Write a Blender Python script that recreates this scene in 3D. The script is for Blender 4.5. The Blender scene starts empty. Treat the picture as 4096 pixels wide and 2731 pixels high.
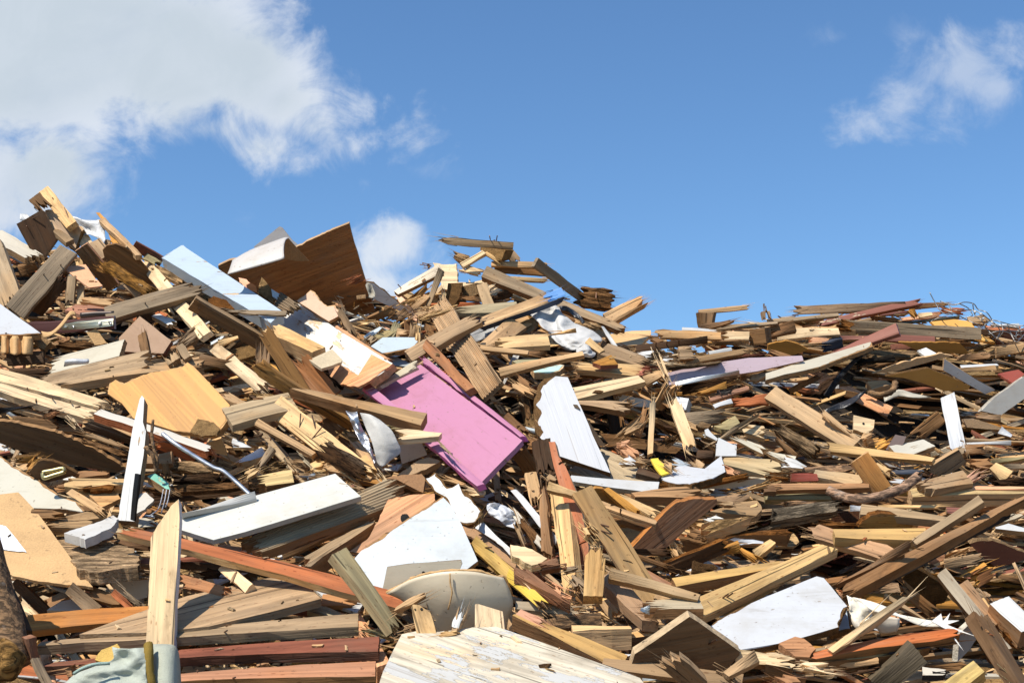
import bpy, math, random
from mathutils import Vector, Matrix, noise

# ------------------------------------------------------------------ camera
SC = bpy.context.scene
COL = SC.collection
LENS, PITCH, EYE = 50.0, math.radians(10.0), Vector((0.0, 0.0, 1.7))
cam_data = bpy.data.cameras.new("camera")
cam_data.lens = LENS
cam_data.sensor_width = 36.0
cam_data.clip_start, cam_data.clip_end = 0.05, 3000.0
cam = bpy.data.objects.new("camera", cam_data)
COL.objects.link(cam)
cam.location = EYE
cam.rotation_euler = (math.pi / 2 + PITCH, 0, 0)
SC.camera = cam

def ray(x, y):
    """direction through a point of the photograph (4096 x 2731)"""
    nx = (x / 4096 - .5) * 36 / LENS
    ny = -(y - 1365.5) / 4096 * 36 / LENS
    c, s = math.cos(PITCH), math.sin(PITCH)
    return Vector((nx, c - ny * s, s + ny * c))

# ------------------------------------------------------------------ light
SUN = Vector((-0.43, -0.41, 0.80)).normalized()
sun_el = math.asin(SUN.z)
sun_data = bpy.data.lights.new("sun", 'SUN')
sun_data.energy = 5.0
sun_data.angle = math.radians(0.5)
sun_data.color = (1.0, 0.93, 0.82)
sun = bpy.data.objects.new("sun", sun_data)
COL.objects.link(sun)
sun.rotation_euler = (-SUN).to_track_quat('-Z', 'Y').to_euler()
SC.view_settings.view_transform = 'Standard'
SC.view_settings.look = 'None'
SC.view_settings.exposure = 0.3
SC.view_settings.gamma = 1.0

class NT:
    """small helper to wire nodes"""
    def __init__(self, tree):
        self.t = tree
        tree.nodes.clear()
    def n(self, kind, **kw):
        nd = self.t.nodes.new(kind)
        for k, v in kw.items():
            setattr(nd, k, v)
        return nd
    def put(self, sock, v):
        if isinstance(v, bpy.types.NodeSocket):
            self.t.links.new(v, sock)
        else:
            sock.default_value = v
    def m(self, op, a, b=0.0, c=0.0, clamp=False):
        nd = self.n('ShaderNodeMath', operation=op, use_clamp=clamp)
        self.put(nd.inputs[0], a); self.put(nd.inputs[1], b); self.put(nd.inputs[2], c)
        return nd.outputs[0]
    def v(self, op, a, b=(0, 0, 0)):
        nd = self.n('ShaderNodeVectorMath', operation=op)
        self.put(nd.inputs[0], a)
        if op == 'SCALE':
            self.put(nd.inputs['Scale'], b)
        else:
            self.put(nd.inputs[1], b)
        return nd.outputs['Value'] if op in ('LENGTH', 'DISTANCE', 'DOT_PRODUCT') else nd.outputs[0]
    def mix(self, f, a, b, mode='MIX'):
        nd = self.n('ShaderNodeMix', data_type='RGBA', blend_type=mode)
        self.put(nd.inputs[0], f)
        self.put(nd.inputs[6], a if not isinstance(a, tuple) else (*a[:3], 1))
        self.put(nd.inputs[7], b if not isinstance(b, tuple) else (*b[:3], 1))
        return nd.outputs[2]
    def noise(self, vec, scale=1.0, detail=2.0, rough=.5, dist=0.0):
        nd = self.n('ShaderNodeTexNoise')
        self.put(nd.inputs['Vector'], vec)
        nd.inputs['Scale'].default_value = scale
        nd.inputs['Detail'].default_value = detail
        nd.inputs['Roughness'].default_value = rough
        nd.inputs['Distortion'].default_value = dist
        return nd.outputs[0]
    def step(self, x, lo, hi):
        nd = self.n('ShaderNodeMapRange', interpolation_type='SMOOTHSTEP')
        self.put(nd.inputs[0], x)
        nd.inputs[1].default_value, nd.inputs[2].default_value = lo, hi
        return nd.outputs[0]

world = bpy.data.worlds.new("World")
SC.world = world
world.use_nodes = True
w = NT(world.node_tree)
sky = w.n('ShaderNodeTexSky', sky_type='NISHITA', sun_disc=False)
sky.sun_elevation = sun_el
sky.sun_rotation = math.atan2(SUN.x, SUN.y)
sky.altitude = 200.0
sky.air_density = 1.0
sky.dust_density = 0.4
sky.ozone_density = 3.0
SKY_TINT = (0.80, 1.05, 1.23)
skyc = w.mix(1.0, sky.outputs[0], SKY_TINT, 'MULTIPLY')
tc = w.n('ShaderNodeTexCoord')
sep = w.n('ShaderNodeSeparateXYZ')
w.t.links.new(tc.outputs['Generated'], sep.inputs[0])
dy = w.m('MAXIMUM', sep.outputs[1], 0.05)
px, pz = w.m('DIVIDE', sep.outputs[0], dy), w.m('DIVIDE', sep.outputs[2], dy)
comb = w.n('ShaderNodeCombineXYZ')
w.put(comb.inputs[0], px); w.put(comb.inputs[1], pz)
pp = comb.outputs[0]
n_big = w.noise(pp, 5.0, 9.0, .60, .35)
n_mid = w.noise(pp, 17.0, 8.0, .62, .5)
n_soft = w.noise(pp, 3.2, 5.0, .5, .2)
UNIT = .72 / 2352                                     # one 2352-wide picture unit as a slope
def blobs(lst):
    """signed distance (in those units) into a union of ellipses"""
    out = None
    for (x, y, rx, ry) in lst:
        d = ray(x * 4096 / 2352, y * 4096 / 2352)
        u, t = d.x / d.y, d.z / d.y
        ax = w.m('DIVIDE', w.m('SUBTRACT', px, u), rx * UNIT)
        az = w.m('DIVIDE', w.m('SUBTRACT', pz, t), ry * UNIT)
        r = w.m('SQRT', w.m('ADD', w.m('MULTIPLY', ax, ax), w.m('MULTIPLY', az, az)))
        f = w.m('MULTIPLY', w.m('SUBTRACT', 1.0, r), min(rx, ry) * 1.0)
        out = f if out is None else w.m('SMOOTH_MAX', out, f, 30.0)
    return out
def edge(f, amp, fine, lo, hi):
    a = w.m('MULTIPLY', w.m('SUBTRACT', n_big, .5), amp)
    b = w.m('MULTIPLY', w.m('SUBTRACT', n_mid, .5), fine)
    return w.step(w.m('ADD', f, w.m('ADD', a, b)), lo, hi)
big_f = blobs([(40, 60, 560, 330), (380, 120, 300, 240), (560, 150, 180, 190), (650, 230, 140, 120), (480, 300, 190, 80), (720, 290, 150, 80), (120, 380, 190, 150), (60, 460, 200, 60),
               (600, 340, 160, 80), (770, 335, 150, 62), (850, 330, 60, 40), (400, 260, 160, 110)])
c_big = edge(big_f, 370, 290, -34, 84)
c_mid = edge(blobs([(902, 566, 104, 98), (885, 645, 112, 62)]), 190, 230, -10, 66)
c_wisp = edge(blobs([(2215, 165, 140, 72), (2090, 225, 130, 60), (1955, 280, 76, 52), (2335, 110, 80, 70), (2290, 200, 80, 60)]), 240, 330, -35, 95)
c_tiny = edge(blobs([(560, 505, 42, 26), (820, 240, 50, 40), (840, 420, 60, 30), (2105, 85, 70, 40), (1930, 85, 60, 24), (960, 390, 50, 20)]), 200, 260, -5, 80)
# sunlit rims, greyer and flatter in the middle of the big cloud
rim = w.step(w.m('ADD', big_f, w.m('MULTIPLY', w.m('SUBTRACT', n_soft, .5), 220.0)), 150, 10)
cl_col = w.mix(rim, (0.60, 0.68, 0.755), (0.74, 0.80, 0.90))
cl_col = w.mix(w.m('MULTIPLY', w.step(n_mid, .40, .68), .22), cl_col, (0.76, 0.82, 0.90))
cl_col = w.mix(w.m('MULTIPLY', w.step(n_big, .46, .62), .30), cl_col, (0.50, 0.59, 0.73))
SKY_STRENGTH = 0.1022
cl = w.mix(1.0, cl_col, (.8123 / SKY_STRENGTH,) * 3, 'MULTIPLY')
out = w.mix(w.m('MULTIPLY', c_wisp, .55), skyc, cl)
out = w.mix(w.m('MULTIPLY', c_tiny, .24), out, cl)
cl_white = w.mix(.6, cl, w.mix(1.0, (0.80, 0.86, 0.93), (.8123 / SKY_STRENGTH,) * 3, 'MULTIPLY'))
out = w.mix(w.m('MULTIPLY', c_mid, .92), out, cl_white)
out = w.mix(w.m('MULTIPLY', c_big, .96), out, cl)
bg = w.n('ShaderNodeBackground')
w.put(bg.inputs[0], out)
bg.inputs[1].default_value = SKY_STRENGTH
wo = w.n('ShaderNodeOutputWorld')
w.t.links.new(bg.outputs[0], wo.inputs[0])

# ------------------------------------------------------------------ palette (linear base colours)
PAL = dict(y=(.70, .50, .27), p=(.74, .60, .42), t=(.43, .31, .20), g=(.30, .24, .175), b=(.24, .135, .06), d=(.085, .045, .022),
           k=(.024, .022, .022), r=(.26, .058, .034), o=(.48, .155, .045), s=(.70, .40, .25), w=(.50, .50, .49), c=(.46, .42, .33),
           m=(.445, .185, .275), h=(.42, .49, .54), v=(.56, .42, .43), n=(.66, .35, .085), O=(.44, .225, .052), a=(.34, .19, .092),
           e=(.58, .40, .235), x=(.52, .47, .38), yl=(.72, .55, .06), bl=(.05, .20, .50), nv=(.045, .06, .10), gn=(.17, .42, .32),
           tq=(.42, .64, .62), gr=(.33, .30, .18), lg=(.55, .55, .52), sg=(.30, .34, .37), mr=(.23, .088, .060), rs=(.47, .16, .065),
           cb=(.60, .40, .20), ch=(.38, .225, .105), rot=(.42, .18, .05), fg=(.66, .64, .60))

# ------------------------------------------------------------------ materials
MATS = {}
def material(name, warm=False):
    mt = bpy.data.materials.new(name)
    mt.use_nodes = True
    s = NT(mt.node_tree)
    o = s.n('ShaderNodeOutputMaterial')
    b = s.n('ShaderNodeBsdfPrincipled')
    s.t.links.new(b.outputs[0], o.inputs[0])
    g = s.n('ShaderNodeAttribute', attribute_name='gco').outputs['Vector']
    c = s.n('ShaderNodeAttribute', attribute_name='tint').outputs['Color']
    if warm:
        c = s.v('MULTIPLY', c, (.90, .81, .67))
    MATS[name] = mt
    return s, b, g, c
def bump(s, b, h, dist, strength=1.0):
    nd = s.n('ShaderNodeBump')
    s.put(nd.inputs['Height'], h)
    nd.inputs['Distance'].default_value = dist
    nd.inputs['Strength'].default_value = strength
    s.t.links.new(nd.outputs[0], b.inputs['Normal'])
def wood_colour(s, g, c):
    g1 = s.v('MULTIPLY', g, (.7, 8, 8))
    ring = s.m('SINE', s.m('MULTIPLY', s.noise(g1, 1.0, 2.0, .45, .4), 46.0))
    ring = s.m('MULTIPLY_ADD', ring, .5, .5)
    fib = s.noise(s.v('MULTIPLY', g, (4, 150, 150)), 1.0, 3.0, .6)
    mid = s.noise(s.v('MULTIPLY', g, (1.6, 34, 34)), 1.0, 3.0, .6)
    blot = s.noise(s.v('MULTIPLY', g, (3.0, 7, 7)), 1.0, 5.0, .62)
    val = s.m('ADD', s.m('MULTIPLY', ring, .24), s.m('MULTIPLY', fib, .60))
    val = s.m('ADD', val, s.m('MULTIPLY', mid, .62))
    val = s.m('ADD', val, .22)
    col = s.v('SCALE', c, val)
    grey = s.mix(.6, s.v('SCALE', c, .62), (.185, .14, .092))
    col = s.mix(s.m('MULTIPLY', s.step(blot, .48, .72), .48), col, grey)
    stain = s.step(s.noise(s.v('MULTIPLY', g, (1.6, 5.5, 5.5)), 1.0, 6.0, .68, .5), .54, .66)
    col = s.mix(s.m('MULTIPLY', stain, .62), col, s.v('MULTIPLY', col, (.50, .46, .42)))
    bleach = s.step(s.noise(s.v('MULTIPLY', g, (1.1, 16, 16)), 1.0, 5.0, .65), .56, .68)
    col = s.mix(s.m('MULTIPLY', bleach, .5), col, s.v('ADD', s.v('SCALE', col, .75), (.105, .088, .066)))
    warm = s.v('MULTIPLY', col, (1.10, .90, .66))
    col = s.mix(s.m('MULTIPLY', s.step(s.noise(s.v('MULTIPLY', g, (2.2, 4, 4)), 1.0, 3.0), .52, .72), .6), col, warm)
    crack = s.step(s.noise(s.v('MULTIPLY', g, (.9, 55, 55)), 1.0, 2.0, .5, .15), .665, .72)
    col = s.mix(s.m('MULTIPLY', crack, .72), col, s.v('SCALE', c, .16))
    vor = s.n('ShaderNodeTexVoronoi', feature='F1')
    s.put(vor.inputs['Vector'], s.v('MULTIPLY', g, (3.0, 10, 10)))
    vor.inputs['Randomness'].default_value = 1.0
    knot = s.step(vor.outputs['Distance'], .16, .07)
    col = s.mix(s.m('MULTIPLY', knot, .7), col, s.v('MULTIPLY', c, (.42, .27, .18)))
    dirt = s.step(s.noise(s.v('MULTIPLY', g, (45, 60, 60)), 1.0, 3.0, .6), .64, .70)
    col = s.mix(s.m('MULTIPLY', dirt, .5), col, s.v('SCALE', c, .3))
    h = s.m('SUBTRACT', s.m('ADD', s.m('MULTIPLY', fib, .6), s.m('MULTIPLY', mid, 1.2)), s.m('MULTIPLY', crack, 1.4))
    return col, h

s, b, g, c = material('wood', True)
col, h = wood_colour(s, g, c)
s.put(b.inputs['Base Color'], col)
b.inputs['Roughness'].default_value = .78
b.inputs['Specular IOR Level'].default_value = .25
bump(s, b, h, .0045)

s, b, g, c = material('rotten', True)                     # crumbling, deeply furrowed wood
col, h = wood_colour(s, g, c)
fur = s.noise(s.v('MULTIPLY', g, (9, 48, 48)), 1.0, 6.0, .72, .4)
col = s.mix(s.step(fur, .60, .40), col, s.v('SCALE', c, .22))
s.put(b.inputs['Base Color'], col)
b.inputs['Roughness'].default_value = .95
b.inputs['Specular IOR Level'].default_value = .1
bump(s, b, s.m('ADD', h, s.m('MULTIPLY', fur, 4.0)), .010)

def paint_material(name, lo, hi, rough, rawc=(.52, .36, .20), streak=.35):
    s, b, g, c = material(name)
    raw, h = wood_colour(s, g, rawc)
    n1 = s.noise(s.v('MULTIPLY', g, (4, 11, 11)), 1.0, 7.0, .68)
    n2 = s.noise(s.v('MULTIPLY', g, (3, 90, 90)), 1.0, 3.0, .6)
    chip = s.step(s.m('ADD', n1, s.m('MULTIPLY', s.m('SUBTRACT', n2, .5), .28)), lo, hi)
    soil = s.noise(s.v('MULTIPLY', g, (6, 9, 9)), 1.0, 6.0, .7)
    pc = s.mix(s.m('MULTIPLY', s.step(soil, .50, .78), .40), c, s.v('MULTIPLY', c, (.62, .56, .47)))
    line = s.step(s.noise(s.v('MULTIPLY', g, (1.2, 70, 70)), 1.0, 2.0), .66, .71)
    pc = s.mix(s.m('MULTIPLY', line, streak), pc, (.25, .2, .15))
    s.put(b.inputs['Base Color'], s.mix(chip, pc, raw))
    s.put(b.inputs['Roughness'], s.m('MULTIPLY_ADD', chip, .3, rough))
    b.inputs['Specular IOR Level'].default_value = .35
    bump(s, b, s.m('SUBTRACT', s.m('MULTIPLY', h, .35), s.m('MULTIPLY', chip, .5)), .0035)
paint_material('paint', .655, .68, .5)
paint_material('peeling', .575, .60, .55, (.66, .50, .33))
paint_material('flaked', .43, .45, .55, (.56, .49, .37))
paint_material('streaked', .74, .77, .5, (.5, .4, .3), .4)

s, b, g, c = material('laminate')                   # smooth coated board, scratched and soiled
soil = s.noise(s.v('MULTIPLY', g, (5, 7, 7)), 1.0, 7.0, .7)
spk = s.step(s.noise(s.v('MULTIPLY', g, (60, 75, 75)), 1.0, 2.0), .69, .73)
scr = s.step(s.noise(s.v('MULTIPLY', g, (2.0, 130, 130)), 1.0, 1.0, .5, .6), .70, .73)
pc = s.mix(s.m('MULTIPLY', s.step(soil, .44, .76), .50), c, s.v('MULTIPLY', c, (.70, .63, .53)))
smear = s.step(s.noise(s.v('MULTIPLY', g, (2.5, 22, 22)), 1.0, 6.0, .7, .8), .56, .72)
pc = s.mix(s.m('MULTIPLY', smear, .38), pc, s.v('MULTIPLY', c, (.52, .46, .38)))
pc = s.mix(s.m('MULTIPLY', spk, .6), pc, (.22, .16, .10))
pc = s.mix(s.m('MULTIPLY', scr, .22), pc, s.v('SCALE', c, .55))
s.put(b.inputs['Base Color'], pc)
s.put(b.inputs['Roughness'], s.m('MULTIPLY_ADD', soil, .4, .28))
b.inputs['Specular IOR Level'].default_value = .4
bump(s, b, s.m('SUBTRACT', soil, s.m('MULTIPLY', spk, .4)), .002)

s, b, g, c = material('veneer', True)                     # glued staves under clear varnish
sp = s.n('ShaderNodeSeparateXYZ'); s.put(sp.inputs[0], g)
stave = s.m('FLOOR', s.m('MULTIPLY', sp.outputs[1], 15.0))
wn = s.n('ShaderNodeTexWhiteNoise', noise_dimensions='1D'); s.put(wn.inputs['W'], stave)
off = s.n('ShaderNodeCombineXYZ'); s.put(off.inputs[2], s.m('MULTIPLY', wn.outputs[0], 9.0))
g2 = s.v('ADD', g, off.outputs[0])
ring = s.m('MULTIPLY_ADD', s.m('SINE', s.m('MULTIPLY', s.noise(s.v('MULTIPLY', g2, (.6, 9, 9)), 1.0, 2.0, .4), 55.0)), .5, .5)
val = s.m('ADD', s.m('MULTIPLY_ADD', wn.outputs[0], .40, .62), s.m('MULTIPLY', ring, .16))
pc = s.v('SCALE', c, val)
vor = s.n('ShaderNodeTexVoronoi'); s.put(vor.inputs['Vector'], s.v('MULTIPLY', g2, (4.5, 12, 12)))
pc = s.mix(s.m('MULTIPLY', s.step(vor.outputs['Distance'], .15, .06), .7), pc, s.v('MULTIPLY', c, (.5, .3, .2)))
soil = s.noise(s.v('MULTIPLY', g, (6, 8, 8)), 1.0, 6.0, .7)
pc = s.mix(s.m('MULTIPLY', s.step(soil, .52, .8), .3), pc, s.v('SCALE', c, .6))
s.put(b.inputs['Base Color'], pc)
b.inputs['Roughness'].default_value = .42
bump(s, b, soil, .0015)

s, b, g, c = material('chipboard', True)
vor = s.n('ShaderNodeTexVoronoi'); s.put(vor.inputs['Vector'], s.v('MULTIPLY', g, (150, 260, 260)))
cs = s.n('ShaderNodeSeparateColor'); s.put(cs.inputs[0], vor.outputs['Color'])
big = s.noise(s.v('MULTIPLY', g, (16, 26, 26)), 1.0, 5.0, .7)
val = s.m('ADD', s.m('MULTIPLY_ADD', cs.outputs[0], .75, .25), s.m('MULTIPLY', s.m('SUBTRACT', big, .5), 1.3))
s.put(b.inputs['Base Color'], s.v('SCALE', c, val))
b.inputs['Roughness'].default_value = .95
b.inputs['Specular IOR Level'].default_value = .1
bump(s, b, s.m('ADD', s.m('MULTIPLY', cs.outputs[0], .6), s.m('MULTIPLY', big, 2.0)), .006)

s, b, g, c = material('hardboard', True)
big = s.noise(s.v('MULTIPLY', g, (5, 7, 7)), 1.0, 6.0, .68)
spk = s.noise(s.v('MULTIPLY', g, (140, 140, 140)), 1.0, 2.0)
val = s.m('ADD', .72, s.m('ADD', s.m('MULTIPLY', s.m('SUBTRACT', big, .5), .7), s.m('MULTIPLY', spk, .5)))
pc = s.v('SCALE', c, val)
pc = s.mix(s.m('MULTIPLY', s.step(s.noise(s.v('MULTIPLY', g, (30, 30, 30)), 1.0, 3.0, .6), .66, .70), .55), pc, s.v('SCALE', c, .4))
s.put(b.inputs['Base Color'], pc)
b.inputs['Roughness'].default_value = .8
bump(s, b, s.m('ADD', big, spk), .002)

s, b, g, c = material('metal')
sc = s.noise(s.v('MULTIPLY', g, (8, 60, 60)), 1.0, 4.0, .6)
s.put(b.inputs['Base Color'], s.v('SCALE', c, s.m('MULTIPLY_ADD', sc, .8, .5)))
b.inputs['Metallic'].default_value = .85
s.put(b.inputs['Roughness'], s.m('MULTIPLY_ADD', sc, .35, .25))

s, b, g, c = material('cloth')
wv = s.noise(s.v('MULTIPLY', g, (420, 420, 420)), 1.0, 1.0)
st = s.noise(s.v('MULTIPLY', g, (7, 7, 7)), 1.0, 6.0, .65)
val = s.m('ADD', s.m('MULTIPLY_ADD', wv, .4, .62), s.m('MULTIPLY', s.m('SUBTRACT', st, .5), .7))
s.put(b.inputs['Base Color'], s.v('SCALE', c, val))
b.inputs['Roughness'].default_value = .95
b.inputs['Specular IOR Level'].default_value = .1
bump(s, b, s.m('ADD', wv, s.m('MULTIPLY', st, 3.0)), .003)

s, b, g, c = material('film')                       # paper, plastic sheet
st = s.noise(s.v('MULTIPLY', g, (12, 12, 12)), 1.0, 5.0, .6)
s.put(b.inputs['Base Color'], s.v('SCALE', c, s.m('MULTIPLY_ADD', st, .4, .8)))
b.inputs['Roughness'].default_value = .38
b.inputs['Subsurface Weight'].default_value = .0
bump(s, b, s.noise(s.v('MULTIPLY', g, (30, 30, 30)), 1.0, 4.0, .6), .006)

s, b, g, c = material('printed_paper')
sp = s.n('ShaderNodeSeparateXYZ'); s.put(sp.inputs[0], g)
ln = s.step(s.m('SINE', s.m('MULTIPLY', sp.outputs[1], 950.0)), .25, .55)
wd = s.step(s.noise(s.v('MULTIPLY', g, (260, 150, 1)), 1.0, 1.0), .42, .5)
s.put(b.inputs['Base Color'], s.mix(s.m('MULTIPLY', s.m('MULTIPLY', ln, wd), .5), c, (.12, .12, .16)))
b.inputs['Roughness'].default_value = .6

s, b, g, c = material('bark')
f1 = s.noise(s.v('MULTIPLY', g, (14, 60, 60)), 1.0, 7.0, .72, .5)
f2 = s.noise(s.v('MULTIPLY', g, (8, 16, 16)), 1.0, 4.0, .6)
pc = s.mix(s.step(f1, .42, .60), s.v('SCALE', c, .28), s.v('SCALE', c, 1.25))
pc = s.mix(s.m('MULTIPLY', s.step(f2, .60, .70), .5), pc, (.40, .34, .28))
s.put(b.inputs['Base Color'], pc)
b.inputs['Roughness'].default_value = .95
bump(s, b, f1, .012)

s, b, g, c = material('soil')                        # ground and the heap's core, tinted near black like shade
f1 = s.noise(s.v('MULTIPLY', g, (6, 6, 6)), 1.0, 8.0, .7)
s.put(b.inputs['Base Color'], s.v('SCALE', c, s.m('MULTIPLY_ADD', f1, 1.4, .3)))
b.inputs['Roughness'].default_value = 1.0
bump(s, b, f1, .03)

# ------------------------------------------------------------------ the heap's surface
CREST = [(-400, 600), (0, 590), (100, 545), (250, 610), (380, 640), (520, 630), (850, 670), (1000, 655), (1150, 625), (1350, 705), (1430, 765), (1500, 775),
         (1800, 725), (2150, 720), (2352, 765), (2800, 800)]
def sstep(a, b, x):
    t = max(0.0, min(1.0, (x - a) / (b - a)))
    return t * t * (3 - 2 * t)
def slope_k(x):
    return .80 - .22 * sstep(-.6, 2.6, x)
def front(x, y):
    z = 1.36 + (y - 5.3) * slope_k(x)
    z += .10 * noise.noise(Vector((x * .9, y * .9, 3.1)))
    return z
def march(d):
    y = 3.2
    while y < 14:
        t = y / d.y
        p = EYE + d * t
        if p.z < front(p.x, y):
            return t
        y += .02
    return 14 / d.y
_cr = []
for (cx, cy) in CREST:
    d = ray(cx * 4096 / 2352, cy * 4096 / 2352)
    p = EYE + d * march(d)
    _cr.append((p.x, p.y, p.z))
def lerp_cr(x, k):
    if x <= _cr[0][0]:
        return _cr[0][k]
    for a, b_ in zip(_cr, _cr[1:]):
        if x <= b_[0]:
            f = (x - a[0]) / (b_[0] - a[0] + 1e-9)
            return a[k] + (b_[k] - a[k]) * f
    return _cr[-1][k]
def crest_y(x):
    return lerp_cr(x, 1)
def surf(x, y):
    yc = crest_y(x)
    if y <= yc:
        return front(x, y)
    return front(x, yc) - .35 * (y - yc) - .25 * (y - yc) ** 2
def depth(x, y):
    """ray parameter where the ray through photo point x, y meets the heap (or passes over its crest)"""
    d = ray(x, y)
    t = march(d)
    p = EYE + d * t
    yc = crest_y(p.x)
    if p.y > yc:
        t = yc / d.y
    return t

HOLLOW = []                                          # deep dark gaps between the boards: x, y, radius, depth
def hollow(x, y):
    return sum(dp * math.exp(-(((x - hx) / hr) ** 2 + ((y - hy) / (hr * .9)) ** 2)) for hx, hy, hr, dp in HOLLOW)
for (hx, hy, hr, dp) in ((2080, 900, 230, .85), (1900, 860, 140, .5), (1480, 1190, 110, .35), (1240, 1160, 70, .3), (250, 1000, 150, .35), (620, 660, 60, .2),
                         (1600, 960, 120, .3), (2250, 1000, 120, .3), (1950, 1250, 140, .6), (2130, 1400, 140, .6), (1700, 1190, 90, .25), (150, 1340, 80, .3),
                         (1350, 930, 90, .3), (90, 930, 110, .25), (560, 800, 70, .25), (980, 740, 60, .2), (1150, 1210, 50, .25)):
    d = ray(hx * 4096 / 2352, hy * 4096 / 2352)
    p = EYE + d * march(d)
    HOLLOW.append((p.x, p.y, hr * UNIT * p.y, dp))

# ------------------------------------------------------------------ builders
TILE = dict(A=(0, 700), B=(1024, 850), C=(2048, 1100), D=(3072, 1150), E=(0, 1383), F=(1024, 1533), G=(2048, 1783), H=(3072, 1833),
            I=(0, 2048), J=(1024, 2048), K=(2048, 2048), L=(3072, 2048))
def px2(T, x, y):
    if T == 'Z':
        return x * 4096 / 2352, y * 4096 / 2352
    ox, oy = TILE[T]
    return ox + x * 1024 / 2351, oy + y * 1024 / 2351
def pscale(T):
    return 4096 / 2352 if T == 'Z' else 1024 / 2351
NRM = dict(u=(0, -.62, .78), f=(-.08, -.90, .42), F=(0, -.985, .17), o=(.08, -.84, -.54), l=(-.58, -.58, .57), r=(.50, -.64, .58),
           t=(-.05, -.36, .93), R=(.70, -.68, -.22), L=(-.62, -.76, -.16), h=(-.02, -.99, -.12), q=(-.35, -.80, .48))
LAYER = .062
MW = {}
GROUPS = dict(plank='planks thrown on the heap', board='boards thrown on the heap', batten='battens thrown on the heap', beam='beams thrown on the heap',
              block='short blocks of timber in the heap', panel='board panels in the heap', sheet='thin sheets in the heap', splinter='long splinters in the heap',
              decking_board='ribbed decking boards in the heap')
LABELS = {}
def tag(o, label, cat, group=None, kind=None):
    if label:
        o['label'] = label
        LABELS.setdefault(label, []).append(o.name)
    if cat:
        o['category'] = cat
    if group:
        o['group'] = group
    if kind:
        o['kind'] = kind
def setup(me, tints, offs, mats):
    """colour and grain-coordinate attributes, flat shading, materials"""
    ga = me.attributes.new('gco', 'FLOAT_VECTOR', 'POINT')
    buf = []
    for v in me.vertices:
        buf += [v.co.x + offs[0], v.co.y + offs[1], v.co.z + offs[2]]
    ga.data.foreach_set('vector', buf)
    ta = me.attributes.new('tint', 'FLOAT_COLOR', 'CORNER')
    buf = []
    for p in me.polygons:
        cc = tints[p.material_index] if p.material_index < len(tints) else tints[0]
        buf += [cc[0], cc[1], cc[2], 1.0] * p.loop_total
    ta.data.foreach_set('color', buf)
    for m_ in mats:
        me.materials.append(MATS[m_])
def link(name, me, M, parent=None):
    o = bpy.data.objects.new(name, me)
    COL.objects.link(o)
    o.matrix_world = M
    MW[o.name] = M
    if parent is not None:
        o.parent = parent
        o.matrix_parent_inverse = MW[parent.name].inverted()
    return o
def vary(rng, cc, amt=.09):
    f = 1 + rng.uniform(-amt, amt)
    hsh = rng.uniform(-.05, .05)
    return (min(.86, cc[0] * f * (1 + hsh * .4)), min(.86, cc[1] * f), min(.86, cc[2] * f * (1 - hsh)))
def pal(cc):
    return PAL[cc] if isinstance(cc, str) else cc
def frame(T, cx, cy, n, ly, rng, jit):
    """plane point on the heap under photo point, raised ly layers towards the eye; unit normal"""
    X, Y = px2(T, cx, cy)
    d = ray(X, Y)
    t = depth(X, Y)
    c0 = EYE + d * t - d.normalized() * (.11 + LAYER * ly)
    n = Vector(NRM[n] if isinstance(n, str) else n).normalized()
    n = (n + Vector((rng.uniform(-jit, jit), rng.uniform(-jit, jit), rng.uniform(-jit, jit)))).normalized()
    dn = d.normalized()
    k = 0
    while -dn.dot(n) < .30 and k < 60:
        n = (n - dn * .03).normalized()
        k += 1
    return c0, n
def on_plane(X, Y, c0, n):
    d = ray(X, Y)
    return EYE + d * ((c0 - EYE).dot(n) / d.dot(n))
def proj(p):
    q = p - EYE
    c, s_ = math.cos(PITCH), math.sin(PITCH)
    f = q.y * c + q.z * s_
    up = -q.y * s_ + q.z * c
    return (q.x / f * LENS / 36 + .5) * 4096, 1365.5 - up / f * LENS / 36 * 4096

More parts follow.
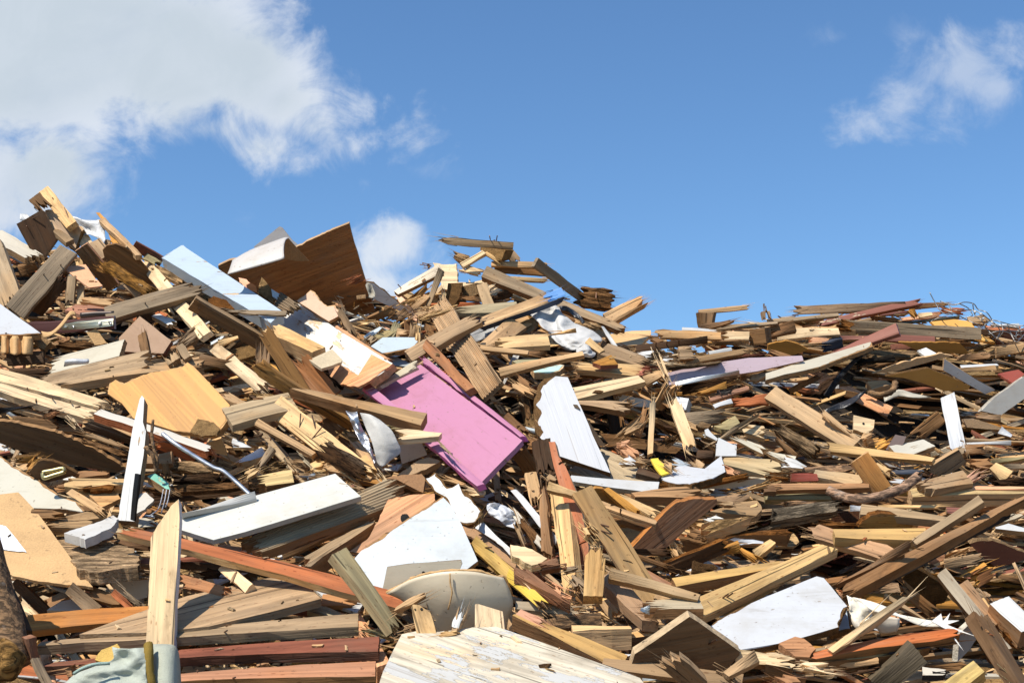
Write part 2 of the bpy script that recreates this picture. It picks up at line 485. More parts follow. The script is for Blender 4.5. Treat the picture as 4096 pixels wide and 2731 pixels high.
def end_profile(kind, mcols, W, rng):
    """how far each column of a plank stops short of the full length"""
    out = []
    sl = rng.uniform(-.12, .12) * W
    if kind == 'c':
        return [abs(rng.gauss(0, .0012)) + sl * .5 * (j / mcols - .5) for j in range(mcols + 1)]
    amp = {'b': .052, 's': .13}[kind] * (.6 + min(1.2, W * 6))
    ph = rng.uniform(0, 9)
    for j in range(mcols + 1):
        v = abs(noise.noise(Vector((j * .55 + ph, ph, 0)))) * 1.4 * amp + rng.random() ** 2.5 * amp * 1.1
        if kind == 's':
            v += abs(j / mcols - .5) * amp * 1.6
        out.append(v)
    return out
def plank_mesh(name, L, W, th, e, rng, bow=0.0, twist=0.0, groove=0, top_ci=0, side_ci=1, taper=0.0, rough=1.0):
    if groove:
        mc = groove * 4
    else:
        mc = max(4, min(16, int(W / .008)))
    sr = max(3, min(16, int(L / .075)))
    e0, e1 = end_profile(e[0], mc, W, rng), end_profile(e[1], mc, W, rng)
    b0, b1 = end_profile(e[0], mc, W, rng), end_profile(e[1], mc, W, rng)
    seed = rng.uniform(0, 99)
    vs, fs, mi = [], [], []
    for lay in (0, 1):
        f0, f1 = (e0, e1) if lay == 0 else ([(p + q) / 2 for p, q in zip(e0, b0)], [(p + q) / 2 for p, q in zip(e1, b1)])
        for i in range(sr + 1):
            t = i / sr
            wob = noise.noise(Vector((t * L * 3 + seed, 1.3, 0))) * .0035 * rough
            for j in range(mc + 1):
                q = j / mc
                x = -L / 2 + f0[j] + (L - f0[j] - f1[j]) * t
                y = (q - .5) * W * (1 - taper * t) + wob
                if j in (0, mc):
                    y += (noise.noise(Vector((x * 16 + seed, j, lay * .4))) * .0055 + noise.noise(Vector((x * 47 + seed, j, 7.7))) * .003) * rough
                z = -th * lay + bow * math.sin(math.pi * t) + twist * (t - .5) * (q - .5)
                if lay == 0:
                    z += noise.noise(Vector((x * 9 + seed, y * 22, 5.0))) * .0018 * rough
                    if j in (0, mc) :
                        z -= .0016 * rough
                    if groove and j % 4 in (1, 2):
                        z -= .006
                vs.append((x, y, z))
    R = (mc + 1)
    B = R * (sr + 1)
    for i in range(sr):
        for j in range(mc):
            a = i * R + j
            fs.append((a, a + R, a + R + 1, a + 1)); mi.append(top_ci)
            fs.append((B + a, B + a + 1, B + a + R + 1, B + a + R)); mi.append(side_ci)
        for j in (0, mc):
            a = i * R + j
            f = (a, B + a, B + a + R, a + R)
            fs.append(f if j == 0 else f[::-1]); mi.append(side_ci)
    for j in range(mc):
        a = j
        fs.append((a, a + 1, B + a + 1, B + a)); mi.append(side_ci)
        a = sr * R + j
        fs.append((a, B + a, B + a + 1, a + 1)); mi.append(side_ci)
    for side, kind in ((0, e[0]), (1, e[1])):
        if kind == 'c':
            continue
        for _ in range(int(W / .006) + 3):
            j = rng.randrange(mc + 1)
            x0 = vs[side * sr * R + j][0]
            sg = 1 if side else -1
            y0, z0 = (j / mc - .5) * W + rng.uniform(-.006, .006), -th * rng.random()
            ln, r_ = rng.uniform(.012, .075) * (1.6 if kind == 's' else 1), rng.uniform(.0012, .0035)
            k0 = len(vs)
            bx = x0 - sg * .04
            for an in (0, 2.1, 4.2):
                vs.append((bx, y0 + math.cos(an) * r_, z0 + math.sin(an) * r_))
            vs.append((x0 + sg * ln, y0 + rng.uniform(-.25, .25) * ln, z0 + rng.uniform(-.2, .3) * ln))
            for p, q in ((0, 1), (1, 2), (2, 0)):
                fs.append((k0 + p, k0 + q, k0 + 3) if side else (k0 + q, k0 + p, k0 + 3)); mi.append(side_ci)
    me = bpy.data.meshes.new(name)
    me.from_pydata(vs, [], fs)
    me.polygons.foreach_set('material_index', mi)
    return me

SEED = [0]
def P(T, x0, y0, x1, y1, w_, th, ly, cc, name, label, n='u', e='cb', mat='wood', ec=None, em=None, groove=0, bow=None, parent=None, jit=.05,
      taper=0.0, cover=None, cat=None, nails=(), lift=0.0, mid=None, label_part=None):
    """a plank: centre line of its main visible face, width on the photo, thickness in cm"""
    SEED[0] += 1
    rng = random.Random(SEED[0] * 7919)
    c0, n = frame(T, *(mid or ((x0 + x1) / 2, (y0 + y1) / 2)), n, ly, rng, jit)
    c0 = c0 + n * lift
    A, B = on_plane(*px2(T, x0, y0), c0, n), on_plane(*px2(T, x1, y1), c0, n)
    a = (B - A)
    L = a.length
    a.normalize()
    bb = n.cross(a).normalized()
    M0 = (A + B) / 2
    q0, q1, qa = proj(M0), proj(M0 + bb * .01), proj(M0 + a * .01)
    ax = Vector((qa[0] - q0[0], qa[1] - q0[1])); ax.normalize()
    bv = Vector((q1[0] - q0[0], q1[1] - q0[1]))
    perp = abs(bv.x * -ax.y + bv.y * ax.x) / .01
    W = w_ * pscale(T) / max(perp, 60)
    th = th / 100 * .74
    if bow is None:
        bow = rng.uniform(-.010, .016) * L
    me = plank_mesh(name, L, W, th, e, rng, bow, rng.uniform(-.06, .06), groove, 0, 1, taper, 2.2 if mat in ('rotten', 'chipboard', 'bark') else 1.0)
    base = pal(cc)
    if mat == 'wood' and cc in ('e', 't', 'a'):      # some boards have greyed or darkened outdoors
        r_ = rng.random()
        if r_ < .34:
            f_ = rng.uniform(.3, .7)
            base = tuple(p * (1 - f_) + q * f_ for p, q in zip(base, (.31, .265, .205)))
        elif r_ < .52:
            base = tuple(p * .66 for p in base)
    base = vary(rng, base)
    side = vary(rng, pal(ec)) if ec else (base if mat in ('wood', 'rotten', 'chipboard', 'bark', 'metal', 'hardboard') else vary(rng, (.45, .31, .18)))
    sm = em or (mat if mat in ('wood', 'rotten', 'chipboard', 'metal', 'bark', 'hardboard') else 'wood')
    offs = (rng.uniform(-40, 40), rng.uniform(-40, 40), rng.uniform(-40, 40))
    setup(me, [base, side], offs, [mat, sm])
    M = Matrix(((a.x, bb.x, n.x, M0.x), (a.y, bb.y, n.y, M0.y), (a.z, bb.z, n.z, M0.z), (0, 0, 0, 1)))
    o = link(name, me, M, parent)
    if parent is None:
        tag(o, label, cat or name.replace('_', ' '), GROUPS.get(name))
    elif label_part:
        o['label'] = label_part
    if cover:                                        # a painted stretch of the face, as a part
        t0, t1, kc = cover
        SEED[0] += 1
        cm = plank_mesh('paint_coat', L * (t1 - t0), W * .97, .004, 'bc' if t0 > 0 else 'cb', rng, 0, 0, 0, 0, 0)
        setup(cm, [pal(kc)], offs, ['paint'])
        zc = bow * math.sin(math.pi * (t0 + t1) / 2) + .004
        link('paint_coat', cm, M @ Matrix.Translation((L * ((t0 + t1) / 2 - .5), 0, zc)), o)
    for (xa, ya, xb, yb) in nails:
        nail(T, xa, ya, xb, yb, c0, n, o)
    return o

def tube_mesh(name, pts, r, seg=7, r1=None, wob=0.0, rng=None):
    vs, fs = [], []
    k = len(pts)
    for i, p in enumerate(pts):
        d = (pts[min(i + 1, k - 1)] - pts[max(i - 1, 0)]).normalized()
        u = d.cross(Vector((.31, .2, .93))).normalized()
        v = d.cross(u)
        rr = r if r1 is None else r + (r1 - r) * i / (k - 1)
        for j in range(seg):
            an = 2 * math.pi * j / seg
            q = rr * (1 + (rng.uniform(-wob, wob) if rng else 0))
            vs.append(p + (u * math.cos(an) + v * math.sin(an)) * q)
    for i in range(k - 1):
        for j in range(seg):
            a, b_ = i * seg + j, i * seg + (j + 1) % seg
            fs.append((a, b_, b_ + seg, a + seg))
    fs.append(tuple(range(seg))[::-1])
    fs.append(tuple((k - 1) * seg + j for j in range(seg)))
    me = bpy.data.meshes.new(name)
    me.from_pydata([tuple(v) for v in vs], [], fs)
    return me
def nail(T, xa, ya, xb, yb, c0, n, parent, r=.0028):
    """from its foot on the face (xa, ya) to its head (xb, yb)"""
    A = on_plane(*px2(T, xa, ya), c0, n)
    B = on_plane(*px2(T, xb, yb), c0 + n * .022, n)
    d = (B - A).normalized()
    me = tube_mesh('nail', [A - d * .012, A, (A + B) / 2, B, B + d * .002], r)
    setup(me, [(.16, .09, .06)], (0, 0, 0), ['metal'])
    return link('nail', me, Matrix.Identity(4), parent)

def poly_mesh(name, pts, th, broken, rng, recede=0.0, step=.014, amp=.007, z0=0.0, top=0, side=1, hole=None):
    """outline (local metres) with broken edges roughened, extruded down by th"""
    out = []
    k = len(pts)
    area = sum(pts[i][0] * pts[(i + 1) % k][1] - pts[(i + 1) % k][0] * pts[i][1] for i in range(k))
    if area < 0:
        pts = pts[::-1]
        broken = [(k - 2 - i) % k for i in broken]
    seed = rng.uniform(0, 50)
    for i in range(k):
        p, q = Vector(pts[i]), Vector(pts[(i + 1) % k])
        L = (q - p).length
        nr = Vector((-(q - p).y, (q - p).x)).normalized() if L > 1e-6 else Vector((0, 0))   # points inwards
        brk = i in broken
        st = step if brk else .05
        m_ = max(1, int(L / st))
        for j in range(m_):
            t = j / m_
            b0 = p.lerp(q, t)
            if brk:
                dd = noise.fractal(Vector((b0.x * 22 + seed, b0.y * 22, 0)), 1.0, 2.0, 3) * amp + recede * (.35 + 1.3 * abs(noise.noise(Vector((b0.x * 10 + seed, b0.y * 10, 5.0)))) + .25 * rng.random())
                env = min(1, 6 * t, 6 * (1 - t)) if recede == 0 else 1
                b0 = b0 + nr * dd * env
            else:
                b0 = b0 + nr * noise.noise(Vector((b0.x * 9 + seed, b0.y * 9, 2))) * .0022
            out.append((b0.x, b0.y))
    m_ = len(out)
    vs = [(x, y, z0) for x, y in out] + [(x + rng.uniform(-1, 1) * .0015, y + rng.uniform(-1, 1) * .0015, z0 - th) for x, y in out]
    fs = [tuple(range(m_)), tuple(range(2 * m_ - 1, m_ - 1, -1))]
    mi = [top, side]
    for i in range(m_):
        j = (i + 1) % m_
        fs.append((i, m_ + i, m_ + j, j)); mi.append(side)
    me = bpy.data.meshes.new(name)
    me.from_pydata(vs, [], fs)
    me.polygons.foreach_set('material_index', mi)
    return me
def G(T, pts, th, ly, cc, name, label, n='u', br=(), mat='wood', ec=None, em=None, face=None, grain=(1, 0), jit=.04, parent=None, cat=None,
      lift=0.0, nails=(), amp=.007, holes=(), rec=.010):
    """a flat piece: outline of its main visible face on the photo. face=(material, colour) adds a facing as a part over a chipboard core"""
    SEED[0] += 1
    rng = random.Random(SEED[0] * 7919)
    cx, cy = sum(p[0] for p in pts) / len(pts), sum(p[1] for p in pts) / len(pts)
    c0, n = frame(T, cx, cy, n, ly, rng, jit)
    c0 = c0 + n * lift
    g0, g1 = on_plane(*px2(T, cx, cy), c0, n), on_plane(*px2(T, cx + grain[0] * 20, cy + grain[1] * 20), c0, n)
    a = (g1 - g0).normalized()
    bb = n.cross(a).normalized()
    loc = []
    for (x, y) in pts:
        q = on_plane(*px2(T, x, y), c0, n) - c0
        loc.append((q.dot(a), q.dot(bb)))
    M = Matrix(((a.x, bb.x, n.x, c0.x), (a.y, bb.y, n.y, c0.y), (a.z, bb.z, n.z, c0.z), (0, 0, 0, 1)))
    offs = (rng.uniform(-40, 40), rng.uniform(-40, 40), rng.uniform(-40, 40))
    base = vary(rng, pal(cc), .05)
    side = vary(rng, pal(ec)) if ec else base
    me = poly_mesh(name, loc, th / 100, list(br), rng, amp=amp)
    setup(me, [base, side], offs, [mat, em or (mat if mat in ('wood', 'rotten', 'chipboard', 'hardboard', 'film', 'cloth') else 'wood')])
    o = link(name, me, M, parent)
    if parent is None:
        tag(o, label, cat or name.replace('_', ' '), GROUPS.get(name))
    if face:
        fm = poly_mesh('facing', loc, .0035, list(br), rng, recede=rec, amp=.006, z0=.0016, top=0, side=0)
        setup(fm, [vary(rng, pal(face[1]), .02)], offs, [face[0]])
        link('facing', fm, M, o)
    for (xa, ya, xb, yb) in nails:
        nail(T, xa, ya, xb, yb, c0, n, o)
    for (hx, hy, hr) in holes:                       # near-black shallow plugs, coloured like the dark inside bored or burnt holes
        q = on_plane(*px2(T, hx, hy), c0, n)
        q2 = on_plane(*px2(T, hx + hr, hy), c0, n)
        rr = (q2 - q).length
        u = [q + (a * math.cos(i * .5236) + bb * math.sin(i * .5236)) * rr * rng.uniform(.88, 1.08) for i in range(12)]
        hm = bpy.data.meshes.new('hole')
        hm.from_pydata([tuple(p + n * .0035) for p in u] + [tuple(p - n * .004) for p in u], [],
                       [tuple(range(12))] + [(i, 12 + i, 12 + (i + 1) % 12, (i + 1) % 12) for i in range(12)])
        setup(hm, [(.012, .010, .009)], (0, 0, 0), ['soil'])
        link('hole', hm, Matrix.Identity(4), o)
    return o

def grid_points(T, rows, ly, n='f'):
    xs = [p for r_ in rows for p in r_]
    cx, cy = sum(p[0] for p in xs) / len(xs), sum(p[1] for p in xs) / len(xs)
    X, Y = px2(T, cx, cy)
    c0 = EYE + ray(X, Y) * (depth(X, Y) - (.11 + LAYER * ly))
    nv = Vector(NRM[n] if isinstance(n, str) else n).normalized()
    out = []
    for r_ in rows:
        out.append([on_plane(*px2(T, x, y), c0, nv) - ray(*px2(T, x, y)) * dz for (x, y, dz) in r_])
    return out
def LO(T, rows, ly, cc, name, label, mat='film', th=.0025, crumple=0.0, fine=3, parent=None, cat=None, smooth=True, n='f'):
    """a bent or crumpled sheet through rows of photo points, each with its own distance (metres towards the eye)"""
    SEED[0] += 1
    rng = random.Random(SEED[0] * 7919)
    P3 = grid_points(T, rows, ly, n)
    R, C = len(P3), len(P3[0])
    def cr(p0, p1, p2, p3, t):
        return (p1 * 2 + (p2 - p0) * t + (p0 * 2 - p1 * 5 + p2 * 4 - p3) * t * t + (p1 * 3 - p0 - p2 * 3 + p3) * t ** 3) * .5
    def refine(line):
        o_ = []
        k = len(line)
        for i in range(k - 1):
            for f in range(fine):
                o_.append(cr(line[max(i - 1, 0)], line[i], line[i + 1], line[min(i + 2, k - 1)], f / fine))
        o_.append(line[-1])
        return o_
    P3 = [refine(r_) for r_ in P3]
    colz = [refine([P3[i][j] for i in range(R)]) for j in range(len(P3[0]))]
    R2, C2 = len(colz[0]), len(colz)
    c0 = colz[C2 // 2][R2 // 2].copy()
    vs, fs = [], []
    seed = rng.uniform(0, 90)
    for i in range(R2):
        for j in range(C2):
            p = colz[j][i] - c0
            if crumple:
                q = p + Vector((seed, seed * .3, 0))
                hgt = sum((.5 - abs(noise.noise(Vector((q.x * f_ * .7 + q.z * f_ * .5, f_ + q.y, q.z * f_ * 1.3 - q.x * f_ * .4))))) * a_ for f_, a_ in ((7, 1.7), (17, .9), (38, .5)))
                p = p + Vector((noise.noise(q * 8) * .7, -hgt, noise.noise(q * 8 + Vector((9, 0, 0))) * .7)) * crumple
            vs.append(tuple(p))
    for i in range(R2 - 1):
        for j in range(C2 - 1):
            a = i * C2 + j
            fs.append((a, a + 1, a + C2 + 1, a + C2))
    me = bpy.data.meshes.new(name)
    me.from_pydata(vs, [], fs)
    setup(me, [vary(rng, pal(cc), .03)], (rng.uniform(-9, 9), 0, 0), [mat])
    if smooth:
        me.polygons.foreach_set('use_smooth', [True] * len(me.polygons))
    o = link(name, me, Matrix.Translation(c0), parent)
    md = o.modifiers.new('thickness', 'SOLIDIFY')
    md.thickness = th
    md.offset = 0
    if parent is None:
        tag(o, label, cat or name.replace('_', ' '), GROUPS.get(name))
    return o
def TU(T, pts, r, ly, cc, name, label, mat='metal', r1=None, seg=8, wob=0.0, parent=None, cat=None, fine=4, n='F'):
    SEED[0] += 1
    rng = random.Random(SEED[0] * 7919)
    L3 = grid_points(T, [pts], ly, n)[0]
    k = len(L3)
    sm = []
    for i in range(k - 1):
        for f in range(fine):
            t = f / fine
            p0, p1, p2, p3 = L3[max(i - 1, 0)], L3[i], L3[i + 1], L3[min(i + 2, k - 1)]
            sm.append((p1 * 2 + (p2 - p0) * t + (p0 * 2 - p1 * 5 + p2 * 4 - p3) * t * t + (p1 * 3 - p0 - p2 * 3 + p3) * t ** 3) * .5)
    sm.append(L3[-1])
    c0 = sm[len(sm) // 2].copy()
    me = tube_mesh(name, [p - c0 for p in sm], r, seg, r1, wob, rng)
    setup(me, [pal(cc)], (rng.uniform(-9, 9), 0, 0), [mat])
    me.polygons.foreach_set('use_smooth', [True] * len(me.polygons))
    o = link(name, me, Matrix.Translation(c0), parent)
    if parent is None:
        tag(o, label, cat or name.replace('_', ' '), GROUPS.get(name))
    return o
def root(T, x, y, ly, name, label, cat, group=None):
    X, Y = px2(T, x, y)
    p = EYE + ray(X, Y) * (depth(X, Y) - .1 - LAYER * ly)
    o = bpy.data.objects.new(name, None)
    COL.objects.link(o)
    o.empty_display_size = .1
    o.location = p
    MW[o.name] = Matrix.Translation(p)
    tag(o, label, cat, group)
    return o

# ------------------------------------------------------------------ ground and the inside of the heap
me = bpy.data.meshes.new('ground')
gv, gf = [], []
for i in range(41):
    for j in range(41):
        gv.append(((i - 20) ** 3 * .25, (j - 20) ** 3 * .25 + 8, 0))
for i in range(40):
    for j in range(40):
        a = i * 41 + j
        gf.append((a, a + 41, a + 42, a + 1))
me.from_pydata(gv, [], gf)
setup(me, [(.16, .13, .10)], (0, 0, 0), ['soil'])
tag(link('ground', me, Matrix.Identity(4)), 'bare trampled earth of the yard under the wood heap', 'ground', None, 'structure')
me = bpy.data.meshes.new('wood_shade_core')
gv, gf = [], []
NX, NY = 150, 110
for i in range(NX + 1):
    for j in range(NY + 1):
        x = -6.5 + 13.5 * i / NX
        y = 3.3 + 10.5 * j / NY
        kk = sstep(0, 1.1, crest_y(x) - y)
        z = surf(x, y) - .16 - .46 * kk - hollow(x, y) * kk + .08 * noise.noise(Vector((x * 3.3, y * 3.3, 0))) + .05 * noise.noise(Vector((x * 9, y * 9, 4)))
        gv.append((x, y, max(z, -.05)))
for i in range(NX):
    for j in range(NY):
        a = i * (NY + 1) + j
        gf.append((a, a + NY + 1, a + NY + 2, a + 1))
me.from_pydata(gv, [], gf)
setup(me, [(.030, .020, .012)], (0, 0, 0), ['soil'])  # near-black tint so the gaps between boards look shaded
tag(link('wood_shade_core', me, Matrix.Identity(4)), 'near-black core inside the heap, coloured so gaps between the boards look shaded', 'heap_core', None, 'stuff')

# ================================================================== the pieces, traced one by one
# ---- left peak
G('A', [(0, 640), (190, 700), (340, 790), (345, 812), (190, 810), (0, 700), (-120, 620)], 1.5, 0, 'ch', 'panel', 'pale blue panel edge tucked under the mossy grey beam at far left', 'q', face=('laminate', 'h'))
LO('A', [[(195, 372, 0), (260, 375, .02), (330, 420, 0)], [(200, 430, .02), (270, 440, 0), (340, 480, .02)]], 0, 'w', 'sheet', 'scrap of white sheet peeping out behind the square dark board', crumple=.02)
P('A', -60, 540, 340, 760, 120, 6, 2, 'x', 'beam', 'mossy pale grey beam running in from the left edge', 'u', 'cb', 'paint')
P('A', 395, 130, 655, 455, 108, 5, 3, 'y', 'plank', 'tall pale pine plank topping the left peak', 'q', 'cc', nails=[(630, 395, 590, 300)])
P('A', 310, 195, 440, 330, 120, 4, 2, 'b', 'plank', 'short brown plank leaning behind the tall pine plank on the left peak', 'F', 'cb')
P('A', 700, 480, 810, 650, 110, 3, 2, 'p', 'board', 'pale board just below the chipboard slab on the left peak', 'f', 'cc')
LO('A', [[(665, 402, 0), (780, 400, .03), (890, 405, 0), (985, 430, .03)], [(690, 470, .02), (800, 480, -.02), (900, 480, .03), (980, 500, 0)], [(740, 560, 0), (830, 560, .03), (910, 600, 0), (968, 640, .03)]], 1, 'w', 'sheet', 'crumpled white paper sheet fluttering on the left peak', crumple=.035)
G('A', [(412, 325), (470, 318), (600, 425), (745, 472), (772, 500), (735, 550), (690, 690), (630, 650), (535, 560), (470, 500)], 5, 4, 'e', 'panel', 'thick orange chipboard slab with a fuzzy broken top edge', 'F', (0, 1, 2, 3, 4), 'veneer', ec='cb', em='chipboard', grain=(1, 1.2), amp=.012)
G('A', [(150, 450), (378, 322), (408, 338), (465, 470), (525, 585), (352, 822), (335, 790)], 3.5, 5, 'd', 'board', 'wide square-ended dark board with rusty staples on the left peak', 'h', grain=(.45, 1), ec='g', nails=[(300, 400, 355, 372), (270, 505, 245, 470)])
P('A', 482, 480, 640, 605, 62, 4, 5, 'g', 'block', 'short grey block wedged beside the square dark board', 'u', 'cc')
P('A', -95, 640, 110, 1180, 210, 5, 4, 't', 'board', 'wide tan striped board cut off by the left edge', 'q', 'cb', mid=(60, 900))
P('A', 630, 680, 130, 1255, 185, 4, 6, 'g', 'plank', 'long dark weathered plank with bolt holes leaning at the far left', 'F', 'cc', nails=[(555, 830, 560, 822), (400, 915, 405, 908)])
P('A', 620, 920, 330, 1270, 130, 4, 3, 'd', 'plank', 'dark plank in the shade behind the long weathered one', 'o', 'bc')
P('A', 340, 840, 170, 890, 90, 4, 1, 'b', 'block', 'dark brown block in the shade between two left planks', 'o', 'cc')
P('A', 740, 665, 1040, 1040, 130, 4, 4, 'b', 'plank', 'brown varnished plank with a pale lit edge sloping down the left peak', 'o', 'cc', ec='s')  # edge given a paler colour so it looks lit
P('A', 870, 600, 985, 740, 110, 9, 3, 't', 'block', 'tan timber block showing its end grain below the white paper', 'f', 'cc')
G('A', [(880, 345), (915, 345), (1005, 440), (1100, 530), (1290, 735), (1270, 745), (1160, 660), (1030, 638), (975, 480), (930, 410)], 2.5, 2, 'n', 'board', 'curved orange chair-back board pointing at the sky', 'q', grain=(1, 1))
P('A', 935, 400, 1280, 735, 48, 4, 3, 'e', 'batten', 'narrow curved batten along the orange chair-back board', 'u', 'cc')
P('A', 1225, 645, 1490, 800, 85, 3, 2, 'mr', 'plank', 'mahogany plank on the skyline left of the pale blue board', 'o', 'cc')
P('A', 960, 620, 1040, 620, 45, 3, 1, 't', 'block', 'small tan block behind the orange chair-back board', 'F')
G('A', [(942, 690), (985, 648), (1060, 636), (1165, 668), (1300, 800), (1380, 900), (1440, 1010), (1350, 1000), (1240, 940), (1090, 860), (960, 760)], 2, 4, 'b', 'board', 'round-cornered moulded plywood board in the shade of the left peak', 'o', grain=(1, .6))
P('A', 930, 780, 1410, 1065, 85, 3, 6, 'O', 'batten', 'ochre fibrous batten with split ends below the moulded plywood', 'u', 'bb', 'rotten')
P('A', 900, 835, 1120, 920, 45, 2.5, 5, 'O', 'splinter', 'ochre splinter alongside the fibrous batten', 'u', 'bs')
P('A', 1285, 755, 1880, 1470, 118, 4, 5, 'p', 'plank', 'pale splintered plank passing under the long grey beam', 'l', 'sc')
P('A', 1400, 840, 1700, 990, 70, 3, 3, 'e', 'splinter', 'frayed brown lath beside the pale blue board', 'u', 'bb', 'rotten')
P('A', 1330, 740, 1480, 820, 60, 2, 2, 'gr', 'batten', 'greenish batten under the mahogany plank', 'f', 'cb')
P('A', 965, 1275, 1868, 1012, 128, 6, 8, 'g', 'beam', 'long weathered grey beam lying across the left side', 'f', 'cb', nails=[(1330, 1180, 1335, 1172)])
G('Z', [(372, 592), (417, 563), (650, 716), (622, 742)], 6.5, 6, 'sg', 'board', 'long pale blue painted board below the left skyline', 'u', (0,), 'paint', ec='sg', em='paint', face=('paint', 'h'))
G('A', [(1910, 1140), (1960, 1110), (2060, 1140), (2240, 1235), (2000, 1225), (1915, 1180)], 3, 5, 'rot', 'block', 'crumbly orange rotten wood beneath the pale blue board', 'f', (0, 1, 2, 3), 'chipboard', amp=.012)
P('A', 1760, 1180, 2470, 1590, 130, 5, 6, 'b', 'plank', 'dark brown plank with a lit upper edge left of the white peeling board', 'o', 'cc', ec='t', nails=[(1825, 1225, 1830, 1218)])  # lit look of the upper edge comes from its tan colour
P('Z', 503, 714, 658, 718, 10, 2, 8, 'g', 'lath', 'thin grey lath resting on the pale blue board', 'f', 'sc')
G('A', [(580, 845), (785, 820), (870, 940), (942, 1015), (820, 1033), (690, 940)], 1, 7, 's', 'sheet', 'thin buff hardboard offcut left of the ochre batten', 'u', (2, 3), 'hardboard')
P('A', 715, 770, 730, 830, 70, 3, 5, 'y', 'block', 'small yellow block touching the top of the buff hardboard', 'f', 'bc')
P('A', 655, 925, 625, 1205, 80, 4, 5, 't', 'board', 'split tan board standing beside the dark weathered plank', 'F', 'cb')
P('A', 735, 990, 735, 1190, 62, 3, 4, 'p', 'board', 'pale upright board behind the split tan one', 'f', 'cc')
P('A', 1110, 950, 1280, 1110, 75, 4, 4, 'a', 'batten', 'brown batten sloping under the ochre batten', 'F', 'bc')
P('A', 540, 1160, 600, 1240, 30, 2, 2, 'a', 'lath', 'thin brown lath under the split tan board', 'F', 'bc')
G('A', [(595, 1240), (700, 1185), (995, 1188), (955, 1285), (740, 1285)], 2, 5, (.44, .22, .15), 'board', 'torn reddish board above the door edge with the lock', 't', (0, 4))
P('A', 735, 1140, 1065, 1172, 52, 3, 7, 'e', 'splinter', 'split tan wood chunk lying on the torn reddish board', 'f', 'bb')
door = P('A', 180, 1420, 1050, 1355, 120, 4.5, 6, (.13, .05, .04), 'door_edge', 'dark red door edge with a grey top and a steel lock plate', 'h', 'cc', 'paint', ec='sg', em='paint', cat='door edge')
lp = P('A', 560, 1395, 1040, 1352, 68, .6, 6, (.50, .48, .36), 'lock_plate', None, 'h', 'cc', 'metal', parent=door, lift=.012, jit=0)
for (sx, sy) in ((668, 1390), (915, 1368), (1010, 1357), (600, 1394)):
    P('A', sx - 14, sy, sx + 14, sy - 1, 24, 1.2, 6, (.62, .60, .55), 'screw', None, 'h', 'cc', 'metal', parent=lp, lift=.02, jit=0)
TU('A', [(740, 1285, .04), (880, 1272, .04), (1050, 1268, .04)], .012, 6, (.10, .08, .07), 'bar', 'thin dark metal bar on top of the door edge', cat='metal bar')
G('A', [(-90, 1110), (0, 1185), (200, 1330), (375, 1455), (180, 1470), (-90, 1475)], 3.5, 7, 'ch', 'panel', 'bright white door panel corner with torn lower edge at far left', 'u', (3, 4), face=('laminate', 'w'))
LO('A', [[(0, 1475, 0), (50, 1480, .05), (90, 1475, 0), (140, 1480, .05), (190, 1478, 0), (240, 1480, .05), (300, 1478, 0)], [(20, 1560, 0), (60, 1590, .05), (95, 1560, 0), (150, 1600, .05), (200, 1560, 0), (235, 1590, .05), (300, 1560, 0)], [(15, 1640, 0), (60, 1650, .05), (95, 1640, 0), (150, 1660, .05), (200, 1640, 0), (235, 1650, .05), (300, 1640, 0)]], 5, 'cb', 'cardboard_core', 'crumpled honeycomb cardboard under the white door panel', 'hardboard', crumple=.012, cat='cardboard')
LO('A', [[(380, 1435, 0), (470, 1440, .02), (560, 1360, .03), (640, 1255, .02), (690, 1260, 0)], [(400, 1500, 0), (480, 1470, .02), (575, 1385, .03), (650, 1290, .02), (700, 1290, 0)]], 8, 'cb', 'strip', 'curled strip of torn hardboard over the door edge', 'hardboard', th=.004, cat='hardboard strip')
P('A', 330, 1470, 440, 1560, 90, 4, 5, 'e', 'block', 'tan chipboard block below the curled hardboard strip', 'f', 'cc', 'chipboard')
G('A', [(1095, 1495), (1285, 1298), (1575, 1525), (1500, 1640), (1100, 1620)], 2, 4, 'mr', 'board', 'orange and brown painted board corner behind the standing stub', 'q', face=('laminate', (.30, .17, .085)), grain=(1, .7))
G('A', [(1100, 1500), (1215, 1395), (1330, 1490), (1420, 1520), (1490, 1635), (1105, 1615)], .3, 2.3, (.52, .135, .025), 'paint_patch', 'bright orange paint patch behind the standing brown stub', 'q', (1, 2), 'laminate', cat='painted patch')
P('A', 1290, 1425, 1345, 1690, 82, 5, 8, 'b', 'post', 'stubby brown post end standing in front of the orange board', 'f', 'bb', cat='post')
P('A', 1640, 1560, 1845, 1410, 95, 3, 7, 't', 'board', 'broken pale-flecked board left of the rotten stump', 'f', 'bb')
P('A', 1830, 1520, 1970, 1430, 80, 4, 5, 'd', 'block', 'rotten dark stump end below the pale splintered plank', 'F', 'bb', 'rotten')
P('A', 2005, 1545, 2185, 1478, 42, 2, 8, 'y', 'batten', 'short yellow batten under the dark brown plank', 'f', 'cc')
P('A', 1430, 1280, 1610, 1370, 60, 3, 4, 'lg', 'moulding', 'grey-white profiled moulding under the grey beam', 'u', 'cb', 'paint', cat='moulding')
P('A', 1260, 1240, 1440, 1350, 80, 3, 3, 'd', 'plank', 'dark plank disappearing beneath the grey beam', 'o', 'cb')
G('A', [(790, 1440), (880, 1405), (980, 1540), (870, 1560)], 1.5, 4, 'cb', 'panel', 'triangular brown panel scrap below the lock plate', 'F', (0, 2), 'hardboard')
P('A', 480, 1545, 880, 1550, 60, 4, 3, 'a', 'splinter', 'long brown splinter below the door edge', 'f', 'bb', 'rotten')

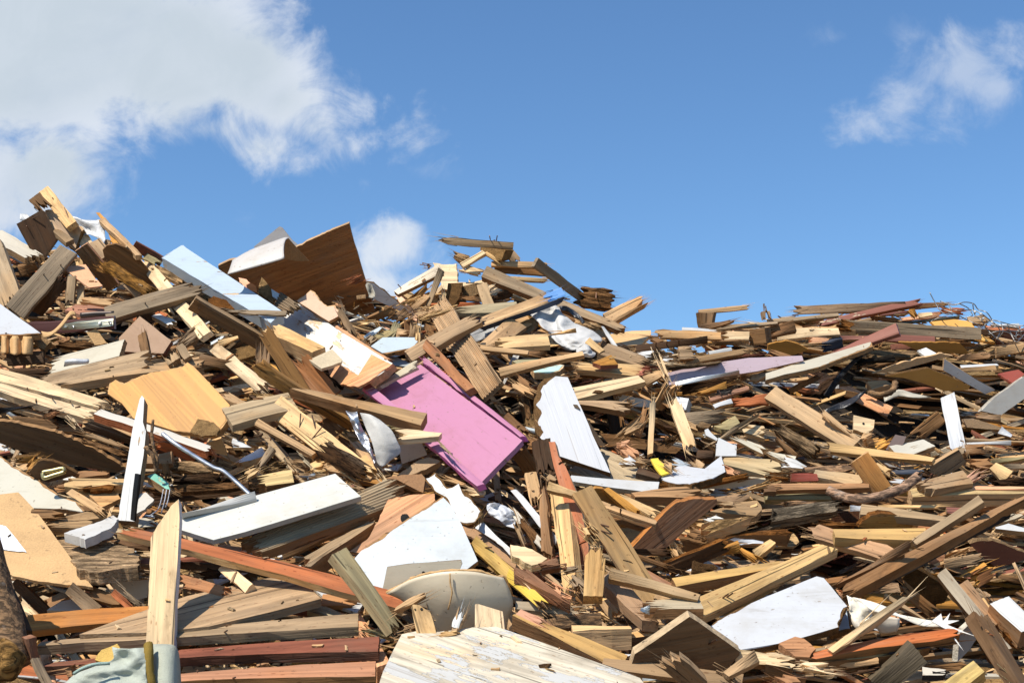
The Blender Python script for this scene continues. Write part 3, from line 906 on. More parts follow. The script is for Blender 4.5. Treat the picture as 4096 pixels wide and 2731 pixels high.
# ---- big brown panel and hill to its right
G('B', [(-20, 315), (215, 128), (235, 135), (330, 250), (480, 370), (470, 400), (300, 400), (100, 420)], 1, 1, (.42, .39, .36), 'sheet', 'grey triangular sheet behind the curled white hardboard', 'h', mat='laminate', ec='e')
G('B', [(395, 305), (560, 225), (700, 160), (855, 97), (905, 290), (1005, 620), (1098, 930), (800, 945), (350, 800), (-60, 720), (-330, 600), (-350, 490), (-240, 440), (250, 380)], 3, 2, (.40, .175, .06), 'panel', 'huge dark plywood panel leaning out against the sky', 'o', (0, 1, 7), 'wood', ec='e', grain=(1, -.38), amp=.006, jit=0)
P('B', 820, 655, 985, 590, 60, .4, 3, 'rs', 'splinter', 'orange torn veneer strip on the huge dark panel', 'o', 'bb')
LO('B', [[(-215, 440, .05), (-60, 350, .06), (110, 285, .06), (262, 232, .05), (300, 236, .02)], [(-228, 480, .10), (-70, 405, .12), (90, 340, .13), (245, 285, .14), (262, 262, .12)], [(-245, 530, .12), (-90, 470, .15), (70, 415, .17), (240, 350, .18), (247, 330, .19)], [(-262, 568, .12), (-110, 528, .15), (60, 482, .17), (235, 430, .19), (256, 418, .20)]], 7, (.50, .47, .44), 'sheet', 'white hardboard sheet with a curled end on the skyline', 'laminate', th=.004)
G('B', [(250, 250), (300, 238), (490, 448), (420, 450), (255, 425)], .5, 6, 'ch', 'sheet', 'brown underside of the rolled hardboard in front of the big panel', 'o', (2, 3), 'hardboard')
G('B', [(18, 730), (30, 650), (50, 590), (110, 660), (190, 770), (150, 830)], 2.5, 5, 'cb', 'panel', 'pointed chipboard fragment below the curled white sheet', 'f', (1, 2, 3, 4), 'chipboard')
G('B', [(140, 700), (220, 750), (200, 800), (150, 770)], 1.5, 5, 'h', 'panel', 'tiny pale blue panel scrap beside the pointed chipboard fragment', 'f', (1,), 'laminate')
P('B', 190, 785, 350, 890, 125, 4, 6, 'g', 'decking_board', 'ribbed grey decking stub above the white peeling board', 'l', 'cb', groove=5)
G('B', [(375, 812), (500, 712), (545, 735), (580, 790), (655, 860), (720, 850), (795, 930), (670, 1000), (580, 945)], 1.8, 6, 'e', 'panel', 'salmon coated panel with a torn top below the huge dark panel', 'q', (0, 1, 2, 3, 4, 5), face=('laminate', (.55, .34, .22)))
P('B', 690, 1000, 790, 940, 35, 3, 5, 'a', 'batten', 'thin brown batten under the salmon panel', 'F')
G('B', [(120, 1000), (390, 838), (800, 1105), (1255, 1385), (1150, 1480), (1035, 1550), (700, 1350), (350, 1130)], 4, 5, (.60, .575, .51), 'board', 'wide white board with flaking paint sloping down the middle left', 'l', (3, 4, 5), 'peeling', ec='e', grain=(1, .62), jit=0)
P('B', 420, 850, 1230, 1360, 26, 3, 5, 's', 'batten', 'thin salmon edging strip along the white flaking board', 'l', 'cb')
G('B', [(660, 1440), (830, 1360), (1000, 1272), (1245, 1395), (1040, 1548), (940, 1600), (700, 1568)], 1.2, 7, 's', 'board', 'bare salmon plywood piece above the pink panel', 'l', (3, 4, 5), grain=(1, -.5))
G('B', [(485, 1352), (700, 1255), (795, 1352), (780, 1375), (600, 1432)], 1.5, 8, 'x', 'board', 'small cream-grey board piece lying on the white flaking board', 'u', (2, 3), 'hardboard')
P('B', 110, 1045, 575, 1260, 105, 9, 8, 'y', 'beam', 'thick honey beam with a bright top on the white flaking board', 'u', 'bc', ec='e')
P('B', 55, 1060, 455, 1680, 130, 4, 9, (.36, .20, .075), 'plank', 'ochre-brown plank standing on edge in front of the honey beam', 'h', 'bc')
P('B', 80, 1180, 60, 1400, 130, 4, 5, 'a', 'board', 'brown board behind the standing ochre-brown plank', 'F', 'bc')
P('B', 340, 1290, 700, 1690, 190, 3, 6, (.33, .15, .06), 'board', 'wide varnished orange-brown board above the long nailed-down beam', 'F', 'bc')
P('B', 480, 1395, 790, 1600, 60, 4, 5, 'd', 'splinter', 'frayed dark strip on the edge of the salmon plywood', 'u', 'bb', 'rotten')
P('B', 60, 1380, 270, 1490, 75, 3, 7, 'n', 'batten', 'short yellow batten behind the ochre-brown plank', 'u', 'bb')
G('B', [(1015, 640), (1085, 650), (1200, 740), (1320, 840), (1435, 910), (1432, 938), (1360, 925), (1200, 850), (1075, 790)], 2.5, 6, 'fg', 'panel', 'grey panel with a crumbled chipboard edge right of the huge dark panel', 'o', (1, 2, 3), 'laminate', ec='ch', em='chipboard')
LO('B', [[(1020, 660, 0), (1060, 650, .03), (1095, 670, 0)], [(1030, 730, .03), (1070, 720, 0), (1110, 735, .03)], [(1035, 785, 0), (1075, 790, .03), (1110, 780, 0)]], 8, 'c', 'rag', 'small cream rag hanging off the corner of the huge dark panel', 'cloth', crumple=.03)
P('B', 1285, 735, 1705, 515, 70, 4, 6, 'p', 'batten', 'paint-flecked pale batten forming an inverted V on the hilltop', 'f', 'cc', 'peeling', nails=[(1330, 690, 1305, 662)])
P('B', 1700, 520, 1575, 850, 52, 3, 7, 'g', 'batten', 'grey batten leaning against the paint-flecked one on the hilltop', 'F', 'cc')
P('B', 1415, 810, 1630, 605, 62, 4, 6, 'O', 'splinter', 'ochre split stick inside the inverted V of battens', 'f', 'bs')
P('B', 1380, 830, 1560, 755, 30, 2, 7, 'y', 'splinter', 'thin yellow splinter crossing the foot of the ochre stick', 'f', 'bs')
P('B', 1430, 870, 1580, 760, 60, 3, 5, 't', 'batten', 'tan batten tucked beneath the thin yellow splinter', 'f', 'cc')
G('B', [(1625, 458), (1740, 478), (1840, 470), (1850, 640), (1990, 640), (2140, 600), (2300, 700), (2250, 760), (2000, 760), (1720, 700)], 1.5, 1, 'p', 'panel', 'large pale plywood sheet near the hilltop', 'q', (0, 1, 2), 'wood')
P('B', 1845, 490, 2090, 555, 62, 2, 4, 'p', 'board', 'pale torn board on the large pale plywood sheet', 'f', 'bb')
P('B', 1575, 490, 1645, 500, 42, 3, 1, 'b', 'block', 'small dark block left of the large pale plywood sheet', 'F')
P('B', 1885, 480, 2095, 358, 44, 3, 4, 'p', 'batten', 'slim pale batten under the hilltop chipboard block', 'f', 'cc')
P('B', 2100, 365, 2275, 465, 40, 2, 5, 'y', 'batten', 'slim yellow batten right of the hilltop chipboard block', 'f', 'cb')
P('B', 1785, 380, 1945, 440, 78, 5, 2, 'e', 'beam', 'rough stub of beam poking left from the hilltop', 'F', 'bc', 'rotten')
G('B', [(2085, 265), (2210, 272), (2292, 345), (2255, 435), (2190, 450), (2055, 340)], 7, 5, 'cb', 'block', 'square chipboard block carrying the topmost plank', 'L', mat='chipboard')
P('B', 1555, 240, 2365, 305, 66, 5, 6, 'e', 'plank', 'topmost plank lying level against the sky with a splintered left end', 'h', 'sc', nails=[(2150, 240, 2145, 215), (2210, 245, 2215, 215)])
P('Z', 1160, 565, 1190, 605, 20, 3, 3, 'a', 'plank', 'brown plank dropping down right of the hilltop chipboard block', 'F')
G('B', [(1765, 650), (1900, 645), (1870, 770), (1810, 850), (1735, 840)], 8, 5, 'ch', 'block', 'crumbling chipboard block below the large pale plywood sheet', 'F', (1, 2), 'chipboard', amp=.012)
G('B', [(1885, 680), (2010, 648), (2042, 745), (1970, 780), (1900, 770)], 7, 5, 'e', 'block', 'tan cut block beside the crumbling chipboard block', 'L', mat='chipboard')
P('B', 2075, 650, 2135, 850, 100, 3, 6, 'e', 'plank', 'short pine plank standing right of the tan cut block', 'f', 'cc')
P('B', 2110, 705, 2310, 600, 88, 3, 6, 'p', 'plank', 'whitened splintered plank near the right of the hilltop', 'f', 'cs')
P('B', 1700, 600, 1715, 830, 40, 2, 6, 'p', 'splinter', 'upright pale splinter beside the grey leaning batten', 'f', 'sb')
P('B', 1650, 840, 2165, 1630, 225, 3.5, 6, 't', 'decking_board', 'long ribbed decking board lying down the centre of the hill', 'l', 'cc', groove=8, nails=[(1685, 850, 1675, 820)])
P('B', 1395, 1315, 2065, 950, 112, 6, 8, 't', 'beam', 'tan beam crossing over the long ribbed decking board', 'f', 'cb')
P('B', 1795, 900, 2400, 865, 85, 3.5, 5, (.42, .37, .26), 'plank', 'greenish grey plank beneath the hilltop blocks', 'u', 'bc')
P('B', 2150, 790, 2400, 730, 70, 3, 4, 'd', 'plank', 'dark plank behind the greenish grey one', 'o', 'bb')
P('B', 1880, 780, 2040, 790, 40, 2, 5, 'b', 'splinter', 'dark bent strip under the tan cut block', 'F', 'bb')
P('B', 1480, 985, 1625, 930, 32, 2, 9, 'y', 'splinter', 'yellow split sliver crossing the top of the ribbed decking board', 'f', 'sb')
P('B', 1470, 920, 1545, 900, 85, 2, 5, 'e', 'block', 'tan offcut left of the long ribbed decking board', 'f', 'bb')
G('B', [(1280, 752), (1325, 760), (1480, 900), (1478, 1000), (1370, 940)], 1.5, 2, 's', 'sheet', 'salmon strip of board left of the ribbed decking', 'q', mat='laminate')
LO('B', [[(1920, 1110, 0), (2040, 1060, .03), (2150, 1040, 0), (2280, 1000, 0)], [(1950, 1160, .03), (2050, 1140, 0), (2140, 1120, .02), (2250, 1070, 0)], [(1985, 1215, 0), (2060, 1180, .02), (2140, 1150, 0), (2240, 1110, 0)]], 2, 'w', 'cloth', 'white cloth patch right of the long ribbed decking board', 'cloth', crumple=.02)
P('B', 2050, 1290, 2400, 1000, 150, 3, 5, 'e', 'plank', 'wide pine plank right of the ribbed decking with a dark shadow on it', 'u', 'cc', nails=[(2190, 1060, 2195, 1050)])
P('B', 1985, 1225, 2500, 1285, 38, 3, 7, 'e', 'batten', 'thin tan batten lying across the wide pine plank', 'f', 'bc')
G('B', [(1055, 1228), (1165, 1150), (1300, 1147), (1460, 1150), (1492, 1185), (1450, 1245), (1200, 1297), (1160, 1292)], 1.8, 6, 'ch', 'panel', 'pale blue-white panel with a broken edge left of the tan beam', 'u', (3, 4, 5), face=('laminate', 'h'))
G('B', [(1180, 1300), (1300, 1330), (1440, 1392), (1380, 1412), (1250, 1400)], 1, 4, 'sg', 'panel', 'grey-blue panel strip above the pink panel', 'u', mat='paint')
P('B', 1545, 1195, 1965, 1620, 88, 5, 9, (.36, .165, .075), 'plank', 'red-brown plank on edge along the top of the pink panel', 'l', 'cc')
P('B', 1145, 1050, 1000, 1155, 42, 2, 5, 'h', 'strip', 'pale rolled strip in the hollow below the huge dark panel', 'f', 'cc', 'laminate', cat='strip')
P('B', 1250, 1080, 1110, 1150, 62, 3, 5, 'gr', 'board', 'green-stained board in the hollow below the huge dark panel', 'u', 'cc')
P('B', 1300, 1010, 1235, 1150, 62, 3, 5, 'gr', 'batten', 'green-edged batten beside the green-stained board', 'f', 'cc')
P('B', 1450, 985, 1440, 1145, 60, 4, 6, 'e', 'batten', 'upright tan batten in the hollow left of the decking', 'F', 'bc')
P('B', 1500, 1000, 1490, 1130, 45, 2, 6, 'y', 'splinter', 'upright yellow splinter behind the upright tan batten', 'f', 'sb')
P('B', 1290, 1100, 1400, 1105, 75, 6, 5, 'e', 'block', 'square tan block in the hollow below the big panel', 'f')
P('B', 1000, 1000, 1295, 885, 62, 3, 4, 'b', 'plank', 'shaded brown plank at the foot of the huge dark panel', 'o', 'bb')
P('B', 1240, 1000, 1420, 880, 70, 3, 4, 'a', 'plank', 'second brown plank right of the shaded one below the big panel', 'F', 'bb')
P('B', 745, 850, 905, 1140, 62, 2, 6, 'a', 'splinter', 'bent ply splinter standing right of the salmon panel', 'F', 'bb')
P('B', 900, 1010, 1030, 1010, 38, 2, 7, 'y', 'block', 'tiny bright offcut right of the bent ply splinter', 'f', 'bc')
P('B', 800, 1000, 1000, 1180, 30, 3, 4, 'a', 'batten', 'thin brown batten behind the bent ply splinter', 'u', 'cb')
P('B', 1010, 1200, 1090, 1130, 60, 4, 6, 't', 'block', 'weathered block left of the pale blue-white panel', 'f', 'bb')
G('B', [(1380, 1310), (1480, 1180), (1530, 1240), (1480, 1330), (1390, 1350)], 4, 5, 't', 'block', 'tan chunk under the left end of the crossing beam', 'f', (0, 1, 2), 'rotten')

G('A', [(2190, 942), (2265, 958), (2351, 1022), (2365, 1085), (2270, 1045), (2200, 985)], 2, 6, (.60, .20, .05), 'panel', 'small orange scrap beneath the curled white hardboard sheet', 'f', (0, 1, 4, 5), 'laminate', em='chipboard', ec='ch')
# ---- pink panel
pk = G('Z', [(860, 894), (964, 836), (1082, 925), (1200, 1012), (1104, 1110), (985, 1005)], 2.2, 8, 'ch', 'panel', 'bright pink panel with raised side rails in the centre', (-.34, -.62, .70), (0,), 'paint', ec='m', em='paint', jit=0, grain=(1, .8), face=('laminate', 'm'))
P('Z', 970, 823, 1202, 1002, 11, 4, 8, 'm', 'rail', None, (-.34, -.62, .70), 'bc', 'paint', ec=(.62, .13, .36), em='paint', parent=pk, lift=.03, jit=0, bow=0)  # both rails' sides coloured brighter than the face to look lit
P('Z', 826, 872, 1104, 1113, 17, 4, 8, 'm', 'rail', None, (-.34, -.62, .70), 'bc', 'paint', ec=(.62, .13, .36), em='paint', parent=pk, lift=.02, jit=0, bow=0)
P('Z', 862, 888, 966, 830, 12, 2, 8, (.46, .43, .34), 'torn_edge', None, (-.34, -.62, .70), 'bb', 'hardboard', parent=pk, lift=.004, jit=0, bow=0)

# ---- skyline right of the centre
P('C', 560, 185, 960, 235, 190, 12, 2, 'a', 'beam', 'big rough rotten timber end on the skyline right of the hilltop', 'h', 'bb', 'rotten', nails=[(775, 160, 772, 210)])
P('Z', 1128, 605, 1270, 610, 12, 4, 4, 'e', 'plank', 'brown plank just under the topmost plank on the hilltop', 'F')
P('Z', 1135, 619, 1270, 628, 14, 4, 3, 'b', 'plank', 'dark brown plank second below the topmost plank', 'h')
P('Z', 1150, 636, 1262, 645, 9, 2, 4, 'y', 'batten', 'yellow batten under the dark brown hilltop planks', 'F')
P('Z', 1232, 602, 1344, 688, 20, 3, 6, 'g', 'plank', 'grey plank sticking out right of the hilltop over the rough timber', 'R', 'cc', ec='g')
P('Z', 1112, 622, 1437, 757, 21, 6, 6, 't', 'beam', 'long worn beam sloping down right of the hilltop', 'f', 'cb', ec='a')
P('C', 865, 405, 1225, 205, 108, 6, 3, 'e', 'plank', 'broken pine plank pointing right into the sky', 'f', 'cb')
P('C', 620, 400, 860, 470, 110, 3, 4, 'e', 'splinter', 'frayed tan wood under the long worn beam', 'u', 'bb', 'rotten')
P('C', -330, 450, 480, 150, 92, 6, 8, 'e', 'beam', 'tan beam with a blue painted end', 'f', 'bb', ec='nv', em='paint', cover=(.74, .99, (.10, .26, .56)))
LO('C', [[(110, 320, 0), (230, 290, .06), (340, 265, .02), (400, 290, .02), (440, 310, 0)], [(180, 370, .02), (250, 400, .08), (350, 340, .0), (430, 380, .07), (520, 420, .02)], [(260, 440, .05), (285, 490, .08), (370, 440, -.02), (470, 480, .08), (640, 470, .03)], [(330, 500, 0), (370, 540, .03), (440, 560, .01), (560, 560, .09), (720, 500, .03)], [(350, 560, 0), (420, 620, .04), (520, 660, .02), (620, 620, .07), (825, 590, .03)], [(420, 620, -.04), (500, 690, .0), (610, 700, .02), (690, 680, .04), (760, 640, .0)]], 5, 'fg', 'cloth', 'ragged grey-white cloth draped right of the hilltop', 'cloth', crumple=.024, fine=11, n='u')
LO('C', [[(600, 650, 0), (680, 640, .05), (720, 680, .0)], [(590, 720, .02), (680, 700, .08), (730, 730, 0)], [(600, 770, 0), (690, 790, .05), (760, 760, 0)]], 6, 'fg', 'rag', 'knotted rag end below the ragged cloth', 'cloth', crumple=.04, fine=11)
LO('C', [[(430, 285, 0), (490, 290, .03), (560, 330, 0), (620, 380, .03), (665, 440, 0)], [(455, 330, .02), (510, 340, 0), (570, 390, .03), (610, 420, 0), (640, 455, .02)]], 6, (.05, .05, .055), 'film', 'speckled black plastic film beside the ragged cloth', 'film', crumple=.015, cat='plastic film')
P('C', -30, 480, 160, 400, 130, 4, 4, 'e', 'plank', 'shaded pine plank left of the ragged cloth', 'F', 'cc')
LO('C', [[(20, 470, 0), (120, 420, .03), (240, 400, 0)], [(30, 540, .02), (140, 500, 0), (255, 450, .03)], [(60, 560, 0), (160, 540, .02), (250, 480, 0)]], 3, 'ch', 'rag', 'brown sacking left of the ragged cloth', 'cloth', crumple=.03)
P('C', -160, 625, 340, 590, 105, 4, 6, 'y', 'plank', 'short bright pine plank below the ragged cloth', 'u', 'bc')
P('C', 350, 545, 590, 500, 16, 1.5, 9, 'y', 'stick', 'thin stick pointing from the bright pine plank onto the cloth', 'f', 'bc')
P('C', -10, 695, 365, 742, 45, 3, 5, 'a', 'batten', 'brown batten under the short bright pine plank', 'F', 'bb')
P('C', 290, 690, 440, 690, 62, 5, 5, 'd', 'block', 'black-stained stub below the ragged cloth', 'f', 'bb', 'rotten')
P('C', -120, 885, 655, 715, 56, 4, 8, 'e', 'batten', 'slim pine batten lying below the ragged cloth', 'f', 'cc')
G('C', [(170, 850), (370, 800), (480, 828), (440, 880), (350, 905), (210, 905)], 3, 6, 'e', 'board', 'turquoise painted board fragment above the white leaning board', 'u', (1, 2, 3, 4), 'peeling', face=('peeling', 'tq'))
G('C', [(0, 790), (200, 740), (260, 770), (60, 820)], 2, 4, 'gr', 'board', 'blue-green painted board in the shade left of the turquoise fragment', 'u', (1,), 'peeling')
P('C', 520, 825, 1200, 880, 88, 4, 6, 'y', 'plank', 'clean pine plank with a red painted end', 'u', 'bc', ec='e', cover=(.90, 1.0, (.40, .14, .08)))
P('C', 775, 815, 945, 775, 72, 3, 8, 'O', 'block', 'small ochre block on top of the clean pine plank', 'u', 'cc', ec='mr')
P('C', 835, 670, 1275, 815, 112, 6, 7, 't', 'beam', 'tan beam with a splintered end right of the ragged cloth', 'u', 'cb')
P('C', 690, 595, 830, 700, 60, 3, 7, 'y', 'batten', 'short yellow batten at the hem of the ragged cloth', 'f', 'cc')
P('C', 560, 1085, 1190, 945, 92, 4, 7, 'p', 'plank', 'bright pale pine plank right of the white leaning board top', 'u', 'cc', ec='y')
G('C', [(880, 545), (1100, 512), (1275, 508), (1275, 545), (1180, 645), (960, 650)], 2, 0, 'y', 'panel', 'yellow pine panel on the low skyline', 'u', mat='veneer')
P('C', 830, 470, 965, 680, 34, 2, 6, 'w', 'strip', 'white metal strip slanting on the low skyline', 'f', 'cc', 'paint', cat='metal strip')
P('C', 850, 560, 930, 660, 50, 3, 5, 'd', 'splinter', 'dark splinter under the white metal strip', 'o', 'bb')
P('C', 970, 640, 1110, 720, 70, 3, 4, 'd', 'board', 'dark broken board right of the white metal strip', 'F', 'bb')
P('C', 1285, 530, 1920, 555, 75, 4, 4, 'e', 'plank', 'tan plank at the left end of the right skyline', 'F', 'bc')
P('C', 1235, 590, 1400, 600, 68, 4, 5, 'a', 'block', 'broken brown plank end left of the dark nailed plank', 'F', 'bb')
P('C', 1085, 680, 1800, 600, 66, 5, 5, 'd', 'plank', 'dark plank with a row of bent nails on the right ledge', 'h', 'bc', ec='e', nails=[(1320, 660, 1325, 620), (1420, 648, 1425, 610), (1530, 630, 1535, 595)])
P('C', 1690, 590, 1800, 590, 70, 5, 6, 'e', 'block', 'square tan block at the end of the dark nailed plank', 'f')
P('C', 1560, 495, 1910, 515, 30, 1.5, 5, 'w', 'strip', 'white strip lying on the right skyline', 'f', 'cb', 'paint', cat='strip')
P('C', 1715, 338, 2185, 290, 36, 2.5, 5, 'e', 'batten', 'thin batten balanced on an upright block against the sky', 'F', 'cb')
P('C', 1768, 345, 1765, 490, 140, 5, 3, 'b', 'block', 'upright dark block on the right skyline', 'L', 'cc')
P('C', 1735, 480, 2050, 415, 42, 3, 5, 'a', 'plank', 'small brown plank leaning on the upright skyline block', 'f', 'cb')
P('C', 1790, 490, 2440, 435, 34, 3, 5, 't', 'batten', 'long grey-tan batten along the right skyline', 'f', 'cc')
P('C', 2330, 330, 2345, 420, 80, 4, 3, 'a', 'block', 'leaning brown block poking above the right skyline', 'F')
P('C', 2070, 420, 2340, 470, 45, 2, 3, 'p', 'splinter', 'pale yellow splinters behind the long grey-tan batten', 'f', 'sb')
P('C', 1535, 715, 1705, 705, 112, 6, 6, 't', 'block', 'square tan block in front of the right ledge', 'F')
P('C', 1560, 800, 2180, 690, 52, 4, 6, 'e', 'plank', 'tan plank end-lit below the square ledge block', 'F', 'bb')
P('C', 1265, 800, 1650, 812, 26, 2, 7, 'p', 'splinter', 'long pale splinter left of the square ledge block', 'f', 'bs')
P('C', 1240, 860, 1960, 790, 32, 3, 5, 't', 'plank', 'weathered plank on top of the lavender panel', 'F', 'bb', 'rotten')
P('C', 1680, 790, 2351, 740, 40, 3, 4, 'mr', 'plank', 'red-brown plank behind the weathered one over the lavender panel', 'o', 'bb', 'rotten')
P('C', 2180, 575, 2330, 565, 145, 9, 6, 'b', 'beam', 'square end of a big brown beam on the right ledge', 'L', 'cc')
P('C', 1920, 560, 2180, 560, 80, 5, 5, 'p', 'beam', 'pale beam with a burst fibrous end on the right ledge', 'f', 'bc')
P('C', 1830, 640, 2170, 620, 40, 3, 4, 'b', 'plank', 'dark brown plank under the pale burst beam', 'o', 'bb')
P('C', 1810, 720, 2020, 680, 38, 3, 6, 'lg', 'strip', 'grey plastic strip with a rounded end on the right ledge', 'F', 'cc', 'laminate', cat='plastic strip')
P('C', 1110, 730, 1310, 740, 70, 2, 4, 'w', 'panel', 'torn white panel scrap left of the square ledge block', 'u', 'bb', 'laminate')
P('C', 1350, 760, 1480, 775, 55, 2, 4, 'w', 'panel', 'small white panel corner under the square ledge block', 'u', 'bb', 'laminate')
G('Z', [(1533, 856), (1600, 840), (1720, 822), (1842, 816), (1846, 828), (1740, 852), (1640, 868), (1537, 884)], 2, 6, 'v', 'panel', 'long lavender panel slanting out below the right ledge', 'F', mat='laminate', jit=0)
P('C', 1500, 1000, 2090, 890, 42, 1.5, 6, 'lg', 'strip', 'grey metal strip with a slot beneath the lavender panel', 'h', 'cc', 'metal', cat='metal strip')
P('C', 1500, 1050, 2110, 965, 95, 6, 4, 'd', 'plank', 'shaggy dark rotten plank beneath the grey slotted strip', 'h', 'bb', 'rotten')
P('C', 1680, 1085, 1995, 1000, 42, 3, 6, 'O', 'batten', 'ochre batten under the shaggy dark plank', 'f', 'bb')
P('C', 1850, 1095, 2025, 1050, 40, 3, 6, 'k', 'handle_bar', 'black handle piece with a bolt below the ochre batten', 'f', 'bb', 'wood', cat='handle', nails=[(1900, 1060, 1920, 1095)])
P('C', 1815, 1145, 2175, 1030, 36, 3, 6, (.36, .2, .14), 'batten', 'pinkish brown batten beside the black handle piece', 'f', 'cc')
P('C', 1850, 1205, 2020, 1150, 44, 4, 6, 'w', 'batten', 'short white painted batten with a hollow end', 'f', 'cc', 'paint')
P('C', 1640, 1150, 1810, 1135, 45, 3, 5, 'b', 'batten', 'dark brown batten left of the short white batten', 'F', 'bb')
P('C', 2010, 1180, 2351, 1130, 80, 3, 4, 'rs', 'board', 'orange varnished board under the dark right hollow', 'f', 'bc')
P('C', 2070, 1100, 2245, 1085, 36, 2, 6, 'k', 'strip', 'black burnt strip above the orange varnished board', 'F', 'bb', 'rotten', cat='strip')
P('C', 2150, 960, 2351, 900, 50, 3, 5, 'e', 'batten', 'cream-edged batten right of the shaggy dark plank', 'f', 'bc')
P('C', 2100, 940, 2310, 870, 40, 3, 4, 'b', 'batten', 'brown batten below the lavender panel at its right end', 'F', 'cc')

# ---- right ledge
P('D', 215, 208, 1260, 168, 82, 6, 4, 'a', 'beam', 'long brown beam capping the right skyline', 'h', 'bc', ec='t')
P('D', 470, 330, 1420, 118, 48, 4, 6, 'mr', 'plank', 'maroon painted stick with a bare pale tip on the right skyline', 'f', 'bb', 'peeling', ec='mr', cover=None)
P('D', 1270, 170, 1690, 150, 40, 3, 4, 'b', 'plank', 'dark plank behind the maroon stick tip', 'F', 'bb')
P('D', 880, 185, 1070, 148, 34, 3, 5, 'mr', 'batten', 'short red batten lying on the skyline beam', 'F', 'cc')
P('D', -10, 305, 650, 248, 32, 3, 5, 't', 'batten', 'sawn tan batten under the skyline beam', 'f', 'cc')
P('D', 660, 215, 900, 195, 38, 3, 4, 'e', 'batten', 'tan batten behind the maroon stick', 'F', 'bb')
P('D', 1000, 240, 1320, 215, 52, 3, 4, 'mr', 'plank', 'dull red plank right of the maroon stick', 'F', 'bb', 'peeling')
P('D', 1310, 190, 1380, 290, 48, 3, 6, 'O', 'block', 'ochre block standing on the right skyline', 'F')
P('D', 1380, 250, 1510, 240, 34, 2, 6, 'p', 'batten', 'pale offcut beside the ochre skyline block', 'f', 'cc')
P('D', 1230, 290, 1620, 240, 40, 2, 3, 's', 'board', 'pinkish board behind the ochre skyline block', 'f')
P('D', 910, 265, 1240, 300, 35, 3, 5, 'a', 'splinter', 'curved brown splinter below the maroon stick', 'F', 'bb')
P('D', 640, 350, 1960, 425, 112, 6, 8, 'g', 'beam', 'massive grey-brown beam with a rotten red left end', 'h', 'bc', ec='a', cover=None)
P('D', 635, 325, 800, 360, 80, 5, 6, 'rot', 'block', 'frayed red-brown rot at the end of the massive beam', 'F', 'bb', 'rotten')
P('D', 1050, 455, 1535, 480, 62, 4, 9, 'mr', 'plank', 'maroon plank under the massive grey-brown beam', 'F', 'cc', 'paint', ec='mr', em='paint')
P('D', 610, 465, 1000, 455, 30, 4, 5, 'mr', 'plank', 'thin maroon plank left of the other one under the beam', 'f', 'cc', 'paint')
P('D', 85, 430, 655, 400, 80, 4, 5, 'p', 'plank', 'pale pine plank with knots under the skyline', 'f', 'cc')
P('D', -20, 420, 250, 345, 95, 5, 6, 'a', 'block', 'brown sawn block left of the pale knotty plank', 'F', 'bc')
P('D', 350, 480, 600, 470, 60, 3, 4, 's', 'board', 'dusty pink board under the pale knotty plank', 'F', 'bb', 'hardboard')
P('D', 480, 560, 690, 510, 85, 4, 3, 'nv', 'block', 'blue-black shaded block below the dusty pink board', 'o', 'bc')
P('D', 230, 515, 480, 530, 26, 2, 6, 'y', 'batten', 'thin yellow lath left of the crossing maroon plank', 'f', 'bs')
G('D', [(1480, 300), (1590, 292), (1700, 288), (1860, 310), (1925, 410), (2085, 500), (1980, 490), (1740, 395), (1530, 350)], 1.5, 5, 'n', 'panel', 'torn yellow veneer panel under the tangled wire', 'u', (3, 4, 5, 6), 'laminate')
P('D', 1120, 330, 1760, 262, 18, 2, 7, (.10, .09, .06), 'bar', 'dark metal bar across the right skyline', 'f', 'cc', 'metal', cat='metal bar')
P('D', 1840, 300, 2050, 285, 70, 4, 3, 'e', 'block', 'tan block behind the tangled wire', 'f')
P('D', 1925, 400, 2175, 430, 60, 4, 4, 'd', 'plank', 'dark plank behind the tangled wire', 'h', 'bb')
P('D', 2000, 370, 2320, 375, 46, 3, 3, 'rs', 'board', 'orange-red board edge behind the tangled wire', 'F', 'cc', 'paint')
P('D', 2030, 345, 2310, 350, 28, 2, 4, 'w', 'strip', 'white strip on the far right skyline', 'f', 'bc', 'paint', cat='strip')
P('D', 1560, 200, 1840, 215, 46, 3, 3, 'rs', 'board', 'orange board behind the left part of the wire', 'F', 'bb')
P('D', 2100, 590, 2400, 540, 85, 4, 4, 'e', 'plank', 'tan plank entering from the right edge below the wire', 'F', 'cc')
P('D', 2100, 470, 2400, 440, 110, 3, 2, 'mr', 'board', 'dark maroon board at the right edge under the wire', 'o', 'cc')
P('D', 1590, 480, 1695, 470, 62, 4, 6, 'e', 'block', 'small pinkish block under the massive beam', 'f')
P('D', 1530, 500, 1960, 520, 60, 3, 4, 'a', 'plank', 'split brown plank right of the small pinkish block', 'F', 'bs')
G('D', [(0, 525), (160, 488), (280, 520), (375, 570), (235, 622), (0, 575)], 1.5, 5, 'O', 'panel', 'ochre panel underside left of the crossing maroon plank', 'o', (0, 1), 'veneer')
P('D', 0, 570, 220, 650, 40, 2, 6, 'a', 'plank', 'reddish plank under the ochre panel underside', 'F', 'bc')
G('D', [(1200, 500), (1500, 500), (1765, 512), (1855, 610), (1600, 600), (1400, 590)], 1.5, 8, 'O', 'panel', 'amber board underside below the massive beam', 'o', (0, 1), 'veneer')
G('D', [(960, 790), (1200, 700), (1420, 640), (1600, 605), (1700, 628), (1560, 660), (1190, 765)], 1.5, 12, 'e', 'panel', 'tan hardboard flap jutting out over the dark hollow', 'o', (1, 2, 3), 'hardboard', ec='e')
G('D', [(1080, 815), (1460, 740), (1600, 790), (1860, 905), (1835, 940), (1620, 952), (1400, 870), (1250, 830)], 1.8, 13, 'O', 'panel', 'mustard coated chipboard panel jutting over the dark hollow', 'o', (1, 2), 'laminate', ec='ch', em='chipboard')
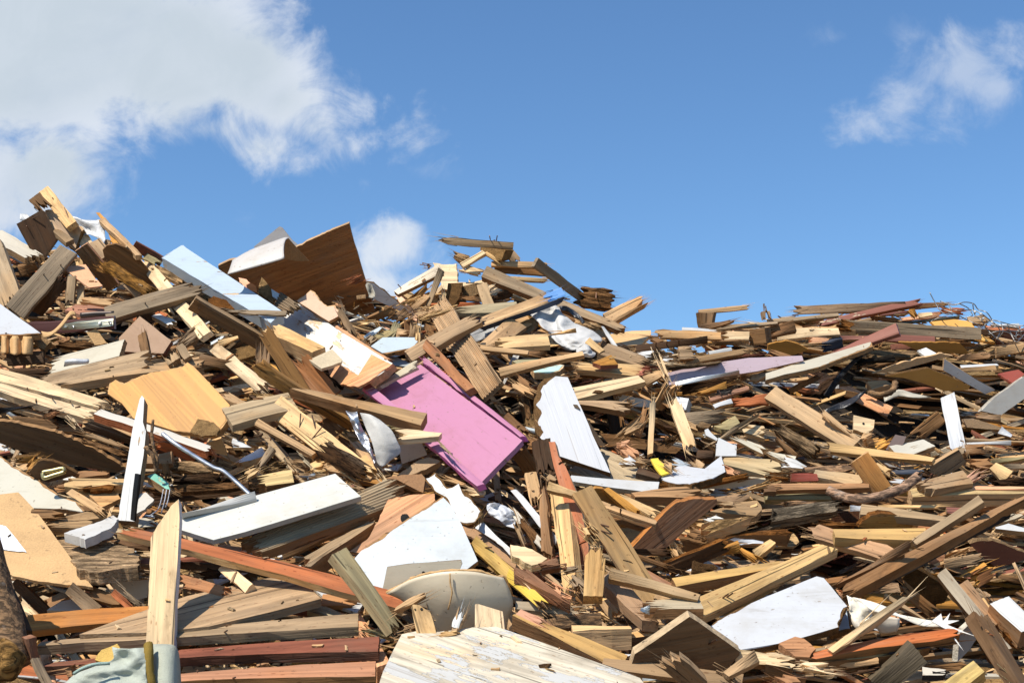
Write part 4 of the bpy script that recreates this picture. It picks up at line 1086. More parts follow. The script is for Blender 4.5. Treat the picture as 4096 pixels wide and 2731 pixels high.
G('D', [(1620, 655), (1750, 738), (1920, 850), (2085, 942), (1995, 978), (1790, 860), (1610, 760)], 1.8, 10, 'fg', 'panel', 'grey-brown coated board sliding down at the right', 'o', mat='laminate', ec='e')
P('D', 1620, 775, 2095, 735, 45, 3, 12, 'e', 'plank', 'tan plank lying on the grey-brown coated board', 'h', 'bc')
P('D', 1770, 728, 2112, 704, 26, 2, 12, 'w', 'strip', 'white topped strip behind the tan plank at right', 'u', 'cc', 'paint', cat='strip')
P('D', 1700, 648, 2085, 612, 50, 3, 10, 'a', 'plank', 'brown rough-edged plank above the white topped strip', 'h', 'bb')
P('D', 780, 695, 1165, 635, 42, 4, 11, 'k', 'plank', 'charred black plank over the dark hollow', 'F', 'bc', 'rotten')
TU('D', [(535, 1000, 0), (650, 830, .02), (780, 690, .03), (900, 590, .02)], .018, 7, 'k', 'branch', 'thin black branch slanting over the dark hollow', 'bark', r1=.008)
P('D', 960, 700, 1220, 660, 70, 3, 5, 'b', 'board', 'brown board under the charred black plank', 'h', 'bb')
G('D', [(-20, 790), (330, 680), (640, 590), (945, 500), (965, 540), (460, 735), (150, 800), (-20, 850)], 2.2, 11, 'ch', 'panel', 'long cream board with a crumbled edge under the crossing maroon plank', 't', (3, 4), face=('laminate', 'c'))
P('D', 525, 640, 1190, 372, 66, 3, 13, 'mr', 'plank', 'worn maroon plank crossing over the long cream board', 'l', 'bc', 'paint', ec='mr', em='paint')
P('D', 870, 600, 1400, 600, 60, 3, 12, 'e', 'splinter', 'shredded tan strip right of the long cream board', 'u', 'bb', 'rotten')
P('D', 990, 560, 1050, 470, 62, 3, 13, 'b', 'block', 'brown stub at the top end of the long cream board', 'F', 'bb')
G('D', [(1370, 580), (1450, 550), (1560, 610), (1460, 640)], 1.5, 9, 'fg', 'panel', 'small grey panel corner above the tan hardboard flap', 'u', mat='laminate')
P('D', 1130, 545, 1340, 545, 46, 2, 6, 'mr', 'board', 'small red board above the shredded tan strip', 'F', 'cb')
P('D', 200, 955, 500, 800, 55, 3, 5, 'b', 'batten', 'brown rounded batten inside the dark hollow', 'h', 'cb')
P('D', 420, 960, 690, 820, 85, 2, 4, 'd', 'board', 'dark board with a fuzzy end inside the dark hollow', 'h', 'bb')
LO('D', [[(440, 1190, 0), (600, 1080, .03), (740, 1010, 0), (890, 945, .03)], [(430, 1230, .03), (600, 1150, .0), (760, 1080, .04), (880, 970, 0)]], 4, 'k', 'film', 'glossy black plastic sheet in the dark hollow', 'film', crumple=.02, cat='plastic film')
LO('D', [[(1060, 1000, 0), (1200, 935, .02), (1330, 970, 0), (1500, 1005, .02)], [(1070, 1050, .02), (1200, 1000, 0), (1330, 1010, .03), (1490, 1015, 0)]], 4, 'c', 'sheet', 'curled cream sheet under the mustard panel', 'laminate')
P('D', 930, 895, 1110, 865, 62, 5, 5, 't', 'block', 'tan block in the middle of the dark hollow', 'u', 'cc')
TU('D', [(930, 960, 0), (1000, 985, .02), (1100, 970, .03), (1155, 930, .02), (1170, 870, 0)], .016, 6, 'b', 'root', 'twisted brown root beside the tan block in the hollow', 'bark', wob=.2)
P('D', 1340, 1390, 1600, 1185, 120, 3, 3, 'b', 'board', 'dark brown board standing left of the white post', 'h', 'bc')
P('D', 1290, 1180, 1480, 1170, 24, 2, 4, 'w', 'strip', 'small white strip in shade left of the white post', 'F', 'bc', 'paint', cat='strip')
P('D', 1650, 985, 1760, 1560, 140, 6, 7, 'w', 'post', 'cracked white painted post slanting at the right', 'q', 'cb', 'paint', cat='post')
G('D', [(1960, 1130), (2080, 1010), (2380, 800), (2380, 1000), (2140, 1172)], 3, 6, 'x', 'board', 'wide grey-white board coming in from the right edge', (.45, -.88, .05), mat='laminate', ec='w')
G('D', [(2110, 790), (2300, 752), (2380, 810), (2380, 850), (2260, 885)], 1.5, 3, 'r', 'panel', 'dull red panel at the right edge above the grey-white board', 'u', (3,), 'laminate')
P('D', 20, 955, 800, 1440, 150, 6, 8, 'e', 'plank', 'long wide pine plank sloping down right of the knotty upright one', 'q', 'cc')
P('D', 470, 1110, 880, 1460, 48, 4, 9, 'e', 'splinter', 'long split stick lying along the wide pine plank', 'f', 'bs')
G('D', [(785, 1170), (980, 1215), (972, 1290), (920, 1342), (785, 1302)], 3, 7, 'p', 'block', 'pale block with a bored hole in front of the dark hollow', 'f', (2, 3), holes=[(876, 1250, 11)])
P('D', 515, 1455, 1520, 1580, 64, 4, 9, 'y', 'plank', 'yellow pine plank under the wide sloping one at the right', 'q', 'bc')
P('D', 1160, 1510, 1480, 1420, 112, 4, 7, 'c', 'beam', 'cream grooved beam stub left of the white post foot', 'u', 'cc', 'paint')
P('D', 940, 1450, 1110, 1385, 105, 3, 6, 'n', 'board', 'honey ply offcut left of the cream beam stub', 'u', 'cb')
G('D', [(1080, 1490), (1170, 1348), (1270, 1365), (1240, 1440), (1140, 1490)], 2, 7, (.13, .09, .08), 'panel', 'dark laminate offcut with torn chipboard edge', 'f', (1, 2, 3), 'laminate', ec='cb', em='chipboard')
P('D', 840, 1400, 985, 1345, 85, 5, 7, 'e', 'block', 'tan block with dark edge below the bored block', 'u', 'bb')
P('D', 50, 1255, 470, 1520, 95, 7, 6, 't', 'log', 'rotten furrowed log left of the yellow pine plank', 'f', 'bb', 'rotten', cat='log')
P('D', -30, 1500, 240, 1590, 62, 2, 7, 'c', 'board', 'cream board left of the rotten furrowed log', 'u', 'bc', 'paint')
P('D', 60, 1370, 260, 1560, 45, 3, 7, 'b', 'batten', 'dark batten with a bolt under the rotten furrowed log', 'F', 'bc', nails=[(205, 1520, 212, 1535)])
P('D', 1810, 1392, 2400, 1412, 18, 2, 5, 't', 'lath', 'thin lath right of the white post', 'f', 'cc')
P('D', 1820, 1425, 2235, 1422, 28, 2, 5, 'w', 'strip', 'mould-spotted white strip right of the white post', 'f', 'cc', 'paint', cat='strip')
G('D', [(1790, 1205), (1890, 1205), (2050, 1250), (2205, 1308), (2000, 1300), (1830, 1280)], 1.5, 5, 't', 'panel', 'grey-tan panel underside right of the white post', 'h', mat='hardboard', ec='w', em='paint')
P('D', 1820, 1480, 2010, 1475, 85, 3, 4, 'a', 'board', 'brown board under the mould-spotted white strip', 'F')
P('D', 1900, 1192, 2140, 1195, 55, 3, 5, 'a', 'batten', 'tan batten below the wide grey-white board', 'F', 'bc')
P('D', 1745, 1140, 1965, 1170, 48, 4, 5, 'g', 'log', 'grey rotten branch piece right of the white post', 'F', 'bb', 'bark', cat='log')
P('D', 2130, 1300, 2240, 1360, 50, 3, 5, 'w', 'board', 'white edged board end at the right below the panel underside', 'f', 'cc', 'paint', ec='t')
P('D', 2180, 1330, 2330, 1370, 60, 3, 4, 'e', 'board', 'tan board scrap at the right edge', 'F', 'bb')
P('D', 1600, 1560, 1830, 1470, 70, 4, 8, 't', 'board', 'weathered board leaning at the foot of the white post', 'F', 'cb')

# ---- middle left
P('E', -40, 255, 985, 545, 100, 4, 6, 'p', 'plank', 'upper of two long pale pine planks entering from the left', 'u', 'cb', nails=[(250, 392, 252, 386)])
P('E', -40, 360, 890, 640, 88, 5, 7, 'p', 'plank', 'lower long pale pine plank with a row of nail holes entering from the left', 'u', 'cb', nails=[(645, 515, 647, 508), (480, 484, 482, 476)])
P('E', 330, 330, 1385, 105, 128, 5, 5, 'e', 'plank', 'wide tan plank with a curved grain above the long pale planks', 'q', 'bb')
P('E', 530, 355, 1895, 135, 62, 6, 6, 'e', 'beam', 'tan beam with a shaded front above the honey tabletop', 'u', 'bb', nails=[(1035, 282, 1040, 275)])
P('E', 445, 195, 1120, 15, 140, 4, 5, 'c', 'board', 'cream painted board with one broken brown end at the left', 'q', 'bc', 'paint')
LO('E', [[(615, 120, 0), (700, 130, .03), (830, 115, 0)], [(612, 160, .03), (720, 150, .05), (835, 140, .02)], [(610, 195, 0), (720, 190, .03), (820, 170, 0)]], 7, 'w', 'paper', 'crumpled white paper on the cream painted board', crumple=.03)
G('E', [(1005, 345), (1060, 310), (1140, 345), (1240, 300), (1370, 250), (1525, 222), (1680, 188), (1720, 150), (1780, 190), (1950, 370), (2112, 545), (2092, 680), (2020, 775), (1990, 825), (1790, 800), (1600, 780), (1230, 665), (1120, 530), (990, 440)], 3, 7, 'cb', 'tabletop', 'large honey pine laminate slab with a broken outline at the left', 'q', (0, 1, 2, 3, 4, 5, 6, 10, 11, 12, 18), face=('veneer', 'n'), grain=(1, 1.05), jit=0, amp=.012, cat='panel')
G('E', [(1815, 668), (1960, 700), (2022, 760), (1990, 812), (1850, 832), (1745, 790)], .5, 9, 'cb', 'fragment', 'patch of bare chipboard torn out of the honey pine slab', 'q', (0, 1, 2, 3, 4, 5), 'chipboard', jit=0, cat='chipboard scrap')
P('E', 895, 598, 1965, 955, 62, 5, 10, 'x', 'batten', 'white-topped batten with rusty varnish crossing the honey slab', 'u', 'cb', 'paint', ec='rs')
G('E', [(1900, 890), (2030, 850), (2092, 1010), (1990, 990)], 1.5, 5, 'cb', 'panel', 'brown hardboard corner below the honey slab', 'o', mat='hardboard')
G('E', [(1283, 490), (1303, 455), (1325, 482), (1312, 700), (1342, 780), (1318, 1000), (1285, 1200), (1235, 1610), (1085, 1600), (1105, 1440), (1170, 1060), (1215, 770)], 5, 12, 'w', 'plank', 'white painted plank with a pointed top standing before the honey slab', 'f', (0, 1, 8), 'paint', ec='t', grain=(.12, -1), jit=0, em='wood')
P('E', 1290, 1180, 1235, 1610, 20, 4, 11, 'k', 'strip', 'black strip along the lower edge of the pointed white plank', 'R', 'cc', 'metal', cat='strip', jit=0)
P('E', 760, 790, 1325, 985, 34, 2, 13, 'e', 'batten', 'thin tan batten passing in front of the pointed white plank', 'f', 'bs')
TU('E', [(1490, 805, .02), (1620, 905, .04), (1800, 1020, .03), (1960, 1115, .03), (2050, 1150, .03), (2180, 1260, .03), (2325, 1395, .04)], .0085, 11, (.80, .82, .84), 'metal_strip', 'bent silver metal strip right of the pointed white plank', seg=4, fine=5)
TU('E', [(1408, 680, .05), (1395, 800, .06), (1410, 930, .05), (1445, 1040, .04), (1435, 1150, .03)], .006, 11, 'b', 'root', 'thin dry root hanging right of the pointed white plank', 'bark', wob=.3)
TU('E', [(1335, 930, .05), (1390, 990, .06), (1420, 1060, .05), (1440, 1160, .03)], .008, 11, 'b', 'root', 'second dry root beside the hanging one', 'bark', wob=.3)
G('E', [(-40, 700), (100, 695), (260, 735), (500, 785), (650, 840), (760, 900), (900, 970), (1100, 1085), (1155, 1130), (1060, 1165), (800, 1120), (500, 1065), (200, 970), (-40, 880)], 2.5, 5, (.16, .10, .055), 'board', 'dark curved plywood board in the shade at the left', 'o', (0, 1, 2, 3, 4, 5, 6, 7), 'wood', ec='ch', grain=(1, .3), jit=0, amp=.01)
G('E', [(-60, 990), (0, 1008), (180, 1140), (330, 1220), (500, 1335), (560, 1385), (700, 1430), (785, 1525), (600, 1500), (280, 1490), (-60, 1480)], 2.5, 6, 'ch', 'panel', 'cream panel with cracked veneer at the left edge', 'u', (1, 2, 3, 4, 5, 6), face=('laminate', (.52, .49, .395)), jit=0)
P('E', 100, 1060, 380, 1030, 60, 3, 5, 'O', 'panel', 'ochre board edge with torn chipboard above the cream cracked panel', 'o', 'bb', 'wood', ec='ch', em='chipboard')
P('E', 230, 1140, 370, 1020, 70, 3, 6, 'O', 'block', 'yellow-brown corner block above the cream cracked panel', 'F', 'bb')
hp = G('E', [(265, 1160), (350, 1062), (400, 1048), (470, 1055), (600, 1110), (710, 1172), (690, 1192), (560, 1225), (440, 1250), (340, 1220)], 2, 7, (.12, .065, .03), 'panel', 'dark furniture panel with a brass recessed pull handle', 'o', (0, 1, 2, 3, 4), ec='ch', em='chipboard', jit=0)
TU('E', [(395, 1175, .06), (400, 1160, .06), (480, 1145, .06), (570, 1125, .06), (588, 1140, .06), (585, 1160, .06), (500, 1185, .06), (415, 1212, .06), (398, 1195, .06), (395, 1175, .06)], .009, 7.6, (.5, .42, .2), 'pull_handle', None, parent=hp)
P('E', 540, 1262, 1150, 1240, 70, 6, 6, 'y', 'plank', 'bright pine plank left of the lower pointed white plank', 'u', 'bc')
P('E', 640, 1180, 1000, 1170, 40, 3, 5, 'a', 'plank', 'brown plank behind the bright pine one', 'u', 'bc')
P('E', 480, 1280, 700, 1285, 50, 3, 5, 'a', 'block', 'brown block left of the bright pine plank', 'F', 'bc')
P('E', 630, 1330, 960, 1540, 70, 4, 8, 'e', 'plank', 'short tan plank sloping beneath the bright pine one', 'q', 'cb')
G('E', [(810, 1360), (1030, 1310), (1110, 1400), (930, 1480)], 2, 5, 'e', 'board', 'tan board with a torn corner left of the pointed white plank', 'u', (1, 2))
P('E', 720, 1320, 1080, 1290, 45, 3, 6, 'rot', 'splinter', 'shaggy brown splinter above the torn tan board', 'f', 'bb', 'rotten')
P('E', 1385, 1180, 1585, 1310, 62, 5, 9, 'gn', 'batten', 'green painted batten end with cobweb threads', 'u', 'cb', 'paint', ec='e')
for pts in ([(1500, 1315, .0), (1480, 1420, .01), (1450, 1500, .0), (1375, 1560, .0)], [(1530, 1320, .0), (1510, 1430, .02), (1480, 1540, .0)], [(1560, 1320, .0), (1540, 1430, .01), (1520, 1480, .0)]):
    TU('E', pts, .0022, 9, (.66, .66, .7), 'thread', 'fine grey threads hanging from the green painted batten end', 'cloth', seg=4)['group'] = 'threads on the green batten'
P('E', 1550, 1090, 1970, 1130, 85, 5, 7, 'e', 'log', 'crumbling tan rotten log right of the dry roots', 'f', 'bb', 'rotten', cat='log')
P('E', 1550, 1210, 2040, 1225, 75, 5, 7, 'd', 'plank', 'dark rotten plank under the crumbling tan log', 'f', 'bb', 'rotten')
P('E', 1330, 1320, 2270, 1270, 60, 4, 6, 'a', 'plank', 'long rotten plank under the bent silver strip', 'f', 'bb', 'rotten')
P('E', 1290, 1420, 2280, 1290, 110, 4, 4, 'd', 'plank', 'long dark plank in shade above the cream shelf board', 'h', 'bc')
P('E', 1320, 1050, 1580, 1020, 85, 6, 8, 'a', 'beam', 'rounded brown beam end right of the pointed white plank', 'f', 'cc')
P('E', 1510, 1080, 1530, 1240, 55, 3, 7, 'b', 'post', 'dark upright post under the rounded beam end', 'F', cat='post')
P('E', 1430, 900, 1800, 1040, 95, 3, 8, 'rs', 'plank', 'orange-brown plank beneath the rusty batten', 'o', 'bc')
P('E', 735, 700, 1200, 870, 100, 5, 5, 'd', 'plank', 'dark brown plank under the lower long pale plank', 'o', 'bc', ec='e')
P('E', 760, 850, 1180, 1010, 45, 3, 6, 'a', 'splinter', 'splintered brown strip left of the pointed white plank', 'f', 'bb', 'rotten')
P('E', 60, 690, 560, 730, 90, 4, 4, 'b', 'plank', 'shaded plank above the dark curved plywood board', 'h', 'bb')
P('E', 0, 500, 430, 640, 40, 3, 5, 'e', 'batten', 'long thin pine batten under the two pale planks', 'u', 'cb')
P('E', -20, 592, 300, 552, 24, 1.5, 8, 'k', 'strip', 'thin black strip at the left edge', 'f', 'cb', 'metal', cat='strip')
P('E', 420, 620, 560, 590, 40, 2, 7, 's', 'splinter', 'pink-brown frayed splinter under the lower long pale plank', 'f', 'bb', 'rotten')
G('E', [(680, 628), (805, 680), (740, 722), (690, 700)], 2, 5, 'r', 'board', 'small crimson painted board corner under the pale planks', 'u', mat='paint')
P('E', 620, 640, 720, 750, 35, 2, 7, 'p', 'splinter', 'curly pale splinter beside the crimson corner', 'f', 'bb')
P('E', 1545, 40, 1595, 145, 130, 6, 8, 'e', 'block', 'tan cube-like block above the honey slab', 'f', 'bc')
P('E', 1640, -10, 1720, 110, 75, 4, 8, 't', 'batten', 'tan batten end beside the cube-like block', 'f', 'cc')
P('E', 1720, 85, 1810, 90, 70, 4, 6, 'p', 'block', 'pale pine block end above the honey slab', 'f')
P('E', 1820, 120, 2190, 195, 90, 6, 6, 'b', 'beam', 'dark beam end right of the pale pine block', 'h', 'cc', ec='e')
P('E', 1960, 10, 2420, 390, 118, 5, 6, 'p', 'plank', 'long pale pine plank running down from above the honey slab', 'q', 'cb')
P('E', 2030, 420, 2240, 530, 62, 3, 5, 'e', 'plank', 'weathered lath end right of the honey slab', 'u', 'bc')
P('E', 2080, 645, 2690, 495, 170, 5, 9, (.40, .33, .24), 'plank', 'wide grey-tan plank right of the honey slab', 'u', 'cc')
P('E', 2170, 1075, 2430, 965, 58, 4, 8, 'nv', 'batten', 'blue-black coated batten right of the bent silver strip', 'u', 'bc', 'laminate')
P('E', 2230, 1200, 2400, 1110, 62, 3, 8, 'y', 'batten', 'tan split batten below the blue-black coated one', 'f', 'bb')
P('E', 2070, 930, 2240, 950, 70, 4, 5, 'a', 'block', 'brown broken block right of the brown hardboard corner', 'f', 'bb', 'rotten')
P('E', 2120, 880, 2351, 945, 34, 2, 6, 'w', 'lath', 'white lath right of the honey slab', 'u', 'bc', 'paint')
P('E', 2040, 810, 2190, 860, 70, 4, 6, 'g', 'block', 'grey-brown block below the wide grey-tan plank', 'F', 'bc')
P('E', 2270, 870, 2420, 880, 62, 4, 5, 'e', 'block', 'tan block end right of the white lath', 'f')
G('E', [(1980, 1470), (2010, 1410), (2060, 1395), (2115, 1440), (2080, 1480)], 4, 7, 'cb', 'block', 'small tan chunk above the cream shelf board', 'f', (0, 1, 2, 3), 'rotten')
G('E', [(1240, 1370), (1340, 1345), (1415, 1410), (1330, 1500), (1240, 1545)], 1.2, 8, 'x', 'panel', 'grey-white panel scrap right of the pointed white plank foot', 'u', (1, 2, 3), 'laminate')
P('E', 60, 130, 400, 100, 110, 4, 3, 'd', 'plank', 'dark plank in shade below the honeycomb cardboard', 'h', 'cc')
P('E', 80, 240, 450, 250, 70, 4, 3, 'd', 'plank', 'dark plank above the upper long pale plank', 'h', 'cb')

# ---- centre, left of the pink panel
P('F', 330, 35, 1545, 325, 74, 6.5, 12, 'e', 'beam', 'long square beam pointing right across the pink panel', 'u', 'bc', ec='a')
P('F', -40, -170, 965, 455, 105, 5, 8, (.34, .19, .06), 'beam', 'long ochre-brown beam passing under the pointing square beam', 'o', 'bb')
P('F', 165, 185, 1030, 870, 205, 5, 9, 'y', 'plank', 'wide pine plank with three rusty nails and a charred end', 'q', 'cb', bow=0, nails=[(402, 395, 410, 280), (545, 408, 515, 295), (522, 500, 610, 395)])
P('F', 560, 560, 1020, 850, 165, 1.5, 10, 'd', 'splinter', 'black charred layer on the end of the wide nailed plank', 'q', 'bb', 'rotten', jit=0)
P('F', -10, 340, 530, 650, 58, 4, 8, 'e', 'batten', 'long saw-marked batten left of the wide nailed plank', 'f', 'cc')
G('F', [(300, 640), (430, 640), (560, 690), (480, 760), (420, 850), (300, 700)], 3, 5, 't', 'board', 'tan board end left of the wide nailed plank', 'F', (0, 1, 2))
LO('F', [[(960, 275, .04), (1050, 290, .06), (1140, 340, .04)], [(1000, 380, .02), (1110, 400, .07), (1240, 430, .05)], [(1060, 520, .04), (1170, 540, .06), (1295, 530, .03)], [(1090, 640, .03), (1200, 650, .03), (1330, 625, .0)], [(1110, 730, .0), (1160, 768, .0), (1240, 700, .0)]], 10, 'fg', 'fabric', 'piece of grey felt hanging below the pointing square beam', 'cloth', crumple=.005, fine=8)
LO('F', [[(832, 255, .02), (900, 260, .0), (955, 275, .03)], [(900, 370, .0), (950, 400, .03), (990, 400, .0)], [(970, 520, .02), (1020, 520, .0), (1050, 520, .02)], [(1040, 630, 0), (1070, 640, .02), (1090, 640, 0)], [(1098, 745, 0), (1105, 745, 0), (1112, 735, 0)]], 9, (.62, .63, .66), 'foil', 'crumpled silver foil strip along the grey felt', 'metal', crumple=.03, fine=11, cat='foil')
P('F', 1255, 465, 1695, 470, 68, 3.5, 11, 'p', 'plank', 'pale plank end poking over the left rail of the pink panel', 'u', 'bc')
P('F', 1200, 385, 1375, 400, 40, 3, 8, 'gr', 'batten', 'greenish ribbed batten above the pale plank end', 'f', 'bc')
P('F', 1650, 515, 1865, 725, 22, 1.5, 11, 'e', 'splinter', 'thin brown splinter lying on the pink panel', 'l', 'bs')
G('F', [(1300, 560), (1500, 500), (1570, 655), (1340, 740)], 2, 4, 'fg', 'panel', 'grey panel in shade below the pink panel', 'o', mat='laminate')
P('F', 560, 300, 780, 520, 160, 3, 4, 'b', 'board', 'dark stained board behind the long ochre-brown beam', 'F', 'bb')
P('F', 920, 520, 1180, 800, 130, 3, 5, 'e', 'board', 'tan board under the grey felt', 'u', 'bb')
G('F', [(950, 690), (1010, 650), (1110, 800), (1060, 820)], 3, 7, 'y', 'board', 'bright triangular pine corner left of the grey felt tip', 'f')
G('F', [(1295, 840), (1500, 700), (1590, 676), (1690, 710), (1560, 790), (1480, 820), (1380, 850)], 4, 7, 't', 'board', 'rough brown slab below the pink panel', 'f', (0, 1, 2, 3, 4), 'hardboard')
G('F', [(1160, 870), (1300, 850), (1520, 830), (1555, 870), (1535, 1005), (1440, 960), (1290, 880)], 4, 7, 'a', 'board', 'brown fibreboard lump above the ribbed decking', 'f', (0, 1, 2), 'hardboard')
P('F', 1130, 850, 1180, 910, 60, 2, 8, 'p', 'splinter', 'tiny upright pale splinter at the corner of the brown lump', 'f', 'sb')
cs = G('Z', [(414, 1181), (560, 1146), (690, 1110), (770, 1088), (829, 1140), (700, 1180), (562, 1222), (490, 1240), (415, 1217)], 2, 10, (.40, .39, .36), 'shelf', 'long cream shelf board with a rounded edge left of centre', 'u', (), 'laminate', ec=(.40, .38, .33), em='laminate', jit=0, face=('laminate', (.56, .555, .51)), grain=(1, -.26), cat='shelf board')
P('Z', 416, 1180, 588, 1137, 9, 3, 10, (.47, .46, .42), 'edge_lip', None, 'u', 'cc', 'laminate', ec=(.45, .44, .40), em='laminate', parent=cs, lift=.012, jit=0, bow=0)
P('F', -120, 1520, 1390, 935, 205, 6, 8, (.40, .33, .24), 'decking_board', 'thick weathered ribbed decking board below the cream shelf board', 'u', 'bb', groove=9, ec='a', jit=0)
P('J', 425, 475, 1120, 60, 70, 11, 7, 'e', 'beam', 'long beam with a bright top below the weathered ribbed decking', 'u', 'bb', ec='a')  # sides coloured darker than the top to look shaded
P('J', 240, 400, 1130, 20, 90, 3, 4, 'a', 'plank', 'dark plank between the ribbed decking and the bright-topped beam', 'o', 'cc')
G('F', [(1215, 1060), (1440, 1020), (1640, 1010), (1645, 1075), (1420, 1260), (1000, 1560), (850, 1545), (1020, 1430), (1120, 1270)], 1.8, 8, 's', 'panel', 'pale plywood panel with a round burnt hole', 'f', (0, 7, 8), 'wood', ec='e', grain=(1, -.6), holes=[(1368, 1237, 44)], jit=0)
P('F', 1440, 1040, 1635, 1045, 70, .5, 9, 'n', 'board', 'glued brown patch of plywood beside the second round hole', 'f', 'bc', nails=[])
G('Z', [(1016, 1140), (1034, 1158), (1060, 1205), (1098, 1288), (1066, 1313), (980, 1350), (890, 1392), (820, 1345), (795, 1305), (830, 1265), (930, 1195)], 2, 10, 'ch', 'panel', 'large blue-white panel with a brown broken upper edge', (-.12, -.80, .58), (9, 10), face=('laminate', (.44, .475, .495)), jit=0)
P('Z', 812, 1292, 1020, 1141, 7, 2.5, 10.3, 'cb', 'splinter', 'brown fibre edge along the top of the large blue-white panel', (-.12, -.80, .58), 'bb', 'hardboard', jit=0)
G('F', [(1550, 885), (1640, 815), (1770, 955), (1860, 912), (1895, 975), (1980, 1060), (2072, 1165), (2062, 1255), (2000, 1285), (1940, 1302), (1860, 1282), (1790, 1150), (1740, 1050), (1650, 1010)], 2, 9, 'ch', 'panel', 'dazzling white broken panel right of the burnt-hole plywood', 'q', tuple(range(14)), 'chipboard', face=('laminate', 'w'), jit=0, amp=.012)
P('F', 2000, 1290, 2080, 1180, 30, 3, 9.5, 'cb', 'fragment', 'crumbled chipboard edge on the dazzling white broken panel', 'u', 'bb', 'chipboard', cat='chipboard scrap')
LO('F', [[(2150, 1090, 0), (2230, 1080, .04), (2300, 1130, .0), (2370, 1180, .03)], [(2130, 1150, .03), (2220, 1160, 0), (2300, 1220, .05), (2380, 1260, 0)], [(2150, 1220, 0), (2230, 1260, .04), (2290, 1320, .0), (2360, 1350, .03)]], 6, (.55, .56, .57), 'plastic_bag', 'grey translucent plastic bag in a dark gap right of centre', 'film', crumple=.03, fine=11)
P('F', 1715, 850, 1935, 930, 40, 3, 8, 'e', 'splinter', 'tan splinter under the bottom corner of the pink panel', 'f', 'bb')
P('F', 1895, 970, 2095, 1005, 62, 3, 8, 'p', 'plank', 'pale plank stub below the bottom corner of the pink panel', 'f', 'bc')
P('F', -10, 905, 340, 845, 115, 9, 8, (.55, .44, .24), 'beam', 'sawn beam end above the cream shelf board', 'u', 'bc', ec='b')
P('F', 515, 770, 660, 740, 105, 6, 7, 'y', 'block', 'yellow block above the right half of the cream shelf board', 'u')
P('F', 350, 680, 545, 690, 75, 3, 6, 'e', 'board', 'flat pale offcut behind the yellow block', 't', 'bb')
P('F', 15, 770, 150, 580, 45, 3, 8, 'e', 'batten', 'tan batten leaning above the sawn beam end', 'f', 'bc')
P('F', -20, 680, 110, 640, 62, 3, 7, 'y', 'splinter', 'fibrous yellow splinter left of the leaning tan batten', 'f', 'bb')
P('F', 80, 780, 230, 750, 70, 3, 7, 'cb', 'fragment', 'broken chipboard nugget above the sawn beam end', 'f', 'bb', 'chipboard', cat='chipboard scrap')
P('F', 440, 700, 580, 850, 24, 1.5, 8, 'c', 'lath', 'white lath leaning on the cream shelf board', 'f', 'cs')
P('F', 450, 850, 520, 850, 45, 2, 8, 'sg', 'fragment', 'dark grey triangular laminate bit above the shelf board', 'f', 'bb', 'laminate', cat='laminate scrap')
P('F', 870, 940, 1090, 1000, 34, 2, 11, 'mr', 'splinter', 'red painted splinter at the right end of the cream shelf board', 'f', 'bs', 'paint')
G('J', [(1868, 100), (1990, 140), (2120, 230), (2260, 330), (2400, 430), (2380, 520), (2060, 270), (1925, 205)], 1, 7, (.38, .24, .14), 'sheet', 'brown hardboard strip right of the large blue-white panel', 'u', (6, 7), 'hardboard')
G('J', [(2010, 140), (2085, 88), (2200, 210), (2380, 370), (2370, 420), (2200, 265)], 1, 8, 'w', 'sheet', 'white paper-faced strip above the brown hardboard strip', 'q', (0, 3, 4), 'laminate')
P('J', 1990, 262, 2490, 700, 112, 7, 9, (.60, .42, .14), 'beam', 'beam with a yellow painted side right of the cream curved panel', 'q', 'cc', ec=(.62, .40, .03), em='paint', nails=[(2100, 325, 2160, 322)])
P('J', 2230, 850, 2351, 1100, 60, 3, 7, 'e', 'board', 'tan board edge at the right of the upright pine block', 'F', 'bc')

# ---- bottom left
G('Z', [(-30, 1135), (0, 1135), (42, 1130), (82, 1172), (140, 1250), (213, 1348), (120, 1338), (30, 1322), (-30, 1280)], 1.2, 8, 'cb', 'panel', 'big tan hardboard sheet at the left edge with a paper note', 'u', (5, 6, 7), 'hardboard', jit=0)
G('I', [(-30, 108), (52, 128), (150, 240), (246, 366), (100, 352), (-30, 330)], .15, 8.35, (.82, .82, .84), 'paper', 'white printed paper note stuck on the big tan hardboard sheet', 'u', (3,), 'printed_paper', grain=(1, 1.1), jit=0, cat='paper')
G('I', [(520, 255), (640, 208), (840, 250), (1170, 312), (1285, 392), (1262, 505), (1090, 520), (900, 552), (730, 530), (640, 400)], 5, 7, (.86, .62, .40), 'board', 'split slab of torn tan wood right of the big hardboard sheet', 't', (0, 1, 2, 3, 4, 5, 6, 7, 8), 'rotten', amp=.014)
P('I', 370, 95, 980, 60, 120, 5, 7, 'e', 'plank', 'sunlit orange-tan plank under the cream cracked panel', 'u', 'bb')
P('I', 280, 15, 600, 10, 80, 4, 8, 'b', 'plank', 'weathered brown plank end on the orange-tan plank', 'f', 'cb')
G('I', [(590, 190), (700, 150), (860, 105), (1040, 28), (1088, 60), (1020, 145), (870, 215), (780, 252), (680, 215)], 3.5, 8, (.52, .50, .45), 'plaster', 'broken white plaster lump left of the red-orange plank', 't', (0, 1, 2, 3, 4, 5, 6, 7), 'laminate', em='laminate', amp=.012)
P('Z', 268, 1212, 932, 1382, 27, 4, 10, 'rs', 'plank', 'long red-orange plank crossing the lower left', 'u', 'bc', ec='y', jit=0)
P('I', 1000, 240, 1385, 300, 85, 4, 6, 'a', 'board', 'brown torn board beneath the red-orange plank', 'f', 'bb')
P('I', 890, 560, 1360, 560, 62, 3, 7, 'a', 'splinter', 'long brown bark-edged splinter left of the bare upright plank', 'f', 'sb')
